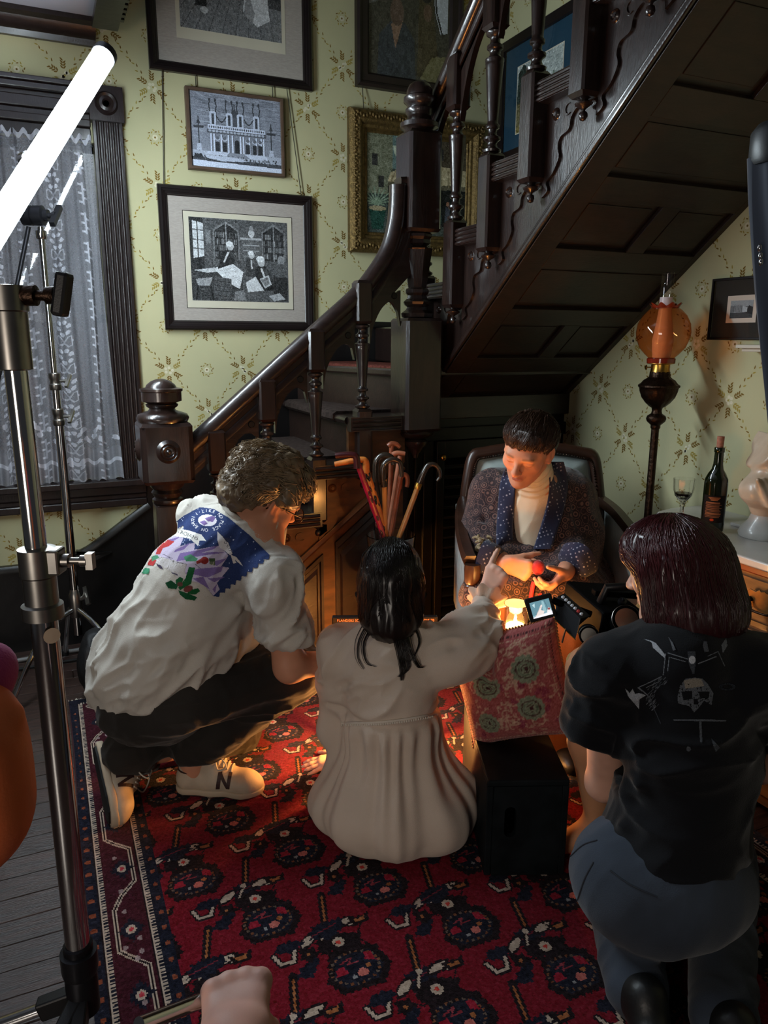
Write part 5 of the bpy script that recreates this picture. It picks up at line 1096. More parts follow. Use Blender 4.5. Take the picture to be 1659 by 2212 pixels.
def nets(prims, h, extra=None):
    lo, hi = bounds(prims); B = 8; nb = np.ceil((hi - lo) / (h * B)).astype(int) + 1; n = nb * B
    g = np.stack(np.meshgrid(*[np.arange(q) for q in nb], indexing='ij'), -1).reshape(-1, 3)
    f = (lambda P: sdf(prims, P)) if extra is None else (lambda P: sdf(prims, P) + extra(P))
    dc = f((lo + (g * B + (B - 1) / 2) * h).astype(np.float32)); act = np.abs(dc) < B * h * 1.15
    val = np.repeat(np.repeat(np.repeat(np.where(dc < 0, -1., 1.).astype(np.float32).reshape(nb), B, 0), B, 1), B, 2)
    off = np.stack(np.meshgrid(*[np.arange(B)] * 3, indexing='ij'), -1).reshape(-1, 3)
    idx = (g[act][:, None] * B + off[None]).reshape(-1, 3)
    for s in range(0, len(idx), 400000):
        c = idx[s:s + 400000]; val[c[:, 0], c[:, 1], c[:, 2]] = f((lo + c * h).astype(np.float32))
    S = val < 0; N = S.shape
    cnt = np.zeros((N[0] - 1, N[1] - 1, N[2] - 1), np.int8)
    co = [(i, j, k) for i in (0, 1) for j in (0, 1) for k in (0, 1)]
    for i, j, k in co: cnt += S[i:N[0] - 1 + i, j:N[1] - 1 + j, k:N[2] - 1 + k]
    cells = np.argwhere((cnt > 0) & (cnt < 8)); vid = np.full(cnt.shape, -1, np.int32); vid[tuple(cells.T)] = np.arange(len(cells))
    acc = np.zeros((len(cells), 3)); num = np.zeros(len(cells)); cv = {o: val[cells[:, 0] + o[0], cells[:, 1] + o[1], cells[:, 2] + o[2]] for o in co}
    for a in co:
        for ax in range(3):
            if a[ax]: continue
            b = tuple(1 if q == ax else a[q] for q in range(3)); va, vb = cv[a], cv[b]; m = (va < 0) != (vb < 0); t = np.where(m, va / np.where(m, va - vb, 1), 0)
            p = np.repeat(np.array([a], float), len(cells), 0); p[:, ax] = t; acc += p * m[:, None]; num += m
    V = lo + (cells + acc / num[:, None]) * h; F = []
    for ax in range(3):
        u, w = (ax + 1) % 3, (ax + 2) % 3
        sa = [slice(None)] * 3; sb = [slice(None)] * 3; sa[ax] = slice(0, -1); sb[ax] = slice(1, None)
        A, Bq = S[tuple(sa)], S[tuple(sb)]; e = np.argwhere(A != Bq); e = e[(e[:, u] > 0) & (e[:, w] > 0) & (e[:, u] < cnt.shape[u]) & (e[:, w] < cnt.shape[w]) & (e[:, ax] < cnt.shape[ax])]
        if not len(e): continue
        q = []
        for du, dw in ((1, 1), (0, 1), (0, 0), (1, 0)):
            c = e.copy(); c[:, u] -= du; c[:, w] -= dw; q.append(vid[tuple(c.T)])
        q = np.stack(q, 1); fl = ~A[tuple(e.T)]; q[fl] = q[fl][:, ::-1]; F.append(q[(q >= 0).all(1)])
    return V, np.concatenate(F)
def normals(V, F):
    n = np.cross(V[F[:, 2]] - V[F[:, 0]], V[F[:, 3]] - V[F[:, 1]]); N = np.zeros_like(V)
    for i in range(4): np.add.at(N, F[:, i], n)
    return N / np.maximum(np.linalg.norm(N, axis=1, keepdims=True), 1e-12)
def h3(i, j, k, s): x = np.sin(i * 127.1 + j * 311.7 + k * 74.7 + s * 53.3) * 43758.5453; return x - np.floor(x)
def noise3(P, s=0):
    i = np.floor(P); f = P - i; f = f * f * (3 - 2 * f); r = 0
    for a in (0, 1):
        for b in (0, 1):
            for c in (0, 1):
                w = (f[:, 0] if a else 1 - f[:, 0]) * (f[:, 1] if b else 1 - f[:, 1]) * (f[:, 2] if c else 1 - f[:, 2]); r = r + w * h3(i[:, 0] + a, i[:, 1] + b, i[:, 2] + c, s)
    return r * 2 - 1
def folds(V, N, along, freq, amp, s=0, warp=.5):
    """soft ridges running along a direction: displacement for cloth"""
    a = np.array(nz(along)); Q = V - np.outer(V @ a, a) * .82; Q = Q * freq + warp * np.stack([noise3(V * freq * .35, s + q) for q in range(3)], 1)
    r = (1 - np.abs(noise3(Q, s + 7)) * 1.35); r = np.clip(r, 0, 1) ** 2.2 * 1.5 + .35 * (1 - np.abs(noise3(Q * 2.1, s + 9)) * 2)
    return V + N * (amp * r)[:, None]
def crease(V, N, a, b, w, amp):
    a, b = np.array(a), np.array(b); ba = b - a; t = np.clip((V - a) @ ba / (ba @ ba), 0, 1); d = np.linalg.norm(V - a - t[:, None] * ba, axis=1); return V + N * (amp * np.exp(-(d / w) ** 2) * np.sin(np.pi * np.clip(t, .03, .97)))[:, None]
def smooth_v(V, F, it=1, w=.5):
    for _ in range(it):
        S = np.zeros_like(V); c = np.zeros(len(V))
        for i in range(4):
            for j in (1, 3): np.add.at(S, F[:, i], V[F[:, (i + j) % 4]]); np.add.at(c, F[:, i], 1)
        V = V * (1 - w) + w * S / np.maximum(c, 1)[:, None]
    return V
def solid(name, prims, h, m, parent=None, fn=None, col=None, loc=None, sm=1, extra=None):
    V, F = nets(prims, h, extra)
    if sm: V = smooth_v(V, F, sm)
    if fn: V = fn(V, normals(V, F))
    vc = col(V) if col else None
    return np_mesh(name, V, F, m, parent, vcol=vc, smooth=180, loc=loc)
def frame(f, u):
    f = nz(f); r = f.cross(Vector(u)).normalized(); u = r.cross(f); return f, u, r
def head(c, f, u, s=1.0, jaw=1.0, ears=True, eyes=True):
    f, u, r = frame(f, u); c = Vector(c); L = lambda x, y, z: c + r * (x * s) + f * (y * s) + u * (z * s); ax = (r, f, u); E = lambda x, y, z, a, b, d, k=.02, op='+': ell(L(x, y, z), (a * s, b * s, d * s), ax, k * s, op)
    Cn = lambda a, b, ra, rb, k=.02, op='+': cone(L(*a), L(*b), ra * s, rb * s, k * s, op)
    q = [E(0, -.012, .032, .075, .095, .078), E(0, .03, -.02, .063, .060, .082, .03), Cn((0, .042, -.083), (0, .058, -.098), .032 * jaw, .023 * jaw, .03)]
    for x in (-1, 1):
        q += [Cn((x * .047, .0, -.055), (x * .017, .055, -.092), .021 * jaw, .019 * jaw, .03), E(x * .040, .056, -.024, .022, .018, .017, .025)]
    q += [Cn((-.034, .079, .021), (.034, .079, .021), .012, .012, .02)]
    if eyes:
        for x in (-1, 1): q += [E(x * .032, .096, .002, .017, .016, .011, .012, '-')]
        for x in (-1, 1): q += [E(x * .032, .0755, .001, .0145, .012, .0105, .004), Cn((x * .019, .086, .0035), (x * .045, .078, .0015), .0035, .003, .004)]
    q += [Cn((0, .086, .014), (0, .112, -.024), .0075, .0115, .012), E(0, .111, -.029, .010, .010, .009, .008)]
    for x in (-1, 1): q += [E(x * .0115, .100, -.031, .0075, .010, .0075, .007)]
    q += [Cn((-.019, .082, -.0555), (0, .0925, -.054), .005, .0065, .008), Cn((.019, .082, -.0555), (0, .0925, -.054), .005, .0065, .008), Cn((-.013, .087, -.067), (.013, .087, -.067), .0065, .0065, .008), Cn((-.021, .094, -.0605), (.021, .094, -.0605), .0032, .0032, .004, '-'), E(0, .078, -.098, .019, .014, .014, .015)]
    if ears:
        for x in (-1, 1):
            a = (nz(r * x * .4 - f * .9), nz(r * x + f * .45), u)
            q += [ell(L(x * .077, -.008, -.004), (.019 * s, .009 * s, .032 * s), (nz(f * .9 + r * (-x) * .35), nz(r * x * .9 + f * .35), u), .008 * s), ell(L(x * .087, -.002, .0), (.010 * s, .007 * s, .019 * s), (f, r, u), .005 * s, '-'), E(x * .076, .002, -.030, .008, .009, .009, .006)]
    return q, L
def hand(w, d, t, right, curls, thumb=(.5, .7, .25, .2), s=1.0, spread=.02):
    d = nz(d); t = Vector(t); t = nz(t - d * t.dot(d)); n = t.cross(d) if right else d.cross(t); w = Vector(w); q = []
    for i, (o, ln, r0) in enumerate(((.029, .070, .0088), (.010, .078, .009), (-.010, .072, .0086), (-.028, .056, .0076))):
        K = w + d * ((.088, .092, .088, .078)[i] * s) + t * (o * s); q += [cone(w + t * (o * .6 * s) + d * (.012 * s), K, .0155 * s, .0125 * s, .014 * s)]
        if curls[i][0] > 60: q += [ell(K - n * (.005 * s) + d * (.002 * s), (.0128 * s,) * 3, None, .007 * s)]
        p = K; a = 0; dd = nz(d + t * (spread * (1.5 - i)))
        for j, fr_ in enumerate((.46, .30, .24)):
            a += math.radians(curls[i][j]); v = dd * math.cos(a) + n * math.sin(a); e = p + v * (ln * fr_ * s)
            q += [cone(p, e, (r0 * (1.08, .98, .9)[j]) * s, (r0 * (.98, .9, .78)[j]) * s, .004 * s)]; p = e
    b = w + d * (.022 * s) + t * (.022 * s); p = b; v = d * thumb[0] + t * thumb[1] + n * thumb[2]; v.normalize()
    for j, (L_, ra, rb) in enumerate(((.044, .0165, .0115), (.032, .0112, .0098), (.026, .0098, .0075))):
        e = p + v * (L_ * s); q += [cone(p, e, ra * s, rb * s, .012 * s if j == 0 else .004 * s)]; p = e; v = nz(v + n * thumb[3] + d * .25)
    return q
def skincol(base, blobs=()):
    b = np.array(s2l(base), np.float32)
    def f(V):
        c = np.repeat(b[None], len(V), 0) * (1 + .06 * noise3(V * 60, 3) + .05 * noise3(V * 18, 5))[:, None].astype(np.float32)
        for p, r, col, al in blobs:
            d = np.linalg.norm(V - np.array(p), axis=1); w = np.clip(1.3 - d / r, 0, 1)[:, None] * al; c = c * (1 - w) + np.array(s2l(col), np.float32) * w
        return c
    return f
M['skin'] = mat('skin', (200, 150, 125), .5, attr='Col', spec=.35, sss=.12, bump=.05, bscale=350)
def facepaint(L, lip=(168, 92, 84), brow=(96, 72, 52), red=(206, 128, 104)):
    B = []
    for x in (-1, 1):
        for k in range(6): B.append((L(x * (.018 + .006 * k), .094 - .0022 * k * k * .25, .0245 + .002 * math.sin(k * .6)), .0052, brow, .75))
        for k in range(6): B.append((L(x * (.020 + .0045 * k), .0885 - .0012 * k, -.0035 - .002 * math.sin(k * .62)), .0026, (70, 44, 38), .8))
        B.append((L(x * .032, .086, -.012), .012, (176, 110, 96), .45)); B.append((L(x * .044, .07, -.03), .022, red, .35)); B.append((L(x * .08, -.006, -.004), .03, red, .35))
    B += [(L(0, .118, -.027), .014, red, .5)]
    for k in range(-3, 4): B.append((L(k * .0055, .091 - .0012 * abs(k), -.056), .0062, lip, .6)); B.append((L(k * .0045, .092 - .001 * abs(k), -.066), .0068, lip, .6))
    for k in range(-4, 5): B.append((L(k * .0048, .093 - .0012 * abs(k), -.0607), .0024, (90, 40, 38), .7))
    return B
def snap(paths, objs, lift=.002, wob=.002, tip=0.0):
    vs = []; fs = []
    for o in objs:
        b = len(vs); vs += [v.co.copy() for v in o.data.vertices]; fs += [tuple(i + b for i in p.vertices) for p in o.data.polygons]
    bv = BVHTree.FromPolygons(vs, fs); out = []
    for p in paths:
        w = lift + wob * rng.random(); q = []
        for i, c in enumerate(p):
            h = bv.find_nearest(c); q.append(h[0] + h[1] * (w + tip * rng.random() * (i / (len(p) - 1)) ** 2) if h[0] is not None else c)
        out.append(q)
    return out
def strands(name, paths, r0, m, parent, taper=.25, n=3):
    b = MB()
    for p in paths:
        k = len(p); b.tube(p, [r0 * (1 - (1 - taper) * i / (k - 1)) for i in range(k)], n, cap=False)
    o = b.build(name, m, parent, smooth=180, fix=False); tag(o, kind='stuff'); return o
def drape(name, cv, u0, v0, px, target, m, parent, lift=.0016, mask=None):
    """a flat print laid on a cloth surface: points of the print are dropped on to the garment along the viewing lines of the photograph"""
    me = target.data; mw = target.matrix_world
    bpy.context.view_layer.update(); mw = target.matrix_world
    vs = [mw @ v.co for v in me.vertices]; bv = BVHTree.FromPolygons(vs, [tuple(p.vertices) for p in me.polygons]); O = Vector((0, 0, CAMH))
    st = 3; gw, gh = cv.w // st + 2, cv.h // st + 2; G = np.zeros((gh, gw, 3)); ok = np.zeros((gh, gw), bool)
    for j in range(gh):
        for i in range(gw):
            d, _ = ray(u0 + i * st * px, v0 + j * st * px); hit = bv.ray_cast(O, d.normalized())
            if hit[0] is not None:
                n = hit[1] if hit[1].dot(d) < 0 else -hit[1]; G[j, i] = hit[0] + n * lift; ok[j, i] = True
    jj, ii = np.meshgrid(np.arange(cv.h + 1) / st, np.arange(cv.w + 1) / st, indexing='ij'); j0 = np.floor(jj).astype(int); i0 = np.floor(ii).astype(int); fj = (jj - j0)[..., None]; fi = (ii - i0)[..., None]
    P = G[j0, i0] * (1 - fj) * (1 - fi) + G[j0 + 1, i0] * fj * (1 - fi) + G[j0, i0 + 1] * (1 - fj) * fi + G[j0 + 1, i0 + 1] * fj * fi
    good = ok[j0, i0] & ok[j0 + 1, i0] & ok[j0, i0 + 1] & ok[j0 + 1, i0 + 1]; sp = np.ptp(np.stack([np.linalg.norm(G[j0 + a, i0 + b], axis=-1) for a in (0, 1) for b in (0, 1)]), axis=0) < .05; good &= sp
    km = good[:-1, :-1] & good[1:, 1:] & good[1:, :-1] & good[:-1, 1:]
    if mask is not None: km &= mask
    idx = np.arange((cv.h + 1) * (cv.w + 1)).reshape(cv.h + 1, cv.w + 1); q = np.stack([idx[:-1, :-1], idx[1:, :-1], idx[1:, 1:], idx[:-1, 1:]], -1)[km]
    return np_mesh(name, P.reshape(-1, 3), q, m, parent, fcol=cv.lin()[km], smooth=180)
def stamp(cv, txt, x, y, size, col, rot=0.0):
    v, f = text_polys(txt, size); c, s = math.cos(rot), math.sin(rot)
    for t in f: cv.poly([(x + v[i][0] * c + v[i][1] * s, y + v[i][0] * s - v[i][1] * c) for i in t], col)
# ================================================================== floor oil lamp
lx, ly = 2.12, 2.19
ol = thing('floor_oil_lamp', 'tall bronze floor oil lamp with amber glass globe and clear chimney', 'lamp', (lx, ly, 0))
MB().lathe([(.13, 0), (.135, .012), (.12, .025), (.06, .035), (.03, .06), (.016, .09), (.0145, 1.13)], (lx, ly, 0), 24).build('stem', M['bronze'], ol, smooth=40)
MB().lathe([(.0145, 1.12), (.018, 1.125), (.018, 1.135), (.034, 1.15), (.037, 1.16), (.034, 1.17), (.02, 1.18), (.018, 1.19), (.02, 1.2), (.03, 1.208)], (lx, ly, 0), 24).build('knop', M['bronze'], ol, smooth=40)
MB().lathe([(.028, 1.205), (.045, 1.22), (.06, 1.24), (.068, 1.262), (.070, 1.275), (.075, 1.28), (.075, 1.286), (.066, 1.292), (.056, 1.305), (.044, 1.312), (.038, 1.318), (.036, 1.336)], (lx, ly, 0), 40, rib=lambda a: 1 + .025 * math.sin(a * 12)).build('font', M['bronze'], ol, smooth=40)
bn = MB().lathe([(.036, 1.334), (.034, 1.345), (.034, 1.362), (.05, 1.366), (.05, 1.37), (.0, 1.37)], (lx, ly, 0), 24).build('burner', M['brass'], ol, smooth=40)
MB().tube([Vector((lx, ly, 1.352)) - RIGHT * .03, Vector((lx, ly, 1.352)) - RIGHT * .052], .002, 8).lathe([(0, -.002), (.008, -.002), (.009, .002), (0, .003)], Vector((lx, ly, 1.352)) - RIGHT * .054, 14, RIGHT).build('wick_knob', M['brass'], bn, smooth=40)
MB().lathe([(.048, 1.37), (.05, 1.375), (.048, 1.388), (.062, 1.40), (.084, 1.425), (.097, 1.46), (.099, 1.48), (.095, 1.51), (.08, 1.54), (.06, 1.56), (.048, 1.568)], (lx, ly, 0), 48, rib=lambda a: 1 - .018 * abs(math.sin(a * 6))).build('globe', M['amber'], ol, smooth=60)
MB().lathe([(.047, 1.366), (.051, 1.368), (.052, 1.384), (.047, 1.388)], (lx, ly, 0), 32).build('globe_collar', mat('red_amber_glass', (120, 34, 16), .1, coat=.5), ol, smooth=50)
rf = MB(); v = []; n = 72
for k in range(n):
    a = 6.2832 * k / n; w_ = math.sin(a * 9)
    for rr, z in ((.047, 1.567), (.050 + .004 * w_, 1.574 + .003 * w_), (.054 + .006 * w_, 1.580 + .006 * w_)): v.append((lx + rr * math.cos(a), ly + rr * math.sin(a), z))
rf.add(v, [(k * 3 + j, ((k + 1) % n) * 3 + j, ((k + 1) % n) * 3 + j + 1, k * 3 + j + 1) for k in range(n) for j in (0, 1)]).build('ruffle', mat('amber_rim', (150, 50, 24), .1, coat=.5), ol, smooth=60)
MB().lathe([(.03, 1.37), (.036, 1.42), (.038, 1.45), (.028, 1.52), (.0235, 1.56), (.0225, 1.605)], (lx, ly, 0), 28).build('frosted_chimney', mat('frosted_glass', (228, 206, 206), .5, coat=.2, spec=.4), ol, smooth=60)
MB().lathe([(.0225, 1.605), (.0215, 1.69), (.0225, 1.693)], (lx, ly, 0), 28).build('clear_chimney', M['pane'], ol, smooth=60)
# ================================================================== marble bust on the commode
bp = atz(1648, 1158, ZT + .001); bf = nz(-AWAY * .9 - RIGHT * .25 - UP * .12)
hc = bp + UP * .285 + AWAY * .01
hp_, HL = head(hc, bf, UP, .80, eyes=True); R_ = RIGHT
tor = [cone(hc - UP * .05, bp + UP * .185, .04, .05, .03), ell(bp + UP * .16, (.095, .05, .055), (RIGHT, AWAY, UP), .03), ell(bp + UP * .155 - AWAY * .035 - RIGHT * .04, (.04, .03, .04), (RIGHT, AWAY, UP), .03), ell(bp + UP * .155 - AWAY * .035 + RIGHT * .04, (.04, .03, .04), (RIGHT, AWAY, UP), .03), cone(bp + UP * .10, bp + UP * .13, .05, .07, .04), half(bp + UP * .16 - RIGHT * .10, -RIGHT * .9 + UP * .5), half(bp + UP * .16 + RIGHT * .10, RIGHT * .9 + UP * .5)]
hair_b = [ell(HL(0, -.03, .045), (.07, .085, .068), None, .02)] + [ell(HL(.06 * math.cos(a), .035 + .02 * math.sin(a), .06 + .035 * math.sin(a)), (.02, .02, .02), None, .015) for a in np.linspace(.2, 2.9, 7)] + [ell(HL(x * .064, -.02, -.02 - .02 * k), (.018, .02, .018), None, .015) for x in (-1, 1) for k in range(3)]
folds_b = [cone(bp + RIGHT * x0 - AWAY * .06 + UP * .20, bp + RIGHT * x1 - AWAY * .075 + UP * .12, .008, .010, .01) for x0, x1 in ((-.05, 0), (.05, .0), (-.07, -.03), (.07, .03))]
M['bust'] = mat('veined_bust_marble', (206, 186, 164), .35, col2=(176, 150, 124), vscale=9, coat=.15, sss=.05)
bust = solid('marble_bust', hp_ + tor[:4] + hair_b + folds_b + tor[4:], .0042, M['bust'], sm=1); tag(bust, 'veined marble bust of a draped figure on the commode', 'bust')
MB().lathe([(.0, 0), (.075, 0), (.078, .01), (.07, .03), (.05, .055), (.042, .08), (.048, .10), (.0, .10)], bp, 28).build('socle', M['marble'], bust, smooth=40)
# ================================================================== crystal vase with walking canes
vx, vy = 1.20, 2.60
vs_ = MB().lathe([(0, .46), (.07, .46), (.082, .47), (.088, .60), (.098, .70), (.095, .702), (.084, .60), (.076, .485), (0, .485)], (vx, vy, 0), 36, rib=lambda a: 1 + .012 * math.sin(a * 18)).build('crystal_vase', GL, smooth=30)
tag(vs_, 'cut crystal vase holding the walking canes below the staircase', 'vase')
sto = MB().lathe([(.13, .0), (.14, .02), (.05, .04), (.035, .06), (.035, .38), (.06, .40), (.14, .43), (.145, .455), (0, .458)], (vx, vy, 0), 28).build('plant_stand', M['blackwood'], smooth=40)
tag(sto, 'dark round pedestal under the crystal vase', 'stand')
def cane(label, foot, top, mt, r, handle, hm, hr=None, band=None, spots=None, grp='walking canes in the crystal vase'):
    F, T = Vector(foot), Vector(top); b = MB().tube(spline([F, (F + T) / 2 + Vector((.004, 0, 0)), T], 5), [r * .75] * 5 + [r] * 6, 12); o = b.build('walking_cane', mt, smooth=60); tag(o, label, 'cane', grp)
    hpts = spline([T + RIGHT * a + UP * b_ + AWAY * c for a, b_, c in handle], 6); n = len(hpts); rr = hr or [r * 1.15] * 2
    MB().tube(hpts, [rr[0] + (rr[1] - rr[0]) * i / (n - 1) for i in range(n)], 12).build('handle', hm, o, smooth=60)
    if band: MB().lathe([(r * 1.25, -.012), (r * 1.3, -.01), (r * 1.3, .01), (r * 1.25, .012)], T - (T - F).normalized() * band, 14, (T - F)).build('collar', M['brass'], o, smooth=40)
    if spots:
        m = MB(); ax = (T - F).normalized()
        for k in range(spots[1]): p = F + (T - F) * rng.uniform(.35, 1); a = rng.random() * 6.28; q = nz(ax.orthogonal() * math.cos(a) + ax.cross(ax.orthogonal()) * math.sin(a)); m.ell(p + q * r * .75, r * .5, r * .5, r * 1.2, 6, 4, (q, ax.cross(q), ax))
        tag(m.build('knots', spots[0], o, smooth=60), kind='stuff')
    return o
pc_ = lambda u, v, dy=0: aty(u, v, vy + dy)
ft = lambda a, b: (vx + a, vy + b, .49)
hbrown = mat('reddish_cane', (138, 72, 44), .4, coat=.3, var=.4, vscale=30); horn = mat('dark_horn', (46, 38, 30), .25, coat=.5, var=.3, vscale=30); amberw = mat('orange_root_wood', (206, 122, 50), .4, coat=.2, var=.45, vscale=26); dkr = mat('dark_red_lacquer', (52, 14, 18), .3, coat=.5); mag = mat('crimson_cane', (150, 14, 48), .35, coat=.4, var=.5, vscale=40); bam = mat('golden_bamboo', (186, 132, 66), .4, coat=.3, var=.4, vscale=24, stretch=(1, 1, .3)); blk = mat('ebony_cane', (18, 14, 14), .3, coat=.4); pinkw = mat('pale_pink_wood', (168, 104, 76), .45, var=.3, vscale=30)
cane('crimson cane with dark carved animal head handle', ft(.03, -.02), pc_(772, 1000, -.03), mag, .0115, [(0, -.02, 0), (-.004, .02, 0), (-.02, .03, 0), (-.055, .03, 0), (-.082, .026, 0)], dkr, (.014, .011), spots=(dkr, 14))
cane('orange root-wood cane with pale tipped branch handle', ft(.04, 0), pc_(790, 1010, 0), amberw, .0115, [(0, -.02, 0), (0, .022, 0), (-.02, .03, 0), (-.07, .022, 0), (-.118, .012, 0)], amberw, (.014, .010), spots=(blk, 26))
cane('ebony cane with broad dark crook between root-wood and horn canes', ft(.0, .03), pc_(812, 1030, .04), blk, .011, [(0, -.02, 0), (0, .05, 0), (.012, .075, 0), (.035, .085, 0), (.06, .075, 0), (.07, .05, 0)], horn, (.013, .012))
cane('golden bamboo cane with black horn crook and silver ring', ft(-.02, .02), pc_(830, 1035, -.02), bam, .010, [(0, -.03, 0), (-.006, .03, 0), (.004, .062, 0), (.03, .076, 0), (.058, .066, 0), (.066, .03, 0), (.066, .01, 0)], horn, (.0125, .008), band=.0)
cane('red-brown cane with small curled crook', ft(-.03, .03), pc_(862, 1045, .02), hbrown, .011, [(0, -.02, 0), (.006, .025, 0), (.018, .036, 0), (.03, .03, 0), (.034, .008, 0), (.03, -.012, 0)], hbrown, (.011, .009))
cane('pale brown straight cane with T handle behind horn crook', ft(-.03, .05), pc_(864, 985, .07), pinkw, .0105, [(-.03, .004, 0), (-.01, .012, 0), (.02, .008, 0)], pinkw, (.011, .009))
cane('red wooden cane with derby handle at the back', ft(.0, .06), pc_(846, 962, .1), hbrown, .010, [(-.012, -.004, 0), (0, .006, 0), (.02, .004, 0), (.034, -.008, 0)], hbrown, (.013, .008))
cane('golden bamboo cane leaning right with banded dark horn crook', ft(-.06, -.01), pc_(905, 1045, -.04), bam, .0105, [(0, 0, 0), (.018, .045, 0), (.035, .072, 0), (.06, .075, 0), (.078, .055, 0), (.082, .03, 0), (.07, .012, 0)], horn, (.013, .006), band=.01)
# ================================================================== candle lamp on a small stool, cushion, apple box
_k = at(1111, 1388, 2.20); kx, ky = _k.x, _k.y; KZ = _k.z
stl = thing('wooden_stool', 'small round wooden stool behind the cushion, carrying the candle lamp', 'stool', (kx, ky, 0))
MB().lathe([(0, -.03), (.075, -.03), (.082, -.024), (.082, -.006), (.075, 0), (0, 0)], (kx, ky, KZ), 32).build('seat', M['chairwood'], stl, smooth=40)
for a in (.4, 1.97, 3.54, 5.11): MB().tube([(kx + .05 * math.cos(a), ky + .05 * math.sin(a), KZ - .02), (kx + .08 * math.cos(a), ky + .08 * math.sin(a), .013)], [.013, .016], 10).build('leg', M['chairwood'], stl, smooth=40)
cl_ = thing('candle_lamp', 'glowing candle in a tall clear glass cylinder behind the rose cushion', 'lamp', (kx, ky, KZ))
MB().lathe([(0, 0), (.032, 0), (.034, .004), (.034, .127), (.0325, .129), (.031, .127), (.031, .006), (0, .005)], (kx, ky, KZ + .001), 32).build('glass_cylinder', M['pane'], cl_, smooth=60)
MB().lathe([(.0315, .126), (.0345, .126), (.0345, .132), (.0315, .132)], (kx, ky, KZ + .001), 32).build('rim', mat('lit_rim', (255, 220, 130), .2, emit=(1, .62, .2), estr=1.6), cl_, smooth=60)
MB().lathe([(0, .006), (.029, .006), (.029, .058), (.026, .061), (0, .059)], (kx, ky, KZ + .001), 28).build('candle', mat('lit_wax', (255, 214, 130), .5, emit=(1, .60, .15), estr=14), cl_, smooth=50)
MB().lathe([(0, .06), (.004, .064), (.0055, .072), (.003, .084), (0, .092)], (kx, ky, KZ + .001), 12).build('flame', mat('flame', (255, 230, 160), .5, emit=(1, .7, .25), estr=60), cl_, smooth=60)
_l = bpy.data.lights.new('candle_light', 'POINT'); _l.energy = CANDLE_W; _l.color = (1, .40, .095); _l.shadow_soft_size = .025
_o = bpy.data.objects.new('candle_light', _l); C.collection.objects.link(_o); _o.location = (kx, ky, KZ + .105)
# warm fill lamps added on the rug, unseen behind woman in white and cushion
def warm_fill(x, y, h, watts, label):
    wl = thing('warm_fill', label, 'lamp', (x, y, .013)); z = .0135
    MB().lathe([(0, 0), (.045, 0), (.048, .006), (.03, .03), (.022, .05), (.022, h - .03), (.034, h), (0, h)], (x, y, z), 24).build('base', M['blackplastic'], wl, smooth=40)
    MB().lathe([(.026, h), (.03, h + .006), (.03, h + .04), (.025, h + .046), (0, h + .047)], (x, y, z), 24).build('dome', mat('lit_dome', (255, 220, 160), .5, emit=(1, .55, .15), estr=6), wl, smooth=60)
    l = bpy.data.lights.new('warm_fill_light', 'POINT'); l.energy = watts; l.color = (1, .40, .095); l.shadow_soft_size = .03
    o = bpy.data.objects.new('warm_fill_light', l); C.collection.objects.link(o); o.location = (x, y, z + h + .085)
warm_fill(.965, 2.13, .09, WARM_FILL_W, 'added warm fill lamp on the rug, unseen behind the woman in white')
_w = at(1150, 1500, 2.17); warm_fill(_w.x, _w.y, .14, 20.0, 'added warm fill lamp on a short black post, unseen behind the rose cushion')
# apple box
ba = Vector((1.19, 1.43, 0)) - Vector((.985, 1.515, 0)); bxr = nz((ba.x, ba.y, 0)); bxb = nz(AWAY * 1.0 + RIGHT * .06); bxb = nz(bxb - bxr * bxb.dot(bxr)); BW, BD, BH = .222, .46, .29
bc = Vector((1.088, 1.472, 0)) + bxb * BD / 2
ab = MB(); t_ = .012
bxm = thing('apple_box', 'black painted wooden apple box on the rug beside white dress', 'box', (bc.x, bc.y, .015))
M['blackpaint'] = mat('scuffed_black_paint', (24, 29, 32), .62, var=.5, vscale=14, bump=.12, bscale=40, spec=.1)
def bo(r, b, z): return bc + bxr * r + bxb * b + UP * (z + .015)
MB().obox(bo(0, 0, BH - .009), bxr, bxb, UP, BW / 2, BD / 2, .009).build('top', M['blackpaint'], bxm, smooth=0, bevel=.004)
for s in (-1, 1): MB().obox(bo(s * (BW / 2 - .009), 0, (BH - .018) / 2), bxr, bxb, UP, .009, BD / 2, (BH - .018) / 2).build('side', M['blackpaint'], bxm, smooth=0, bevel=.003)
for s in (-1, 1):     # end boards with an oval hand hole: a ring of faces round the opening
    n = 32; hw, hh, zc = .016, .046, .165; ol_ = []; il = []; H1 = (BH - .018)
    for k in range(n):
        a = 6.2832 * k / n; c_, s_ = math.cos(a), math.sin(a); kk = 1 / max(abs(c_) / (BW / 2 - .018), abs(s_) / (H1 / 2)); ol_.append((c_ * kk, H1 / 2 + s_ * kk)); il.append((-.045 + hw * c_, zc + (hh - hw) * (1 if s_ > 0 else -1) + hw * s_))
    v = [bo(a, s * (BD / 2 - o_), z) for o_ in (0.0, .018) for L_ in (ol_, il) for a, z in L_]; f = []
    for o_ in (0, 2):
        f += [(o_ * n + k, o_ * n + (k + 1) % n, o_ * n + n + (k + 1) % n, o_ * n + n + k) for k in range(n)]
    f += [(n + k, n + (k + 1) % n, 3 * n + (k + 1) % n, 3 * n + k) for k in range(n)] + [(k, 2 * n + k, 2 * n + (k + 1) % n, (k + 1) % n) for k in range(n)]
    MB().add(v, f).build('end_board', M['blackpaint'], bxm, smooth=0)
MB().obox(bo(0, 0, (BH - .018) / 2), bxr, bxb, UP, BW / 2 - .018, .008, (BH - .018) / 2).build('light_stop', M['blackpaint'], bxm, smooth=0)  # board added to stop lamp light showing through the hand holes
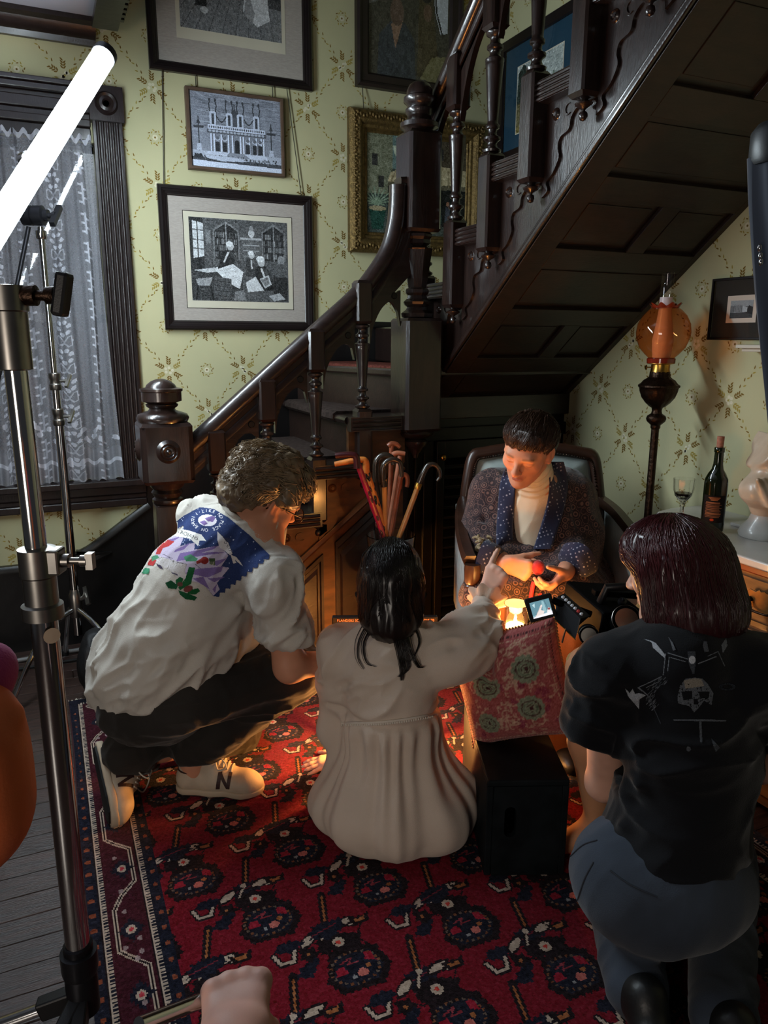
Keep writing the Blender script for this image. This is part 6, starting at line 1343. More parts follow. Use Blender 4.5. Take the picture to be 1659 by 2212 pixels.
# rose cushion: square, dented in the middle of its upper edge, leaning on the stool
pc0 = Vector(at(1108, 1476, 2.0)); pr1 = nz(Vector(at(1215, 1500, 1.95)) - Vector(at(1000, 1530, 2.06))); pu = nz(UP * .99 + AWAY * .08); pu = nz(pu - pr1 * pu.dot(pr1)); pn = pr1.cross(pu); pn = pn if pn.dot(AWAY) < 0 else -pn
M['rosecloth'] = mat('rose_brocade', (150, 90, 90), .85, attr='Col', spec=.1, bump=.25, bscale=300, sheen=.2)
def cushion():
    w = h = 150; cv = Canvas(w, h, (158, 84, 82)); tan_ = (190, 156, 132); gr = (128, 136, 112); dkc = (70, 40, 40)
    for k in range(70):
        x, y = rng.uniform(14, 136), rng.uniform(12, 138); a = rng.random() * 6.28; pts = [(x + t * 16 * math.cos(a + t * 2), y + t * 16 * math.sin(a + t * 2)) for t in np.linspace(0, 1, 7)]; cv.line(pts, 1.3, tan_, .8)
        for q in pts[2::2]: cv.ell(q[0] + 2, q[1] - 2, 3.4, 1.6, tan_, .75, rot=a)
    for k in range(26): x, y = rng.uniform(20, 130), rng.uniform(20, 130); cv.ell(x, y, 5, 3, (132, 52, 70), .8, rot=rng.random() * 3)
    for x, y, r in ((52, 62, 17), (106, 50, 16), (100, 98, 15), (40, 112, 13)):
        for k in range(12): cv.ell(x + r * .86 * math.cos(k * .5236), y + r * .86 * math.sin(k * .5236), 4.2, 4.2, gr)
        cv.ell(x, y, r, r, gr); 
        for q in (.8, .58, .36): cv.ell(x, y, r * q, r * q * .9, dkc if q != .58 else (90, 104, 84), .75, ring=.16)
        cv.ell(x + 1, y, r * .16, r * .16, dkc)
    for e in (7, 12):
        for k in range(38):
            p = 4 + k * 3.8
            for a, b in ((p, e), (p, 150 - e), (e, p), (150 - e, p)): cv.ell(a, b, 1.2, 1.2, dkc if e == 7 else tan_)
    cv.noise(10); S = .172
    col = cv.lin(); n = 96; obj_v = []; cols = []; F = []
    for side in (1, -1):
        for j in range(n + 1):
            for i in range(n + 1):
                a, b = 2 * i / n - 1, 2 * j / n - 1; ea = (1 - a * a); eb = (1 - b * b)
                x = a * S * (1 - .10 * eb * a * a); y = b * S * (1 - .10 * ea * b * b); th = .085 * (max(ea, 0) * max(eb, 0)) ** .42
                if b > 0: dn = math.exp(-((a + .22) / .13) ** 2) * b; y -= dn * .085; th *= 1 - .45 * dn
                th *= 1 + .03 * math.sin(9 * a + 5 * b)
                obj_v.append(pc0 + pr1 * x + pu * y + pn * (side * th)); cols.append(col[min(149, int((1 - (b + 1) / 2) * 149)), min(149, int((a + 1) / 2 * 149))])
    m = (n + 1) ** 2
    for s_ in (0, 1):
        for j in range(n):
            for i in range(n):
                k = s_ * m + j * (n + 1) + i; q = (k, k + 1, k + n + 2, k + n + 1); F.append(q if s_ == 0 else q[::-1])
    o = np_mesh('cushion', np.array([list(p) for p in obj_v]), np.array(F), M['rosecloth'], None, vcol=np.array(cols), smooth=180); tag(o, 'square rose brocade cushion with grey-green roses, dented, on black box', 'cushion')
    pp = MB()
    for k in range(150):
        t = k / 150 * 4; sd = int(t); u = (t - sd) * 2 - 1; a, b = ((u, -1), (1, u), (-u, 1), (-1, -u))[sd]; eb, ea = 1 - b * b, 1 - a * a; x = a * S * (1 - .10 * eb * a * a); y = b * S * (1 - .10 * ea * b * b)
        if b > 0: y -= math.exp(-((a + .22) / .13) ** 2) * b * .085
        pp.ell(pc0 + pr1 * x * 1.01 + pu * y * 1.01, .0046, .0046, .0046, 6, 4)
    tag(pp.build('beaded_trim', mat('brown_bead_trim', (150, 96, 60), .8), o, smooth=60, fix=False), kind='stuff')
cushion()
# ================================================================== monitor on the floor, behind the people
m0 = Vector(at(717, 1333, 2.48)); mr = nz(RIGHT * .995 + AWAY * .02); md = nz(-UP + -AWAY * .12); mn_ = mr.cross(md); mn_ = mn_ if mn_.dot(AWAY) < 0 else -mn_
mon = thing('video_monitor', 'black field monitor with white screen, behind the kneeling woman in white dress', 'monitor', tuple(m0 + mr * .19 + md * .26))
mp = lambda a, b, d: m0 + mr * a + md * b + mn_ * d
MB().prism([(0, 0), (.372, 0), (.372, .25), (0, .25)], lambda a, b, d: mp(a, b, d), -.03, 0).build('housing', M['blackplastic'], mon, smooth=0, bevel=.004)
def screen():
    w, h = 110, 68; cv = Canvas(w, h, (196, 206, 226)); cv.poly([(0, 0), (110, 0), (110, 5), (0, 5)], (60, 66, 90)); cv.poly([(14, 3), (46, 3), (46, 9), (14, 9)], (240, 244, 255)); cv.poly([(4, 12), (12, 12), (12, 24), (4, 24)], (255, 255, 255)); cv.poly([(18, 14), (60, 14), (60, 50), (18, 50)], (96, 106, 136)); cv.poly([(22, 18), (56, 18), (56, 46), (22, 46)], (220, 228, 244)); cv.poly([(26, 24), (40, 24), (40, 36), (26, 36)], (150, 166, 120))
    o = grid_obj('screen', cv, lambda U, V: np.array([list(mp(.016 + .34 * u, .025 + .21 * v, .002)) for u, v in zip(U, V)]), None, mon); m = mat('monitor_screen', (200, 205, 225), .3, attr='Col'); nt = m.node_tree; nt.links.new(nt.nodes['Attribute'].outputs['Color'], nt.nodes['Principled BSDF'].inputs['Emission Color']); nt.nodes['Principled BSDF'].inputs['Emission Strength'].default_value = .9; o.data.materials.append(m); M['screen'] = m
screen()
def lettering(txt, fn, size, m, parent, name='lettering', align='LEFT'):
    v, f = text_polys(txt, size, align); return MB().add([fn(a, b) for a, b in v], f).build(name, m, parent, smooth=0, fix=False)
M['warmlit_ink'] = mat('warmlit_lettering', (226, 150, 110), .6)  # orange of the warm light put into the lettering colour
lettering('FLANDERS SCIENTIFIC', lambda a, b: mp(.018 + a, .0165 - b, .0012), .0125, M['warmlit_ink'], mon); lettering('DM170', lambda a, b: mp(.322 + a, .0165 - b, .0012), .0125, M['warmlit_ink'], mon)
for s in (.05, .32): MB().bar(mp(s, .245, -.012), Vector((mp(s, .26, -.02).x, mp(s, .26, -.02).y, .016)), .02, .012).build('foot_leg', M['blackplastic'], mon, smooth=0)
# ================================================================== sandbag, cables, leaf, flag cloth, chrome rod, ribbon
sb0 = Vector((.15, 3.07, .20))
sbp = [ell(sb0 + RIGHT * .06 + Vector((0, 0, -.045)), (.055, .09, .12), (RIGHT, AWAY, UP), .03), ell(sb0 - RIGHT * .06 + Vector((0, 0, -.045)), (.06, .10, .13), (RIGHT, AWAY, UP), .03), cone(sb0 - RIGHT * .05 + UP * .06, sb0 + RIGHT * .05 + UP * .06, .035, .03, .03), half(sb0 * 1.0 + UP * (-.185), -UP)]
sbag = solid('sandbag', sbp, .009, M['sandcloth'], fn=lambda V, N: folds(V, N, UP, 22, .004, 3)); tag(sbag, 'black saddle sandbag with blue strap on slim stand leg', 'sandbag')
stp = spline([sb0 - RIGHT * .01 + UP * .092 - AWAY * .03, sb0 + RIGHT * .025 + UP * .104 - AWAY * .06, sb0 + RIGHT * .045 + UP * .06 - AWAY * .10, sb0 + RIGHT * .055 + UP * .0 - AWAY * .108], 6)
m = MB()
for a, b in zip(stp[:-1], stp[1:]): m.add([a - RIGHT * .024, a + RIGHT * .024, b + RIGHT * .024, b - RIGHT * .024, a - RIGHT * .024 - AWAY * .003, a + RIGHT * .024 - AWAY * .003, b + RIGHT * .024 - AWAY * .003, b - RIGHT * .024 - AWAY * .003], [(0, 1, 2, 3), (7, 6, 5, 4), (0, 3, 7, 4), (1, 5, 6, 2)])
m.build('strap', M['bluestrap'], sbag, smooth=60)
def cable(label, pts, r, mt): tag(MB().tube(spline(pts, 8), r, 8).build('cable', mt, smooth=60), label, 'cable')
cable('grey cable looped along the skirting behind the stands', [(-.42, 3.3, .012), (-.40, 3.52, .012), (-.20, 3.60, .012), (.30, 3.60, .012), (.48, 3.40, .012), (.62, 3.36, .012)], .010, mat('grey_cable', (130, 130, 130), .5))
cable('black cable lying on boards at the left, nearer than the grey cable', [(-.6, 3.42, .009), (-.2, 3.50, .009), (.2, 3.50, .009), (.44, 3.46, .009), (.55, 3.2, .009)], .007, M['rubber'])
lf0 = Vector(at(275, 1300, 2.66)); lfm = mat('leaf_green', (128, 170, 40), .5, coat=.2, sss=.05)
pt = thing('potted_plant', 'small plant with bright green leaves half hidden behind white t-shirt', 'plant', (lf0.x, lf0.y, 0))
MB().lathe([(0, .0), (.05, .0), (.065, .11), (.068, .115), (.055, .115), (.052, .10), (0, .10)], (lf0.x, lf0.y, 0), 24).build('pot', M['blackplastic'], pt, smooth=40)
for k in range(9):
    a = k * .7; d = Vector((math.cos(a), math.sin(a), 0)); b0 = Vector((lf0.x, lf0.y, .10)); tip = b0 + d * (.07 + .02 * (k % 3)) + UP * (.09 + .025 * (k % 4)); md_ = (b0 + tip) / 2 + UP * .035; sd = d.cross(UP); w_ = .018
    MB().add([b0, md_ - sd * w_, md_ + UP * .004, md_ + sd * w_, tip], [(0, 1, 2), (0, 2, 3), (1, 4, 2), (2, 4, 3)]).build('leaf', lfm, pt, smooth=60)
fl0 = Vector(at(1652, 330, 1.25)); fb = MB()
fg = thing('hanging_flag_cloth', 'dark navy cloth hanging from black arm at the right edge', 'cloth', tuple(Vector(at(1690, 900, 1.25))))
V_ = []; nU, nV = 40, 30
for j in range(nV + 1):
    t = j / nV; top_u, bot = 1628 + 34 * max(0, (t - .15)) ** 1.3, 340 + t * 580
    for i in range(nU + 1):
        s = i / nU; a = 6.2832 * s; c0 = Vector(at(top_u + 70, bot, 1.25)); V_.append(c0 + RIGHT * (-(.052 - .006 * t) * math.cos(a) * (1 + .12 * math.sin(a * 5 + t * 2))) + AWAY * (.035 * math.sin(a)))
F_ = [(j * (nU + 1) + i, j * (nU + 1) + i + 1, (j + 1) * (nU + 1) + i + 1, (j + 1) * (nU + 1) + i) for j in range(nV) for i in range(nU)]
fb.add(V_, F_).build('cloth', mat('navy_cloth', (24, 32, 48), .8, sheen=.2), fg, smooth=180)
MB().lathe([(0, -.01), (.05, -.008), (.054, .0), (.054, .04), (.045, .052), (0, .056)], at(1698, 345, 1.25), 20).build('arm_clip', M['blackplastic'], fg, smooth=40)
for v_ in (535, 552, 566): MB().ell(at(1641 + (v_ - 535) * .09, v_, 1.22), .0035, .0035, .006, 8, 6).build('snap', M['chrome'], fg, smooth=60)
MB().tube([at(1698, 330, 1.25), at(1740, 200, 1.25), at(1760, 0, 1.26)], .012, 10).build('arm', M['darksteel'], fg, smooth=50)
# ================================================================== people
def person(label, prims, h, col, **kw):
    o = solid('person', prims, h, M['skin'], col=col, **kw); tag(o, label, 'person'); return o
def fabric(name, c, var=.1, bump=.18, sheen=.15, rough=.85, **k): return mat(name, c, rough, var=var, vscale=5, bump=bump, bscale=420, sheen=sheen, spec=.15, **k)
M['tee'] = fabric('cream_jersey', (206, 200, 190)); M['jeans'] = fabric('faded_black_denim', (52, 49, 46), .3); M['dress'] = fabric('white_cotton', (214, 198, 182)); M['blacktee'] = fabric('black_jersey', (15, 16, 20)); M['greyjeans'] = fabric('washed_dark_denim', (58, 66, 78), .35)
M['khaki'] = fabric('khaki_canvas', (186, 150, 92)); M['turtle'] = fabric('cream_knit', (226, 208, 180), .06); M['brownpants'] = fabric('brown_corduroy', (112, 70, 48), .3); M['bootleather'] = mat('black_leather', (18, 18, 18), .45, bump=.1, bscale=80)
def shoe(tag_, heel, toe, up, parent, lbl):
    """white high top: own frame x forward, y sideways, z up from the sole"""
    heel, toe = Vector(heel), Vector(toe); f = nz(toe - heel); u = Vector(up); u = nz(u - f * u.dot(f)); r = f.cross(u); L_ = (toe - heel).length; Q = lambda x, y, z: heel + f * (x * L_) + r * y + u * z; ax = (f, r, u)
    up_ = [cone(Q(.13, 0, .045), Q(.45, 0, .045), .036, .040, .03), cone(Q(.45, 0, .045), Q(.80, .004, .036), .042, .040, .03), ell(Q(.82, .003, .030), (.055, .043, .030), ax, .03), cone(Q(.14, 0, .05), Q(.20, 0, .135), .036, .040, .03), cone(Q(.55, 0, .07), Q(.28, 0, .125), .028, .036, .03), half(Q(.2, 0, .138) - f * .01, u * .96 - f * .25, .006), half(Q(0, 0, .014), -u, .004)]
    wm = mat('white_leather_' + tag_, (196, 180, 158), .55, var=.12, vscale=30, bump=.05, bscale=200)
    o = solid('shoe', up_, .0038, wm, parent); tag(o, lbl)
    solp = [cone(Q(.11, 0, .015), Q(.42, 0, .015), .039, .038, .03), cone(Q(.42, 0, .015), Q(.78, .004, .017), .038, .045, .03), cone(Q(.78, .004, .017), Q(.90, .003, .022), .045, .036, .03), half(Q(0, 0, .0235), u, .003), half(Q(0, 0, .0), -u, .003)]
    solid('sole', solp, .0038, mat('off_white_rubber_' + tag_, (190, 172, 148), .6), o)
    ou = [(Q(x, y * .95, 0)) for x, y in ((.02, 0), (.05, -.028), (.2, -.036), (.45, -.034), (.7, -.042), (.88, -.034), (.985, 0), (.9, .036), (.72, .045), (.45, .036), (.2, .036), (.05, .028))]
    MB().add([p - u * .006 for p in ou] + [p + u * .003 for p in ou], [tuple(range(12)), tuple(range(23, 11, -1))] + [(i, (i + 1) % 12, 12 + (i + 1) % 12, 12 + i) for i in range(12)]).build('outsole', M['rubber'], o, smooth=0)
    dk = mat('dark_trim_' + tag_, (52, 30, 28), .6); bv = BVHTree.FromPolygons([v.co.copy() for v in o.data.vertices], [tuple(p.vertices) for p in o.data.polygons])
    def onto(x, z, side, lift=.0015):
        p0 = Q(x, side * .12, z); hit = bv.ray_cast(p0, -r * side)
        return (hit[0] + r * side * lift) if hit[0] is not None else Q(x, side * .045, z)
    for side in (-1, 1):
        V = []; F = []
        def quad(poly, n=6):
            b = len(V); a, b1, c, d = poly
            for i in range(n + 1):
                for j in range(3):
                    s, t = i / n, j / 2; x = (a[0] * (1 - s) + b1[0] * s) * (1 - t) + (d[0] * (1 - s) + c[0] * s) * t; z = (a[1] * (1 - s) + b1[1] * s) * (1 - t) + (d[1] * (1 - s) + c[1] * s) * t; V.append(onto(x, z, side))
            for i in range(n):
                for j in range(2): k = b + i * 3 + j; F.append((k, k + 1, k + 4, k + 3))
        quad([(.49, .034), (.52, .088), (.565, .088), (.535, .034)]); quad([(.52, .088), (.61, .034), (.65, .034), (.555, .088)]); quad([(.61, .034), (.635, .083), (.675, .08), (.65, .034)])
        MB().add(V, F).build('letter_mark', dk, o, smooth=0, fix=False)
    m = MB(); zz = .112
    for zz, rr in ((.083, .003), (.128, .0035)):
        ring = []
        for k in range(25):
            a = 6.2832 * k / 24; d = f * math.cos(a) + r * math.sin(a); c0 = Q(.19, 0, zz); hit = bv.ray_cast(c0 + d * .2, -d)
            if hit[0] is not None: ring.append(hit[0])
        if zz == .083: ring = [p for p in ring if (p - Q(.19, 0, zz)).dot(f) < .03]
        m.tube(ring, rr, 6)
    m.build('collar_band', dk, o, smooth=60)
    m = MB()
    for k in range(6):
        x = .42 + k * .048; pts = []
        for y in np.linspace(-.024, .024, 7):
            hit = bv.ray_cast(Q(x, float(y), .25), -u); pts.append((hit[0] if hit[0] is not None else Q(x, float(y), .08)) + u * .003)
        m.tube(pts, .0026, 6)
    c0 = bv.ray_cast(Q(.45, 0, .25), -u)[0] or Q(.45, 0, .09)
    for s in (-1, 1): m.tube(spline([c0, c0 + r * s * .03 + u * .012 + f * .02, c0 + r * s * .052 - u * .012 + f * .05, c0 + r * s * .045 - u * .03 + f * .02, c0 + u * .004], 5), .0024, 6)
    m.build('lace', mat('lace_' + tag_, (206, 200, 186), .8), o, smooth=60)
    return o
# ------------------------------------------------------------------ 1  man squatting in a printed t-shirt
hcK = at(578, 1072, 2.14); fK = nz(RIGHT * .66 + AWAY * .50 - UP * .52); uK = nz(UP * .84 + RIGHT * .45)
hq, LK = head(hcK, fK, uK, 1.0)
nk = at(545, 1160, 2.11); RS, LS = at(592, 1258, 2.02), at(452, 1140, 2.26); EL, WR = at(626, 1440, 2.02), at(735, 1428, 2.14)
hip = at(335, 1500, 2.12); rh, lh = at(400, 1500, 2.06), at(285, 1510, 2.22); kn = at(632, 1447, 2.16); an = Vector((.338, 2.243, .135)); lk = Vector((.52, 2.47, .075)); la = Vector((.135, 2.28, .16))
bodyK = hq + [cone(LK(0, -.03, -.06), nk, .056, .062, .03), cone(nk, at(470, 1260, 2.12), .08, .11, .06), cone(at(470, 1260, 2.12), hip, .11, .11, .06)]
bodyK += [cone(nk, RS, .06, .06, .04), cone(nk, LS, .06, .06, .04)] + chain([RS, EL, WR], [.056, .043, .031], .03) + chain([LS, at(560, 1350, 2.5), at(660, 1420, 2.42)], [.052, .042, .03], .03)
bodyK += hand(WR, RIGHT * .8 + AWAY * .45 - UP * .1, UP * .8 + AWAY * .2, True, [(30, 40, 30)] * 4, s=1.0)
bodyK += chain([rh, kn, an, an - UP * .05], [.085, .058, .042, .04], .03) + chain([lh, lk, la], [.085, .06, .042], .03)
K = person('young man squatting in cream printed t-shirt, jeans and white high tops', bodyK, .0045, skincol((206, 146, 116), facepaint(LK)))
# hair: tousled wavy grey-brown mop
hm = mat('tousled_brown_hair', (132, 112, 88), .42, var=.45, vscale=30, spec=.5)
hb = [ell(LK(0, -.03, .05), (.090, .108, .078), (nz(fK.cross(uK)), fK, uK), .02), ell(LK(0, -.085, -.005), (.078, .06, .075), (nz(fK.cross(uK)), fK, uK), .03), ell(LK(0, .058, .078), (.062, .042, .034), (nz(fK.cross(uK)), fK, uK), .03)]
for k in range(46):
    a, b_ = rng.uniform(0, 6.28), rng.uniform(-.2, 1.4); p = LK(.088 * math.cos(a) * math.cos(b_), -.03 + .105 * math.sin(a) * math.cos(b_), .045 + .08 * math.sin(b_))
    if LK and (p - LK(0, 0, 0)).dot(fK) > .06 and (p - hcK).dot(uK) < .05: continue
    hb.append(ell(p, (.022, .022, .018), None, .02))
hair = solid('hair', hb, .0052, hm, K, fn=lambda V, N: folds(V, N, fK * -.7 + uK * .2, 60, .006, 11, 1.2))
rK = fK.cross(uK); paths = []
for k in range(1150):
    a = rng.uniform(0, 6.2832); e = math.acos(rng.uniform(-.35, 1)); d = Vector((math.sin(e) * math.cos(a), math.sin(e) * math.sin(a), math.cos(e)))
    if d.y > .55 and d.z < .45: continue
    if abs(d.x) > .7 and d.z < -.05 and d.y > -.1: continue
    fwd = 1 if d.y > .25 else -1; ph = rng.random() * 6.28; L_ = rng.uniform(.05, .10); p = []
    for i in range(6):
        t = i / 5; dd = Vector((d.x + .10 * math.sin(t * 4 + ph), d.y + fwd * t * (.75 if d.z > 0 else .3), d.z - t * (.35 if d.z > .3 else .62))); dd.normalize()
        sw = .006 * math.sin(t * 7 + ph); rr = 1.02 + .10 * t * rng.random() + .06 * math.sin(ph) * t
        p.append(LK(dd.x * .093 * rr + sw, -.03 + dd.y * .112 * rr, .045 + dd.z * (.085 if d.z > 0 else .10) * rr + sw))
    paths.append(p)
strands('hair_strands', snap(paths, [hair], .001, .004, .012), .0020, mat('brown_hair_strand', (152, 130, 102), .4, var=.5, vscale=40, spec=.5), hair)
# t-shirt
sh_ = [cone(at(335, 1455, 2.14), at(372, 1395, 2.13), .158, .165, .05), cone(at(372, 1395, 2.13), at(446, 1262, 2.13), .165, .160, .05), cone(at(446, 1262, 2.13), at(492, 1186, 2.12), .160, .118, .05), cone(at(518, 1175, 2.11), RS, .088, .070, .05), cone(at(512, 1172, 2.12), LS - RIGHT * .012, .088, .078, .05), cone(at(525, 1170, 2.12), nk + UP * .012, .09, .075, .03)]
sh_ += [cone(RS, at(614, 1365, 2.02), .070, .066, .04), cone(at(300, 1440, 2.13), at(262, 1490, 2.13), .12, .075, .06), cone(at(470, 1390, 2.10), at(505, 1375, 2.12), .07, .045, .06)]
hemn = nz(at(200, 1900, 2.1) - at(320, 1500, 2.1))
sh_ += [half(at(300, 1525, 2.14), at(250, 1725, 2.14) - at(300, 1525, 2.14), .006), rbox(at(628, 1432, 2.02), (.13, .20, .078), (RIGHT, AWAY, UP), .01, .006, '-')]
def teeK(V, N):
    V0 = V; V = folds(V, N, at(260, 1500, 2.1) - at(500, 1180, 2.1), 20, .011, 2); V = folds(V, N, RIGHT + UP * .3, 11, .008, 5)
    k = np.clip((np.linalg.norm(V0 - np.array(at(425, 1190, 2.0)), axis=1) - .14) / .14, .22, 1)[:, None]; V = V0 * (1 - k) + V * k
    for a, b, w, am in (((420, 1380), (235, 1480), .02, .012), ((455, 1400), (330, 1500), .02, -.010), ((520, 1290), (470, 1370), .016, .012), ((550, 1310), (520, 1400), .016, -.012), ((575, 1270), (470, 1290), .012, -.010), ((585, 1300), (480, 1330), .012, .010), ((400, 1250), (290, 1440), .016, .008)): V = crease(V, N, at(*a, 2.0), at(*b, 2.0), w, am)
    return V
teeo = solid('t_shirt', sh_, .0055, M['tee'], K, fn=teeK)
MB().tube(spline([LK(0, -.03, -.085) + v for v in (rK * .062, rK * .05 - fK * .05, -fK * .068, -rK * .05 - fK * .05, -rK * .062)], 5), .008, 8).build('neck_rib', M['tee'], teeo, smooth=60)
# printed picture on the back of the t-shirt
def print_K():
    u0, v0, w, h, px = 292, 1086, 292, 216, 1.0; cv = Canvas(w, h, (206, 200, 190)); m0 = np.zeros((h, w), bool)
    q = lambda pts: [(280 + x * .1929 - u0, 1080 + y * .1929 - v0) for x, y in pts]        # crop coordinates of the study view
    navy = (48, 62, 104); lil = (190, 178, 200); pur = (128, 106, 160)
    edge = [(300, 470), (420, 290), (560, 180), (740, 85), (900, 105), (1060, 200), (1300, 400), (1530, 630)]
    for i in range(20): t = i / 19; edge.append((1530 + (940 - 1530) * t + (14 if i % 2 else -8), 630 + (1070 - 630) * t + (16 if i % 2 else -10)))
    edge += [(890, 1075), (800, 960), (660, 900), (690, 790), (560, 700), (420, 640), (330, 520)]
    cv.poly(q(edge), navy)
    cv.poly(q([(310, 480), (430, 400), (560, 430), (520, 520), (690, 480), (680, 560), (960, 510), (1060, 620), (980, 740), (1070, 760), (930, 930), (960, 1000), (890, 1070), (800, 960), (640, 900), (570, 800), (600, 720), (250, 640), (230, 560)]), lil)
    for P_ in ([(300, 470), (540, 410), (440, 470), (330, 500)], [(470, 560), (640, 480), (560, 560), (450, 590)], [(520, 600), (740, 560), (950, 510), (900, 550), (760, 590), (660, 660), (480, 690)], [(690, 600), (900, 580), (1040, 590), (860, 610), (700, 640)], [(570, 820), (720, 770), (860, 760), (1000, 740), (980, 800), (830, 870), (700, 840)], [(660, 880), (780, 860), (850, 1000), (740, 930)], [(820, 880), (1020, 860), (900, 920)], [(880, 1000), (930, 940), (910, 1040)], [(880, 690), (1050, 650), (930, 740)]): cv.poly(q(P_), pur)
    cv.poly(q([(240, 620), (600, 720), (560, 800), (660, 900), (500, 880), (420, 800), (240, 700)]), (212, 206, 206))
    for k in range(90):
        x, y = rng.uniform(420, 1500), rng.uniform(90, 1000); c, r = q([(x, y)])[0]
        if 0 <= int(r) < h and 0 <= int(c) < w and abs(cv.a[int(r), int(c)] - np.array(navy)).sum() < 5: cv.ell(c, r, .8 if k % 7 else 1.5, .8 if k % 7 else 1.5, (206, 214, 235))
    gx_, gy_ = q([(828, 232)])[0]; cv.ell(gx_, gy_, 20, 12.5, (226, 222, 228), rot=.05)
    cv.poly(q([(800, 210), (880, 180), (920, 200), (890, 250), (830, 240)]), pur); cv.poly(q([(740, 250), (800, 230), (830, 270), (790, 290)]), pur)
    txt = 'LIKE NO PLACE ON EARTH !'; 
    for i, ch_ in enumerate(txt):
        a = math.radians(-108 + i * 360 / 25.0); x, y = gx_ + 28.5 * math.cos(a), gy_ + 17.5 * math.sin(a) + 0
        if ch_ != ' ': stamp(cv, ch_ if ch_ != '!' else 'I', x, y, 9.6, (232, 232, 238), a + math.pi / 2)
    cv.poly(q([(500, 320), (640, 350), (760, 390), (815, 460), (740, 455), (725, 520), (640, 440), (440, 405)]), (226, 224, 218)); cv.line(q([(520, 310), (440, 410)]), 1.4, (220, 220, 214))
    stamp(cv, 'TROJANS', *q([(602, 412)])[0], 11.5, (38, 36, 44), .36)
    cv.poly(q([(940, 355), (1000, 410), (1060, 480), (1105, 600), (1080, 620), (1020, 570), (960, 530), (940, 450)]), (220, 216, 216)); cv.poly(q([(1000, 420), (1080, 430), (1090, 470), (1040, 470)]), (64, 70, 100)); cv.line(q([(945, 360), (1000, 412), (1062, 482), (1108, 602)]), 1, (60, 60, 70))
    for c_, p_ in (('U', (1018, 492)), ('S', (1044, 530)), ('O', (1068, 568))): stamp(cv, c_, *q([p_])[0], 9, (40, 38, 48), .55)
    cv.poly(q([(1085, 610), (1150, 640), (1200, 700), (1225, 745), (1160, 690), (1130, 660), (1150, 705), (1115, 710)]), (220, 214, 208))
    red, grn, dgr = (176, 60, 60), (78, 138, 106), (30, 88, 50)
    cv.poly(q([(390, 450), (460, 470), (400, 520), (330, 545), (300, 610), (250, 610), (270, 540), (330, 470)]), red); cv.poly(q([(160, 670), (210, 650), (260, 680), (220, 740), (160, 730)]), red); cv.poly(q([(200, 630), (270, 620), (290, 650), (210, 690)]), grn)
    cv.poly(q([(560, 640), (640, 610), (720, 660), (700, 690), (590, 690)]), grn); cv.ell(*q([(795, 678)])[0], 8.5, 8, (140, 48, 48)); cv.poly(q([(700, 690), (770, 650), (760, 700), (710, 720)]), (150, 60, 56)); cv.poly(q([(845, 650), (910, 655), (915, 735), (850, 720)]), (66, 84, 56))
    for k in range(4): cv.line(q([(860 + k * 14, 690), (858 + k * 14, 730)]), 1.1, (200, 196, 170))
    cv.poly(q([(620, 750), (690, 760), (640, 940), (520, 1010), (500, 980), (580, 880)]), dgr); cv.poly(q([(355, 930), (420, 900), (500, 960), (480, 1000), (390, 990)]), (26, 74, 46)); cv.poly(q([(470, 900), (520, 860), (555, 880), (530, 960), (480, 960)]), dgr); cv.poly(q([(500, 1010), (640, 1060), (710, 1090), (680, 1125), (580, 1110), (520, 1060)]), (26, 82, 50)); cv.poly(q([(620, 1010), (720, 990), (740, 1020), (690, 1060), (600, 1050)]), dgr); cv.ell(*q([(610, 995)])[0], 10, 6.5, (110, 56, 52), rot=-.4); cv.ell(*q([(520, 945)])[0], 6, 5, (96, 60, 54))
    cv.poly(q([(80, 810), (120, 760), (185, 770), (170, 830), (120, 830)]), (70, 140, 106)); cv.poly(q([(250, 715), (300, 730), (340, 780), (290, 760)]), (70, 62, 84)); cv.poly(q([(420, 805), (490, 830), (500, 850), (430, 825)]), (90, 84, 100))
    for a, b in (((390, 640), (450, 700)), ((330, 610), (440, 660)), ((440, 690), (590, 720)), ((690, 720), (750, 770))): cv.line(q([a, b]), 1, (84, 80, 96))
    for k in range(60): cv.ell(rng.uniform(0, w), rng.uniform(0, h), .6, .6, (150, 146, 150), .5)
    cv.noise(4); bgc = np.array((206, 200, 190)); msk = np.abs(cv.a - bgc).sum(-1) > 22
    drape('back_print', cv, u0 + 9, v0, px, teeo, mat('tshirt_print', (200, 200, 200), .85, attr='Col', spec=.1), teeo, mask=msk)
print_K()
# jeans and shoes
jk = [ell(at(330, 1515, 2.13), (.165, .15, .12), (RIGHT, AWAY, UP), .05), cone(rh, kn, .098, .082, .05), cone(kn, an + UP * .02, .082, .068, .04), cone(lh, lk, .098, .08, .05), cone(lk, la + UP * .02, .08, .066, .04), rbox(an - UP * .085, (.13, .13, .092), (RIGHT, AWAY, UP), .005, .01, '-')]
def jeanK(V, N):
    V = folds(V, N, kn - rh, 20, .006, 4); V = folds(V, N, UP, 14, .004, 9)
    for a, b in (((560, 1420), (600, 1500)), ((530, 1440), (575, 1520)), ((600, 1420), (640, 1480)), ((480, 1430), (540, 1470))): V = crease(V, N, at(*a, 2.06), at(*b, 2.08), .014, -.010)
    return V
solid('jeans', jk, .0065, M['jeans'], K, fn=jeanK)
MB().lathe([(.040, -.05), (.043, .0), (.045, .05), (.044, .058)], an, 24).build('sock', M['tee'], K, smooth=60)
shoe('near', Vector(atz(388, 1712, .002)) + UP * .013, Vector(atz(566, 1700, .03)) - UP * .015, UP, K, 'flat planted white high top shoe')
th_ = Vector(atz(240, 1782, .022)); hl_ = Vector(at(205, 1612, 2.17)); shoe('far', hl_, th_, RIGHT * .72 + AWAY * .68 + UP * .12, K, 'toe-down white high top shoe with dark sole turned outward')
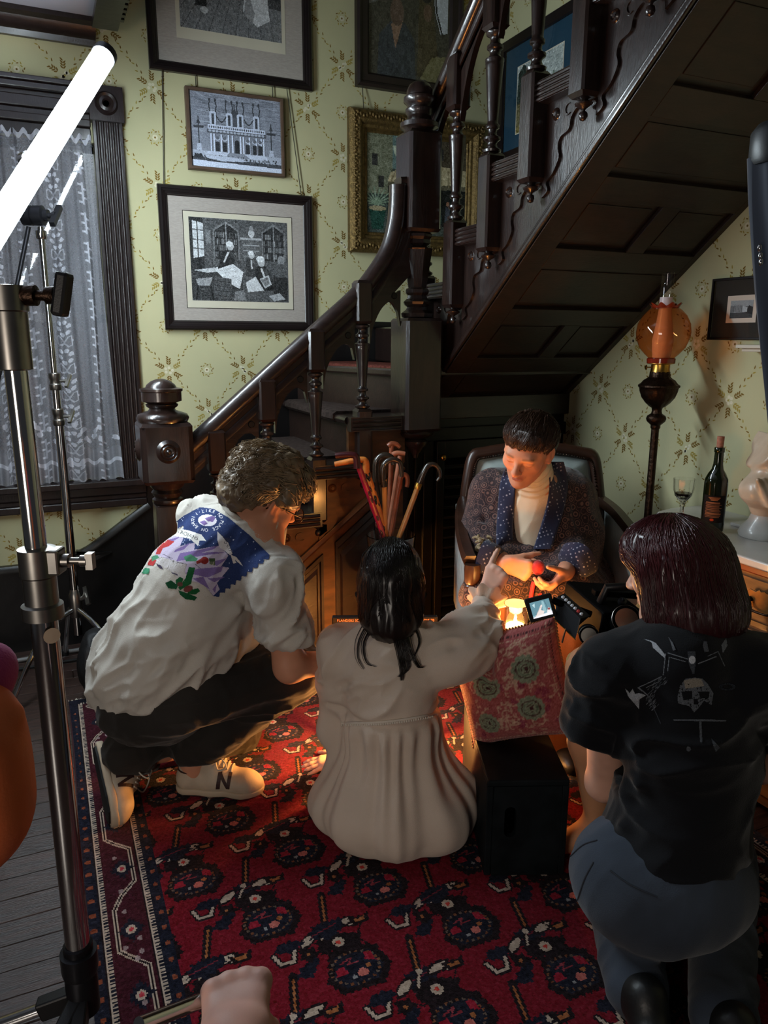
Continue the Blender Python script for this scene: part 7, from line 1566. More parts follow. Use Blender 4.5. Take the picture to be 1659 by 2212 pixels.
gl = MB(); gm_ = mat('dark_glasses_wire', (50, 38, 30), .3, .8); e1_, e2_ = LK(.032, .108, .0), LK(-.032, .108, .0)
for c in (e1_, e2_):
    n = 20; gl.tube([c + rK * (.025 * math.cos(6.283 * k / n)) + uK * (.020 * math.sin(6.283 * k / n)) for k in range(n + 1)], .0018, 6)
gl.tube([LK(-.009, .112, .006), LK(0, .115, .009), LK(.009, .112, .006)], .0016, 6)
for s in (-1, 1): gl.tube([LK(s * .055, .106, .004), LK(s * .075, .07, .006), LK(s * .082, -.005, .008), LK(s * .082, -.03, -.016)], .0018, 6)
g_ = gl.build('eyeglasses', gm_, K, smooth=60)
for c in (e1_, e2_): MB().add([c + rK * (.024 * math.cos(6.283 * k / 14)) + uK * (.019 * math.sin(6.283 * k / 14)) for k in range(14)], [tuple(range(14))]).build('lens', M['pane'], g_, smooth=0, fix=False)
# ------------------------------------------------------------------ 2  woman seen from behind in a white dress, pointing
hcW = at(846, 1255, 2.02); fW = nz(AWAY * .95 + RIGHT * .10 - UP * .28); uW = nz(UP + AWAY * .2)
hqW, LW = head(hcW, fW, uW, .96, ears=True)
nW = at(845, 1370, 2.0); RSW, LSW = at(962, 1412, 1.98), at(738, 1412, 2.02); E_W, W_W = at(1020, 1394, 2.04), at(1053, 1290, 2.18)
lE, lW_ = at(728, 1560, 2.06), Vector(atz(745, 1640, .04))
bW = hqW + [cone(LW(0, -.02, -.06), nW, .05, .055, .03), cone(nW, at(845, 1480, 1.98), .075, .085, .05), cone(at(845, 1480, 1.98), at(850, 1700, 1.98), .085, .10, .05), cone(nW, RSW, .05, .048, .03), cone(nW, LSW, .05, .048, .03)]
bW += chain([RSW, E_W, W_W], [.046, .036, .0245], .03) + chain([LSW, lE, lW_], [.046, .036, .025], .03)
bW += hand(W_W, RIGHT * .36 + UP * .86 + AWAY * .30, -RIGHT * .68 + UP * .25 + AWAY * .42, True, [(8, 8, 4), (75, 95, 50), (85, 95, 55), (88, 95, 55)], (.45, .05, .9, .6), .96, spread=.0)
bW += hand(lW_, -RIGHT * .95 - AWAY * .1 - UP * .12, AWAY * .95 + UP * .1, False, [(6, 10, 8)] * 4, (.6, .7, .1, .1), .92, spread=.08)
PW = person('woman in white cotton dress seen from behind, right hand pointing', bW, .0036, skincol((226, 180, 158), [(W_W + (RIGHT * .36 + UP * .86 + AWAY * .3) * .17, .02, (206, 120, 104), .5)]))
rW = fW.cross(uW)
# dress: bodice, gathered skirt on the floor, puffed sleeves
zf = .012
bod = [cone(at(845, 1412, 2.0), at(842, 1480, 1.985), .098, .118, .06), cone(at(842, 1480, 1.985), at(848, 1545, 1.98), .118, .126, .05), cone(at(845, 1400, 2.0), RSW, .068, .062, .06), cone(at(845, 1400, 2.0), LSW, .068, .062, .06), ell(at(845, 1430, 1.99), (.165, .085, .08), (RIGHT, AWAY, UP), .05)]
skc = Vector(at(850, 1700, 2.0)); skc.z = 0
skt = [cone(at(846, 1560, 1.98), skc + UP * .24, .122, .165, .05), ell(skc + UP * .10 + RIGHT * .0, (.232, .20, .15), (RIGHT, AWAY, UP), .08), ell(skc + UP * .065 - RIGHT * .13 + AWAY * .06, (.12, .12, .08), (RIGHT, AWAY, UP), .06), ell(skc + UP * .10 + RIGHT * .15 - AWAY * .02, (.10, .13, .11), (RIGHT, AWAY, UP), .06), half((0, 0, zf), -UP, .01)]
slv = chain([RSW, at(996, 1402, 2.0), at(1026, 1372, 2.05), at(1046, 1318, 2.14)], [.068, .078, .066, .034], .04) + chain([LSW, at(734, 1490, 2.03), at(728, 1570, 2.05), at(742, 1622, 2.06)], [.058, .054, .046, .034], .04)
allW = bod + slv + skt
seam = at(846, 1553, 1.9)
def dressW(V, N):
    c = np.array(skc); z = V[:, 2]; zs = seam.z; ang = np.arctan2((V - c) @ np.array(RIGHT), -(V - c) @ np.array(AWAY)); rad = np.linalg.norm((V - c)[:, :2], axis=1)
    below = np.clip((zs - z) / .05, 0, 1); mid = below * np.clip((z - .0) / .06, 0.25, 1)
    g = np.sin(ang * 21 + 1.3 * np.sin(ang * 5)) * np.clip(1 - (zs - z) / .42, .3, 1) * .009 + .010 * np.sin(ang * 8 + 1.0 + z * 5) * np.clip((zs - z) / .25, 0, 1)
    near = rad < .30; V = V + N * (g * mid * near)[:, None]
    V = V - N * (.010 * np.exp(-((z - zs) / .012) ** 2) * (rad < .2) * (np.abs(ang) < 1.9))[:, None]
    up_ = np.clip((z - zs) / .05, 0, 1)
    V2 = folds(V, N, RIGHT + UP * .5, 17, .011, 21); V = V * (1 - up_[:, None]) + V2 * up_[:, None]
    for a, b, w, am in (((760, 1560), (700, 1690), .02, .010), ((800, 1590), (735, 1760), .018, .009), ((740, 1470), (800, 1520), .014, -.008), ((745, 1500), (830, 1545), .012, .008), ((990, 1380), (960, 1450), .016, -.014), ((1010, 1420), (950, 1430), .014, .012), ((700, 1440), (720, 1600), .014, -.010), ((940, 1560), (1010, 1680), .02, .01), ((900, 1580), (930, 1780), .02, -.009)): V = crease(V, N, at(*a, 1.92), at(*b, 1.92), w, am)
    V[:, 2] = np.maximum(V[:, 2], zf); return V
dr_ = solid('dress', allW, .0058, M['dress'], PW, fn=dressW)
me_ = dr_.data; bvw = BVHTree.FromPolygons([v.co.copy() for v in me_.vertices], [tuple(p.vertices) for p in me_.polygons])
m = MB(); pts = []
for i in range(46):
    t = i / 45; d, _ = ray(738 + 226 * t, 1562 - 26 * t + 8 * math.sin(math.pi * t)); hit = bvw.ray_cast(Vector((0, 0, CAMH)), d.normalized())
    if hit[0]: pts.append(hit[0] - d.normalized() * .003); m.ell(pts[-1] - UP * .006, .0042, .0042, .0042, 6, 4)
m.tube(pts, .0035, 6); m.build('lace_trim', mat('lace_trim', (214, 204, 190), .9), dr_, smooth=60, fix=False)
rf = MB(); ax = nz(W_W - at(1046, 1318, 2.14)); c0 = Vector(at(1048, 1308, 2.16)); s1 = ax.cross(UP).normalized(); s2 = s1.cross(ax)
for j in range(4):
    for k in range(48):
        a = 6.2832 * k / 48; r_ = .030 + .010 * j + (.007 * j / 3) * math.sin(a * 8); rf.v.append(tuple(c0 + ax * (.010 * j + .004 * math.sin(a * 8 + 1)) + s1 * r_ * math.cos(a) + s2 * r_ * math.sin(a)))
rf.n = 192; rf.f = [(j * 48 + k, j * 48 + (k + 1) % 48, (j + 1) * 48 + (k + 1) % 48, (j + 1) * 48 + k) for j in range(3) for k in range(48)]
rf.build('cuff_ruffle', M['dress'], dr_, smooth=180)
hmW = mat('straight_dark_hair', (30, 22, 19), .32, var=.4, vscale=20, stretch=(6, 6, .6), spec=.6)
hw = [ell(LW(0, -.012, .035), (.083, .104, .088), (rW, fW, uW), .02), cone(LW(0, -.05, .0), at(845, 1335, 1.95), .078, .072, .04), cone(LW(-.045, -.03, -.02), at(800, 1330, 1.97), .046, .03, .03), cone(LW(.045, -.03, -.02), at(888, 1330, 1.97), .046, .03, .03), ell(LW(0, .085, -.04), (.052, .05, .09), (rW, fW, uW), .02, '-')]
hairW = solid('hair', hw, .0055, hmW, PW, fn=lambda V, N: folds(V, N, uW - fW * .1, 46, .0022, 31, .4))
paths = []; Ob = Vector((0, 0, CAMH))
for k in range(900):
    x = rng.uniform(-1, 1); st_ = rng.uniform(0, .35); p = []; lowl = rng.uniform(.9, 1.06)
    for i in range(8):
        t = st_ + (lowl - st_) * i / 7
        if t < .45: a = t / .45 * 1.75; q = LW(x * .086 * math.sin(min(1.57, .25 + a)), -.012 - .106 * math.sin(a) * (1 - .25 * x * x) + .03 * math.cos(a) * 0, .035 + .092 * math.cos(a) * (1 - .18 * x * x))
        else: s = (t - .45) / .55; y = 1240 + s * 100; q = at(846 + x * (72 - 12 * s), y, 1.932 + .035 * x * x + .012 * s)
        p.append(q)
    paths.append(p)
for bunch in (((862, 1330), (868, 1390), (882, 1440), (862, 1462), 40, 9), ((872, 1340), (885, 1400), (905, 1440), (915, 1440), 26, 8), ((850, 1340), (862, 1400), (868, 1440), (868, 1470), 26, 8), ((800, 1335), (775, 1380), (772, 1420), (785, 1446), 8, 7), ((815, 1335), (785, 1385), (790, 1430), (812, 1440), 6, 6), ((885, 1335), (905, 1380), (898, 1410), (885, 1430), 7, 6)):
    for k in range(bunch[4]):
        j = rng.gauss(0, bunch[5] * .55); p = []
        for i, c in enumerate(spline([(a, b, 0) for a, b in bunch[:4]], 4)):
            d, _ = ray(c[0] + j * (1 - i / 18), c[1]); hit = bvw.ray_cast(Ob, d.normalized()); q = (hit[0] - d.normalized() * (.006 + .004 * rng.random())) if hit[0] and hit[3] < 3 else at(c[0] + j, c[1], 1.9)
            p.append(q)
        paths.append(p)
nb_ = len(paths) - 132; paths = snap(paths[:nb_], [hairW], .0, .0016, .002) + paths[nb_:]
strands('hair_strands', paths, .0015, mat('dark_hair_strand', (26, 19, 17), .28, spec=.6, var=.3), hairW)
# ------------------------------------------------------------------ 3  man in the armchair
hcM = at(1141, 969, 2.50); fM = nz(-RIGHT * .46 - AWAY * .70 - UP * .44); uM = nz(UP * .92 - AWAY * .36 + RIGHT * .03)
hqM, LM = head(hcM, fM, uM, 1.0, .92)
rM = fM.cross(uM); nM = at(1158, 1052, 2.66); pelM = ch(0, -.06, .54); chM = at(1150, 1130, 2.70)
S1, S2 = at(1072, 1072, 2.74), at(1228, 1078, 2.74); E1m, E2m = at(1062, 1195, 2.62), at(1232, 1205, 2.62); W1, W2 = at(1092, 1218, 2.43), at(1222, 1236, 2.40)
K1, K2 = at(1066, 1300, 2.40), at(1236, 1310, 2.40); F1, F2 = Vector((K1.x, K1.y, .06)) + AWAY * .02, Vector((K2.x, K2.y, .06)) + AWAY * .02
d1 = nz(RIGHT * .80 - AWAY * .55 - UP * .10); d2 = nz(-RIGHT * .62 - AWAY * .55 - UP * .36)
bM = hqM + [cone(LM(0, -.03, -.05), nM, .054, .058, .03), cone(nM, chM, .08, .12, .05), cone(chM, pelM, .12, .13, .05), cone(nM, S1, .05, .05, .03), cone(nM, S2, .05, .05, .03)]
bM += chain([S1, E1m, W1], [.05, .042, .029], .03) + chain([S2, E2m, W2], [.05, .042, .029], .03) + chain([pelM - AR * .09, K1, F1], [.08, .058, .045], .03) + chain([pelM + AR * .09, K2, F2], [.08, .058, .045], .03)
bM += hand(W1, d1, UP, True, [(72, 85, 40), (76, 88, 45), (78, 88, 45), (80, 88, 45)], (.7, .35, .5, .3), .94, spread=0) + hand(W2, d2, -AWAY * .8 - RIGHT * .3 + UP * .1, False, [(28, 38, 30), (32, 42, 32), (38, 46, 34), (44, 50, 36)], (.65, .55, .55, .2), .94, spread=.03)
PM = person('older man in patterned robe and cream turtleneck seated in the armchair, looking down', bM, .0034, skincol((214, 150, 118), facepaint(LM, (178, 96, 84), (130, 96, 70))))
tm = [cone(at(1150, 1085, 2.70), at(1140, 1180, 2.66), .115, .118, .05), cone(nM - UP * .03, at(1150, 1090, 2.69), .078, .115, .04), cone(LM(0, -.034, -.082), nM - UP * .01, .0635, .068, .02)]
tneck = solid('turtleneck', tm, .005, M['turtle'], PM, fn=lambda V, N: folds(V + N * (np.clip((V[:, 2] - nM.z + .035) / .02, 0, 1) * .0035 * np.sin((V - np.array(nM)) @ np.array(nz(LM(0, 0, 0) - nM)) * 260))[:, None], N, UP, 12, .003, 41))
M['robe'] = None
def robe_mat(name, base, fig, kind):
    m = mat(name, base, .8, spec=.2, sheen=.25, bump=.2, bscale=380); nt = m.node_tree; N, L = nt.nodes, nt.links; b = N['Principled BSDF']
    tc = N.new('ShaderNodeTexCoord'); mp = N.new('ShaderNodeMapping'); L.new(tc.outputs['Object'], mp.inputs[0])
    mp.inputs['Rotation'].default_value = (.3, .2, .42)
    v = N.new('ShaderNodeTexVoronoi'); v.inputs['Scale'].default_value = 36 if kind == 0 else 75; v.inputs['Randomness'].default_value = .35 if kind == 0 else .12; L.new(mp.outputs[0], v.inputs['Vector'])
    r = N.new('ShaderNodeValToRGB'); e = r.color_ramp.elements; f = (*s2l(fig), 1); g = (*s2l(base), 1)
    pts = ((0, f), (.12, f), (.18, g), (.27, g), (.31, f), (.38, f), (.43, g), (.56, g), (.60, f), (.64, g)) if kind == 0 else ((0, f), (.20, f), (.27, g))
    e[0].position, e[0].color = pts[0]; e[1].position, e[1].color = pts[-1]
    for p, c in pts[1:-1]: q = e.new(p); q.color = c
    mul = N.new('ShaderNodeMath'); mul.operation = 'MULTIPLY'; mul.inputs[1].default_value = 1.0
    L.new(v.outputs['Distance'], mul.inputs[0]); L.new(mul.outputs[0], r.inputs[0]); L.new(r.outputs[0], b.inputs['Base Color']); return m
M['robe'] = robe_mat('paisley_robe', (44, 32, 36), (112, 84, 76), 0); M['lapel'] = robe_mat('dotted_navy_silk', (36, 40, 66), (150, 150, 164), 1)
cR = lambda u, v, d: at(u, v, d)
rb = [cone(S1, at(1068, 1190, 2.72), .082, .10, .06), cone(S2, at(1235, 1195, 2.74), .082, .10, .06), cone(at(1105, 1048, 2.78), at(1200, 1050, 2.78), .055, .055, .05), cone(S1, at(1110, 1040, 2.74), .075, .045, .04), cone(S2, at(1203, 1042, 2.74), .075, .045, .04), cone(at(1110, 1090, 2.86), at(1200, 1090, 2.86), .10, .10, .05)]
rb += chain([S1, at(1060, 1140, 2.70), E1m, at(1075, 1222, 2.52)], [.080, .080, .078, .064], .05) + chain([S2, at(1240, 1150, 2.70), E2m, at(1228, 1232, 2.50)], [.080, .082, .086, .066], .05)
rb += [cone(at(1212, 1060, 2.68), at(1192, 1185, 2.60), .05, .062, .03), cone(at(1092, 1060, 2.68), at(1090, 1185, 2.60), .04, .05, .03), cone(at(1095, 1212, 2.56), at(1180, 1212, 2.56), .055, .055, .04), cone(pelM - AR * .10, K1 + AWAY * .03, .105, .086, .05), cone(pelM + AR * .10, K2 + AWAY * .02, .105, .09, .05), cone(at(1120, 1268, 2.46), at(1175, 1268, 2.46), .06, .06, .06), cone(pelM - AR * .12, pelM + AR * .12, .12, .12, .05), cone(pelM + AR * .17, K2 + RIGHT * .045 + AWAY * .05, .095, .078, .05), cone(pelM - AR * .15, K1 - RIGHT * .02 + AWAY * .06, .09, .075, .05), cone(K1 + AWAY * .04 + AR * .05, K1 + AR * .07 - UP * .12, .06, .04, .04), rbox(K1 - AWAY * .06 - UP * .20 - AR * .05, (.10, .12, .165), (AR, AWAY, UP), .03, .02, '-'), rbox(K2 - AWAY * .06 - UP * .22, (.12, .13, .16), (AR, AWAY, UP), .03, .02, '-')]
rb += [cone(at(1150, 1030, 2.54), at(1134, 1135, 2.50), .066, .056, .02, '-'), cone(at(1040, 1200, 2.5), at(1070, 1260, 2.42), .02, .03, .03, '-')]
def robeM(V, N):
    V = folds(V, N, UP + RIGHT * .3, 13, .008, 51)
    for a, b, w, am in (((1028, 1105), (1060, 1135), .012, -.018), ((1025, 1130), (1066, 1142), .012, .014), ((1030, 1090), (1050, 1150), .012, -.012), ((1235, 1090), (1215, 1190), .016, -.014), ((1270, 1120), (1240, 1200), .016, .012), ((1240, 1195), (1280, 1195), .014, .012), ((1030, 1180), (1075, 1185), .012, .012)): V = crease(V, N, at(*a, 2.62), at(*b, 2.62), w, am)
    return V
robe = solid('robe', rb, .0058, M['robe'], PM, fn=robeM)
_nv = len(robe.data.vertices); bvr = BVHTree.FromPolygons([v.co.copy() for v in robe.data.vertices] + [v.co.copy() for v in tneck.data.vertices], [tuple(p.vertices) for p in robe.data.polygons] + [tuple(i + _nv for i in p.vertices) for p in tneck.data.polygons])
def lapel(cl, w0, w1):
    cs = spline([(a, b, 0) for a, b in cl], 6); V = []; F = []; n = 8; lastd = 2.66
    for i, c in enumerate(cs):
        t = i / (len(cs) - 1); w = w0 + (w1 - w0) * t
        for j in range(n + 1):
            u = c[0] + (j / n - .5) * w; d, hh = ray(u, c[1]); hit = bvr.ray_cast(Ob, d.normalized())
            dist = 2.60 + .05 * abs(math.sin(t)) ; p = at(u, c[1], 2.58 + .10 * max(0, .25 - t) + .05 * (j / n if cl[0][0] < 1150 else 1 - j / n))
            if hit[0]: 
                q = hit[0] - d.normalized() * (.010 + .006 * math.sin(math.pi * j / n)); p = q if (q - p).length < .12 else p
            V.append(p)
    m = len(cs)
    V = np.array([list(p) for p in V]).reshape(m, n + 1, 3)
    for _ in range(6): V[1:-1] = (V[:-2] + 2 * V[1:-1] + V[2:]) / 4; V[:, 1:-1] = (V[:, :-2] + 2 * V[:, 1:-1] + V[:, 2:]) / 4
    Q = V.reshape(-1, 3); back = Q + np.array(AWAY) * .008; k = (n + 1) * m; F = []
    for i in range(m - 1):
        for j in range(n): a = i * (n + 1) + j; F += [(a, a + 1, a + n + 2, a + n + 1), (k + a, k + a + n + 1, k + a + n + 2, k + a + 1)]
    for i in range(m - 1):
        for j in (0, n): a = i * (n + 1) + j; F.append((a, a + n + 1, k + a + n + 1, k + a))
    MB().add([tuple(p) for p in np.concatenate([Q, back])], F).build('lapel', M['lapel'], robe, smooth=180)
lapel([(1112, 1006), (1098, 1040), (1094, 1090), (1090, 1150), (1092, 1188)], 34, 36); lapel([(1198, 998), (1208, 1040), (1202, 1090), (1184, 1150), (1172, 1186)], 40, 38)
for c, a_, r_ in ((W1 - d1 * .03, d1, .045), (W2 - d2 * .035, d2, .047)): MB().lathe([(r_, 0), (r_ * 1.25, -.01), (r_ * 1.45, -.05), (r_ * 1.1, -.055), (r_ * .8, -.02)], c, 24, a_, rib=lambda a: 1 + .05 * math.sin(a * 4)).build('cuff', M['lapel'], robe, smooth=60)
tp = [cone(K1 + UP * .0, K1 - UP * .05 + AWAY * .02, .066, .068, .03), cone(K1 - UP * .05, F1, .07, .075, .03), cone(K2 - UP * .02, K2 - UP * .06, .07, .072, .03), cone(K2 - UP * .06, F2, .072, .078, .03)]
solid('trousers', tp, .006, M['brownpants'], PM, fn=lambda V, N: folds(V, N, UP, 18, .006, 61))
for F_m in (F1, F2): MB().ell(F_m - AWAY * .06 - UP * .02, .045, .11, .04, 16, 10, (AR, AWAY, UP)).build('shoe', M['bootleather'], PM, smooth=60)
hmM = mat('short_brown_hair', (58, 40, 30), .4, var=.45, vscale=30, spec=.5)
hM_ = [ell(LM(0, -.022, .044), (.0835, .103, .078), (rM, fM, uM), .02), ell(LM(0, -.07, -.01), (.072, .05, .06), (rM, fM, uM), .03), half(LM(0, .078, .03), fM * .9 - uM * .35, .012), rbox(LM(0, .098, -.008), (.2, .07, .062), (rM, nz(fM + uM * .25), nz(uM - fM * .25)), .02, .015, '-')] + [ell(LM(x * .085, -.004, -.012), (.022, .030, .042), (rM, fM, uM), .012, '-') for x in (-1, 1)]
hairM = solid('hair', hM_, .0046, hmM, PM, fn=lambda V, N: folds(V, N, fM, 60, .003, 71))
paths = []
for k in range(1300):
    a = rng.uniform(0, 6.2832); e = math.acos(rng.uniform(-.15, 1)); d = Vector((math.sin(e) * math.cos(a), math.sin(e) * math.sin(a), math.cos(e)))
    if d.y > .3 and d.z < .42: continue
    if abs(d.x) > .8 and d.z < .1 and d.y > -.3: continue
    ph = rng.random() * 6.28; p = []; le = rng.uniform(.55, 1.0)
    for i in range(6):
        t = i / 5 * le; fw = .95 if d.y > -.35 else -.1
        dd = Vector((d.x + .25 * t * (1 if d.x > 0 else -1) * (abs(d.x)) + .05 * math.sin(ph + t * 3), d.y + fw * t * .8, d.z - t * (.42 if d.z > .35 else .55))); dd.normalize(); rr = 1.015 + .04 * math.sin(t * 3) + .03 * t * math.sin(ph)
        p.append(LM(dd.x * .0835 * rr, -.022 + dd.y * .104 * rr, .044 + dd.z * .079 * rr))
    if (p[-1] - hcM).dot(uM) < .028 and (p[-1] - hcM).dot(fM) > .05: p = p[:4]
    paths.append(p)
for k in range(260):
    x = rng.uniform(-1, 1); r0_ = LM(x * .052 - .012, .048 + .012 * (1 - x * x), .112 - .02 * x * x); le = (.006 + .040 * (.5 + .5 * math.sin(x * 11 + 1)) * rng.uniform(.5, 1)) - .012 * abs(x); sw_ = rng.uniform(.006, .022)
    paths.append([r0_, LM(x * .060 - .004, .078 - .03 * x * x, .088 - .01 * x * x), LM(x * .066 + sw_ * .5, .090 - .04 * x * x, .066), LM(x * .070 + sw_, .093 - .045 * x * x, .052 - le * .6), LM(x * .072 + sw_ * 1.3, .095 - .047 * x * x, .046 - le)])
for k in range(140):
    sd = 1 if k % 2 else -1; y0 = rng.uniform(-.02, .05); paths.append([LM(sd * .07, y0 - .01, .07), LM(sd * .078, y0, .045), LM(sd * .079, y0 + .004, .022), LM(sd * .079, y0 + .008, .004 - .012 * rng.random() - (.012 if .02 < y0 < .045 else 0))])
strands('hair_strands', snap(paths, [hairM, PM], .001, .003, .004), .0016, mat('brown_hair_strand_fine', (70, 48, 36), .36, var=.4, spec=.5), hairM)
rd_ = mat('red_velvet', (176, 8, 22), .6, sheen=.5, bump=.2, bscale=200)
r0 = W1 + d1 * .105 + UP * .012
m = MB(); m.ell(r0 + RIGHT * .012 + UP * .004, .022, .018, .026, 14, 10, (RIGHT, AWAY, UP)); m.tube(spline([r0 - UP * .045, r0 - UP * .07 - RIGHT * .004, r0 - UP * .105 - RIGHT * .006, r0 - UP * .125 + RIGHT * .008, r0 - UP * .115 + RIGHT * .026, r0 - UP * .085 + RIGHT * .022], 5), .007, 8, flat=.4)
tag(m.build('red_ribbon', rd_, smooth=60), 'red velvet ribbon hanging from the seated man\'s fist', 'ribbon')
# ------------------------------------------------------------------ 4  camerawoman kneeling at the right
hcR = at(1452, 1232, 1.62); fR = nz(AWAY * .68 - RIGHT * .62 - UP * .30); uR = nz(UP + AWAY * .2)
hqR, LR = head(hcR, fR, uR, .97, .95); rR = fR.cross(uR)
nR = at(1468, 1372, 1.57); S3, S4 = at(1318, 1450, 1.56), at(1622, 1452, 1.50); e3, w3 = at(1306, 1690, 1.66), at(1330, 1560, 1.88); e4, w4 = at(1640, 1650, 1.68), at(1480, 1480, 1.86)
hpR = at(1425, 1890, 1.46)
bR = hqR + [cone(LR(0, -.02, -.06), nR, .052, .058, .03), cone(nR, at(1470, 1500, 1.53), .07, .09, .05), cone(at(1470, 1500, 1.53), at(1470, 1700, 1.52), .09, .085, .05), cone(at(1470, 1700, 1.52), hpR, .085, .11, .05), cone(nR, S3, .05, .052, .03), cone(nR, S4, .05, .052, .03)]
bR += chain([S3, e3, w3], [.052, .042, .03], .03) + chain([S4, e4, w4], [.052, .042, .03], .03)
bR += hand(w3, UP * .5 + AWAY * .7 + RIGHT * .3, RIGHT, False, [(40, 50, 40)] * 4, s=.92) + hand(w4, -RIGHT * .6 + AWAY * .6 + UP * .3, UP, True, [(40, 50, 40)] * 4, s=.92)
kR1, kR2 = at(1330, 1790, 1.78), at(1560, 1810, 1.80); kR1.z = .075; kR2.z = .075; aR1, aR2 = Vector(atz(1375, 2130, .075)), Vector(atz(1560, 2190, .075))
bR += chain([at(1380, 1900, 1.46), kR1, aR1], [.09, .062, .045], .03) + chain([at(1490, 1900, 1.44), kR2, aR2], [.09, .062, .045], .03)
PR = person('camerawoman with dark red bob kneeling in black t-shirt and jeans', bR, .0045, skincol((208, 160, 138), facepaint(LR)))
tr_ = [cone(at(1470, 1440, 1.54), at(1478, 1600, 1.52), .125, .140, .06), cone(at(1478, 1600, 1.52), at(1470, 1740, 1.51), .140, .135, .05), cone(at(1470, 1740, 1.51), at(1440, 1840, 1.48), .135, .152, .05), cone(nR - UP * .04, S3, .07, .070, .05), cone(nR - UP * .04, S4, .07, .070, .05), cone(nR - UP * .01, nR - UP * .06, .064, .09, .03), cone(S3, at(1286, 1560, 1.575), .074, .068, .04), cone(S4, at(1672, 1560, 1.56), .074, .068, .04), rbox(at(1296, 1618, 1.60), (.085, .12, .042), (nz(RIGHT * .97 - UP * .2), AWAY, nz(UP * .97 + RIGHT * .2)), .008, .006, '-'), half(at(1440, 1868, 1.47), -UP * .94 - AWAY * .2, .006)]
def teeR(V, N):
    V = folds(V, N, RIGHT + UP * .15, 15, .009, 81)
    for a, b, w, am in (((1310, 1680), (1450, 1700), .014, .013), ((1300, 1720), (1480, 1760), .014, -.012), ((1320, 1640), (1450, 1620), .014, -.010), ((1300, 1770), (1460, 1820), .014, .012), ((1310, 1450), (1420, 1440), .012, .006), ((1330, 1560), (1400, 1530), .012, -.012)): V = crease(V, N, at(*a, 1.45), at(*b, 1.42), w, am)
    return V
teR = solid('t_shirt', tr_, .0058, M['blacktee'], PR, fn=teeR)
def print_R():
    u0, v0, px = 1336, 1372, 1.0; w, h = 320, 290; cv = Canvas(w, h, (0, 0, 0)); q = lambda pts: [(1330 + x * .1983 - u0, 1370 + y * .1983 - v0) for x, y in pts]; g = lambda v: (v, v + 4, v + 10)
    cv.poly(q([(305, 55), (380, 70), (440, 100), (490, 160), (545, 230), (545, 270), (480, 210), (410, 150), (395, 90)]), g(150)); cv.poly(q([(570, 25), (620, 90), (655, 170), (625, 180), (600, 90)]), g(92)); cv.poly(q([(955, 80), (990, 80), (1010, 190), (965, 195), (945, 130)]), g(80)); cv.poly(q([(1200, 40), (1210, 130), (1160, 210), (1145, 120)]), g(110))
    for a, b, w_ in (((545, 215), (520, 440), 1.8), ((585, 250), (568, 400), 1.6), ((570, 205), (780, 270), 2.0), ((600, 255), (760, 300), 1.6), ((900, 320), (1090, 245), 2.2), ((1000, 240), (1110, 190), 1.6), ((1110, 190), (1180, 345), 1.6), ((250, 580), (500, 460), 1.8), ((330, 580), (480, 510), 1.4), ((250, 580), (345, 660), 2.6)): cv.line(q([a, b]), w_, g(104))
    cv.poly(q([(780, 185), (865, 185), (870, 310), (855, 430), (835, 430), (795, 320)]), g(60)); cv.ell(*q([(832, 280)])[0], 7, 9, g(180))
    cv.poly(q([(100, 585), (150, 640), (185, 590), (215, 650), (260, 640), (330, 660), (260, 700), (255, 810), (190, 730), (130, 670)]), g(150))
    for k in range(70): a = rng.uniform(2.3, 4.6); r_ = rng.uniform(.8, 1.25); x, y = 560 + 190 * r_ * math.cos(a), 690 + 170 * r_ * math.sin(a); cv.line(q([(x, y), (x + 24, y - 26)]), 1.1, g(rng.randint(60, 110)))
    cv.line(q([(375, 700), (490, 970)]), 1.6, g(66))
    cv.poly(q([(700, 560), (760, 480), (860, 470), (940, 480), (1000, 540), (1060, 640), (1040, 770), (960, 720), (900, 800), (850, 850), (800, 780), (680, 750), (675, 680)]), g(84)); cv.poly(q([(740, 500), (860, 475), (930, 485), (960, 560), (760, 590)]), (128, 122, 112)); cv.poly(q([(715, 620), (830, 615), (835, 700), (740, 720)]), (0, 0, 0)); cv.poly(q([(900, 620), (1020, 620), (1010, 690), (920, 700)]), (0, 0, 0)); cv.poly(q([(850, 700), (890, 700), (900, 760), (845, 760)]), (0, 0, 0))
    for k in range(80): x, y = rng.uniform(690, 1050), rng.uniform(540, 840); cv.ell(*q([(x, y)])[0], 2, 1.2, (0, 0, 0), .7, rot=rng.random() * 3)
    cv.line(q([(640, 935), (1190, 940)]), 3.4, g(86)); cv.line(q([(918, 940), (930, 1170)]), 5, g(78)); cv.ell(*q([(795, 1245)])[0], 5, 5, g(76)); cv.poly(q([(1040, 1140), (1130, 1230), (1085, 1280), (1060, 1210)]), g(70)); cv.ell(*q([(1210, 570)])[0], 18, 8, g(40), ring=.4)
    msk = cv.a.sum(-1) > 30; cv.noise(12); drape('back_print', cv, u0, v0, px, teR, mat('grey_print', (100, 100, 100), .9, attr='Col', spec=.1), teR, mask=msk)
print_R()
jr = [ell(at(1425, 1900, 1.45), (.185, .155, .145), (RIGHT, AWAY, UP), .05), cone(at(1370, 1900, 1.46), kR1, .115, .08, .05), cone(at(1495, 1900, 1.44), kR2, .115, .08, .05), cone(kR1, aR1, .08, .066, .04), cone(kR2, aR2, .08, .066, .04), half((0, 0, .014), -UP, .006)]
jeR = solid('jeans', jr, .0068, M['greyjeans'], PR, fn=lambda V, N: folds(V, N, UP + RIGHT * .4, 12, .005, 91))
bvj = BVHTree.FromPolygons([v.co.copy() for v in jeR.data.vertices], [tuple(p.vertices) for p in jeR.data.polygons])
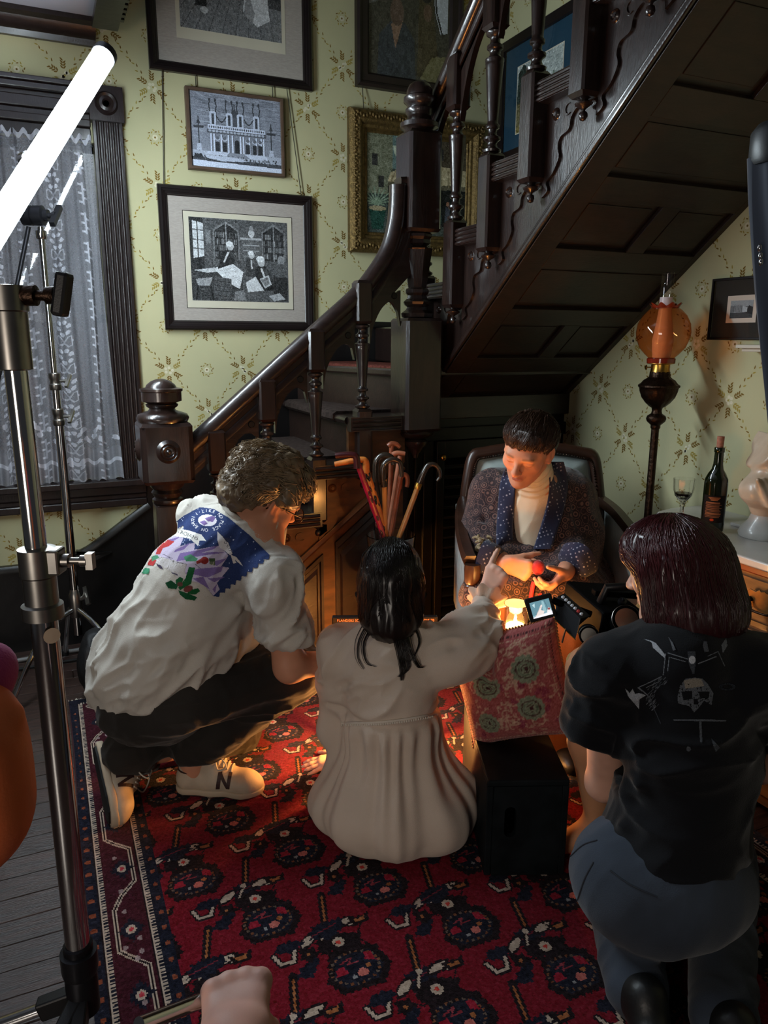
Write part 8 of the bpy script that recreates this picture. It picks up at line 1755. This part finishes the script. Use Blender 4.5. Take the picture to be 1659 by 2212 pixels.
def stitch(pts):
    P_ = []
    for c in spline([(a, b, 0) for a, b in pts], 6):
        d, _ = ray(c[0], c[1]); hit = bvj.ray_cast(Ob, d.normalized())
        if hit[0]: P_.append(hit[0] - d.normalized() * .001)
    if len(P_) > 2: MB().tube(P_, .0018, 5).build('seam', mat('denim_seam', (34, 38, 46), .9), jeR, smooth=60)
stitch([(1282, 1862), (1262, 1900), (1246, 1950)]); stitch([(1318, 1880), (1360, 1910), (1420, 1938)]); stitch([(1232, 1850), (1260, 1825), (1290, 1815)])
for a_, dx in ((aR1, -.0), (aR2, .0)):
    bt_ = [cone(a_ + UP * .0 - RIGHT * .0, a_ - AWAY * .055 + UP * .03, .046, .042, .03), cone(a_ - AWAY * .02, a_ - AWAY * .16 - UP * .02, .046, .038, .03), half((0, 0, .014), -UP, .004)]
    solid('boot', bt_, .006, M['bootleather'], PR)
hmR = mat('dark_red_bob', (52, 18, 22), .3, var=.35, vscale=24, stretch=(6, 6, .7), spec=.6)
hr_ = [ell(LR(0, -.012, .035), (.092, .110, .092), (rR, fR, uR), .02), cone(LR(0, -.04, -.01), LR(0, -.045, -.092), .098, .106, .04), cone(LR(-.064, .004, -.005), LR(-.070, .004, -.10), .037, .032, .03), ell(LR(-.028, .05, .058), (.05, .042, .042), None, .03), cone(LR(.062, .01, -.02), LR(.070, .018, -.10), .04, .034, .03), ell(LR(0, .115, -.05), (.05, .075, .12), (rR, fR, uR), .02, '-'), half(LR(0, 0, -.132), -uR, .008)]
hairR = solid('hair', hr_, .0052, hmR, PR, fn=lambda V, N: folds(V, N, uR, 50, .0022, 95, .4))
paths = []
for k in range(1000):
    a = rng.uniform(0, 6.2832); st_ = rng.uniform(0, .5); p = []; en = rng.uniform(.9, 1.03)
    if 1.0 < a < 2.14 and st_ > .2: continue
    for i in range(8):
        t = st_ + (en - st_) * i / 7
        if t < .5: e = t / .5 * 1.57; q = LR(.094 * math.cos(a) * math.sin(e), -.014 + .112 * math.sin(a) * math.sin(e), .035 + .094 * math.cos(e))
        else: s = (t - .5) / .5; kx_ = 1 + .12 * math.sin(s * 2.6) - .06 * max(0, s - .8) * 5; sy_ = math.sin(a) * .112 * kx_; q = LR(.097 * math.cos(a) * kx_, -.02 + min(sy_, .045 if math.cos(a) > 0 else .034) , .035 - s * .167)
        p.append(q)
    paths.append(p)
strands('hair_strands', snap(paths, [hairR], .0, .0018, .002), .0015, mat('red_hair_strand', (62, 20, 24), .26, spec=.6, var=.35), hairR)
# ------------------------------------------------------------------ 5  person in khaki shorts, mostly hidden behind the camerawoman
k5, a5, h5 = at(1276, 1448, 1.86), at(1296, 1790, 1.90), at(1480, 1470, 1.93); a5.z = .10
kk5 = k5 + RIGHT * .10 + AWAY * .10
b5 = chain([h5, k5, (k5 * .55 + a5 * .45) - RIGHT * .012, a5], [.085, .060, .058, .040], .03) + chain([h5 + AWAY * .12, kk5 + RIGHT * .1 + AWAY * .05, a5 + RIGHT * .22 + AWAY * .1], [.085, .06, .04], .03) + [cone(a5, a5 - AWAY * .02 + UP * -.05 - RIGHT * .10, .038, .03, .03)]
P5 = person('bare-legged person in khaki shorts, hidden behind the camerawoman', b5, .006, skincol((206, 150, 112)))
q5 = nz(h5 - k5)
sk_ = solid('shorts', [cone(k5 + q5 * .005 - UP * .01, h5, .070, .105, .03), cone(kk5 + RIGHT * .1 + AWAY * .06, h5 + AWAY * .12, .075, .105, .03), cone(h5 + AWAY * .06 - UP * .02, h5 + AWAY * .06 + UP * .1, .14, .14, .05), half(k5 - q5 * .035 - UP * .012, -q5 * .72 - UP * .69, .006)], .006, M['khaki'], P5, fn=lambda V, N: folds(V, N, q5 + UP * .5, 20, .006, 97))
MB().lathe([(.071, -.012), (.074, -.010), (.080, .016), (.077, .018)], k5 + q5 * .028 - UP * .012, 24, q5 * .8 + UP * .55).build('dark_belt', M['blackplastic'], sk_, smooth=50)
tt = MB(); bv5 = BVHTree.FromPolygons([v.co.copy() for v in P5.data.vertices], [tuple(p.vertices) for p in P5.data.polygons])
for pts in ([(1240, 1580), (1250, 1620), (1258, 1660)], [(1248, 1600), (1256, 1640)], [(1258, 1630), (1262, 1618), (1268, 1622)]):
    P_ = []
    for c in spline([(a, b, 0) for a, b in pts], 5):
        d, _ = ray(c[0], c[1]); hit = bv5.ray_cast(Ob, d.normalized())
        if hit[0]: P_.append(hit[0] - d.normalized() * .0004)
    if len(P_) > 2: tt.tube(P_, .0022, 5)
if tt.n: tt.build('tattoo', mat('tattoo_ink', (50, 40, 40), .8), P5, smooth=60)
# ------------------------------------------------------------------ 6  crew member at the left edge, arm close to the lens;  7  fist on a chrome bar below
b6 = [cone(at(-120, 1600, .66), at(-92, 1745, .66), .062, .058, .03), cone(at(-92, 1745, .66), at(-180, 1880, .62), .058, .05, .03), cone(at(-120, 1600, .66), at(-280, 1500, .60), .062, .07, .03), ell(at(-48, 1690, .66), (.043, .05, .085), (RIGHT, AWAY, UP), .03), cone(at(-50, 1540, .67), at(22, 1545, .67), .022, .011, .015)]
P6 = person('crew member at left edge, only bare bent arm and pink sleeve visible', b6, .005, skincol((206, 104, 60)))
solid('pink_sleeve', [cone(at(-40, 1460, .70), at(-60, 1520, .70), .030, .034, .02), ell(at(-22, 1446, .70), (.0185, .03, .022), (RIGHT, AWAY, UP), .02)], .004, fabric('pink_jersey', (176, 70, 124)), P6)
wf = at(500, 2262, .66); df = nz(at(514, 2100, .77) - wf)
b7 = hand(wf, df, RIGHT * .9 + AWAY * .35, False, [(62, 95, 60), (70, 98, 60), (78, 98, 60), (84, 98, 60)], (.75, .25, .6, .45), 1.0, spread=.0) + [cone(wf, at(500, 2560, .45), .031, .042, .03)]
P7 = person('crew member below the frame, only a bare fist gripping a chrome bar', b7, .0032, skincol((214, 164, 148)))
tag(MB().tube([at(300, 2215, .66), at(440, 2160, .735), at(560, 2112, .80)], .0085, 16).build('chrome_bar', M['chrome'], smooth=60), 'thin chrome bar held in the fist at the bottom edge', 'bar')
# ================================================================== cinema camera on the camerawoman's knee
M['camblack'] = mat('matt_camera_black', (7, 7, 8), .65, spec=.03)
cr_ = nz(RIGHT * .92 + AWAY * .12 - UP * .10); cb = nz(AWAY * .95 - RIGHT * .14 + UP * .0); cb = nz(cb - cr_ * cb.dot(cr_)); cu_ = cr_.cross(cb); cu_ = cu_ if cu_.z > 0 else -cu_
c0 = Vector(at(1320, 1348, 1.86)); cg = thing('cinema_camera', 'black cinema camera with lit flip-out screen held by the camerawoman', 'camera', tuple(c0 - UP * .08))
Cq = lambda a, b, c: c0 + cr_ * a + cb * b + cu_ * c
MB().obox(Cq(.0, .06, .0), cr_, cb, cu_, .062, .13, .055).build('body', M['camblack'], cg, smooth=0, bevel=.006)
A_, B_, C_, D_ = [Vector(at(*q)) for q in ((1203, 1288, 1.85), (1254, 1336, 1.79), (1243, 1382, 1.78), (1197, 1336, 1.84))]; E_, F2_ = Vector(at(1220, 1281, 1.87)), Vector(at(1276, 1330, 1.81))
pan = MB().add([A_, B_, C_, D_, E_, F2_, C_ + AWAY * .05, D_ + AWAY * .05], [(0, 1, 2, 3), (0, 4, 5, 1), (1, 5, 6, 2), (0, 3, 7, 4), (3, 2, 6, 7), (4, 7, 6, 5)]).build('side_panel', mat('grey_metal_panel', (44, 46, 50), .4, .5), cg, smooth=0, bevel=.002)
btn = mat('pale_buttons', (210, 214, 222), .3); bn_ = (B_ - A_).cross(E_ - A_).normalized(); bn_ = bn_ if bn_.z > 0 else -bn_
for k in range(7):
    p = (A_ * .62 + E_ * .38).lerp(B_ * .62 + F2_ * .38, .12 + k * .125); MB().lathe([(.0032, .005), (.0036, .004), (.0045, 0)], p, 12, bn_).build('button', btn if k != 5 else mat('red_button', (190, 60, 60), .3), pan, smooth=40)
MB().tube([D_ - AWAY * .002, C_ - AWAY * .002], .0014, 6).build('panel_edge', M['brass'], pan, smooth=40)
MB().bar(at(1222, 1358, 1.80), at(1214, 1388, 1.80), .006, .003).build('latch', M['steel'], pan, smooth=0)
s0 = Vector(at(1132, 1296, 1.84)); sr = nz(Vector(at(1190, 1281, 1.84)) - s0); sd_ = nz(Vector(at(1146, 1346, 1.83)) - s0); sn_ = sr.cross(sd_); sn_ = sn_ if sn_.dot(AWAY) < 0 else -sn_; sw, shh = (Vector(at(1190, 1281, 1.84)) - s0).length, (Vector(at(1146, 1346, 1.83)) - s0).length
Sq = lambda a, b, d: s0 + sr * (a * sw) + sd_ * (b * shh) + sn_ * d
lc = MB().prism([(.03, 0), (.97, 0), (1, .05), (1, .95), (.97, 1), (.03, 1), (0, .95), (0, .05)], lambda a, b, d: Sq(a, b, d), -.010, 0).build('flip_screen', M['blackplastic'], cg, smooth=0, bevel=.002)
def lcd():
    w, h = 80, 58; cv = Canvas(w, h, (150, 186, 200)); cv.poly([(0, 0), (80, 0), (80, 44), (0, 48)], (104, 146, 160)); cv.poly([(48, 4), (56, 4), (60, 44), (44, 44)], (150, 190, 200)); cv.line([(60, 2), (68, 42)], 1.5, (60, 90, 100)); cv.poly([(8, 10), (20, 6), (16, 22)], (190, 220, 226))
    cv.poly([(6, 56), (30, 30), (44, 14), (48, 18), (38, 34), (50, 40), (44, 50), (14, 58)], (236, 226, 222)); cv.line([(8, 54), (40, 22)], 1.2, (120, 90, 90)); cv.poly([(60, 44), (68, 30), (76, 34), (80, 58), (62, 58)], (240, 236, 236)); cv.ell(70, 36, 5, 4, (150, 80, 84)); cv.poly([(0, 54), (80, 46), (80, 58), (0, 58)], (246, 248, 255))
    grid_obj('display', cv, lambda U, V: np.array([list(Sq(.15 + .72 * u, .18 + .68 * v, .0012)) for u, v in zip(U, V)]), M['screen'], lc)
lcd()
MB().tube([Sq(1.0, .3, -.006), at(1202, 1300, 1.84), Cq(-.07, -.02, .03)], .009, 10).build('screen_arm', M['camblack'], cg, smooth=50)
for c, ax_, R_, L_ in ((at(1270, 1368, 1.78), -cb * .9 - cr_ * .35 + cu_ * .2, .024, .045), (at(1345, 1345, 1.79), -cb * .8 + cu_ * .5 - cr_ * .2, .036, .04)):
    MB().lathe([(R_ * .8, -.02), (R_, 0), (R_, L_ * .4), (R_ * .94, L_ * .45), (R_, L_ * .5), (R_, L_), (R_ * .8, L_), (R_ * .72, L_ * .7), (0, L_ * .7)], c, 32, ax_).build('eyepiece_ring', M['camblack'], cg, smooth=30)
    MB().lathe([(R_ * 1.005, L_ * .93), (R_ * 1.03, L_ * .96), (R_ * 1.005, L_ * .99)], c, 32, ax_).build('ring_mark', M['steel'], cg, smooth=30)
    MB().ell(c + Vector(ax_) * L_ * .62, R_ * .7, R_ * .7, R_ * .2, 20, 10, (nz(Vector(ax_).orthogonal()), nz(Vector(ax_).cross(Vector(ax_).orthogonal())), nz(ax_))).build('lens_element', mat('coated_lens', (6, 6, 9), .25), cg, smooth=60)
MB().obox(Cq(.05, .03, .075), cr_, cb, cu_, .10, .014, .008).build('top_plate', M['camblack'], cg, smooth=0, bevel=.003)
MB().tube([Cq(-.04, .0, .06), Cq(-.04, -.02, .105), Cq(.04, -.02, .115), Cq(.12, -.02, .11), Cq(.14, .0, .06)], .011, 12).build('top_handle', M['blackplastic'], cg, smooth=50)
for a, b_, c in ((-.01, -.05, .075), (.04, -.05, .085), (.075, -.045, .07), (.10, -.04, .09)): MB().lathe([(.008, 0), (.010, .004), (.010, .014), (.004, .016), (.004, .022), (0, .023)], Cq(a, b_, c), 14, cu_ * .7 - cb * .6).build('knob', M['darksteel'], cg, smooth=40)
for s in (-.03, .03): MB().tube([Cq(s, -.08, -.07), Cq(s, .26, -.07)], .0075, 10).build('rod', M['steel'], cg, smooth=50)
MB().lathe([(.03, .18), (.04, .19), (.04, .23), (.036, .235), (.036, .25), (.03, .23), (0, .23)], Cq(0, 0, -.03), 32, cb).build('lens', M['blackplastic'], cg, smooth=30)
for k in range(3): MB().lathe([(.005, 0), (.006, .002), (.006, .01), (0, .011)], Cq(-.06 + .02 * k, -.075, -.075), 10, -cb).build('gold_connector', M['brass'], cg, smooth=40)
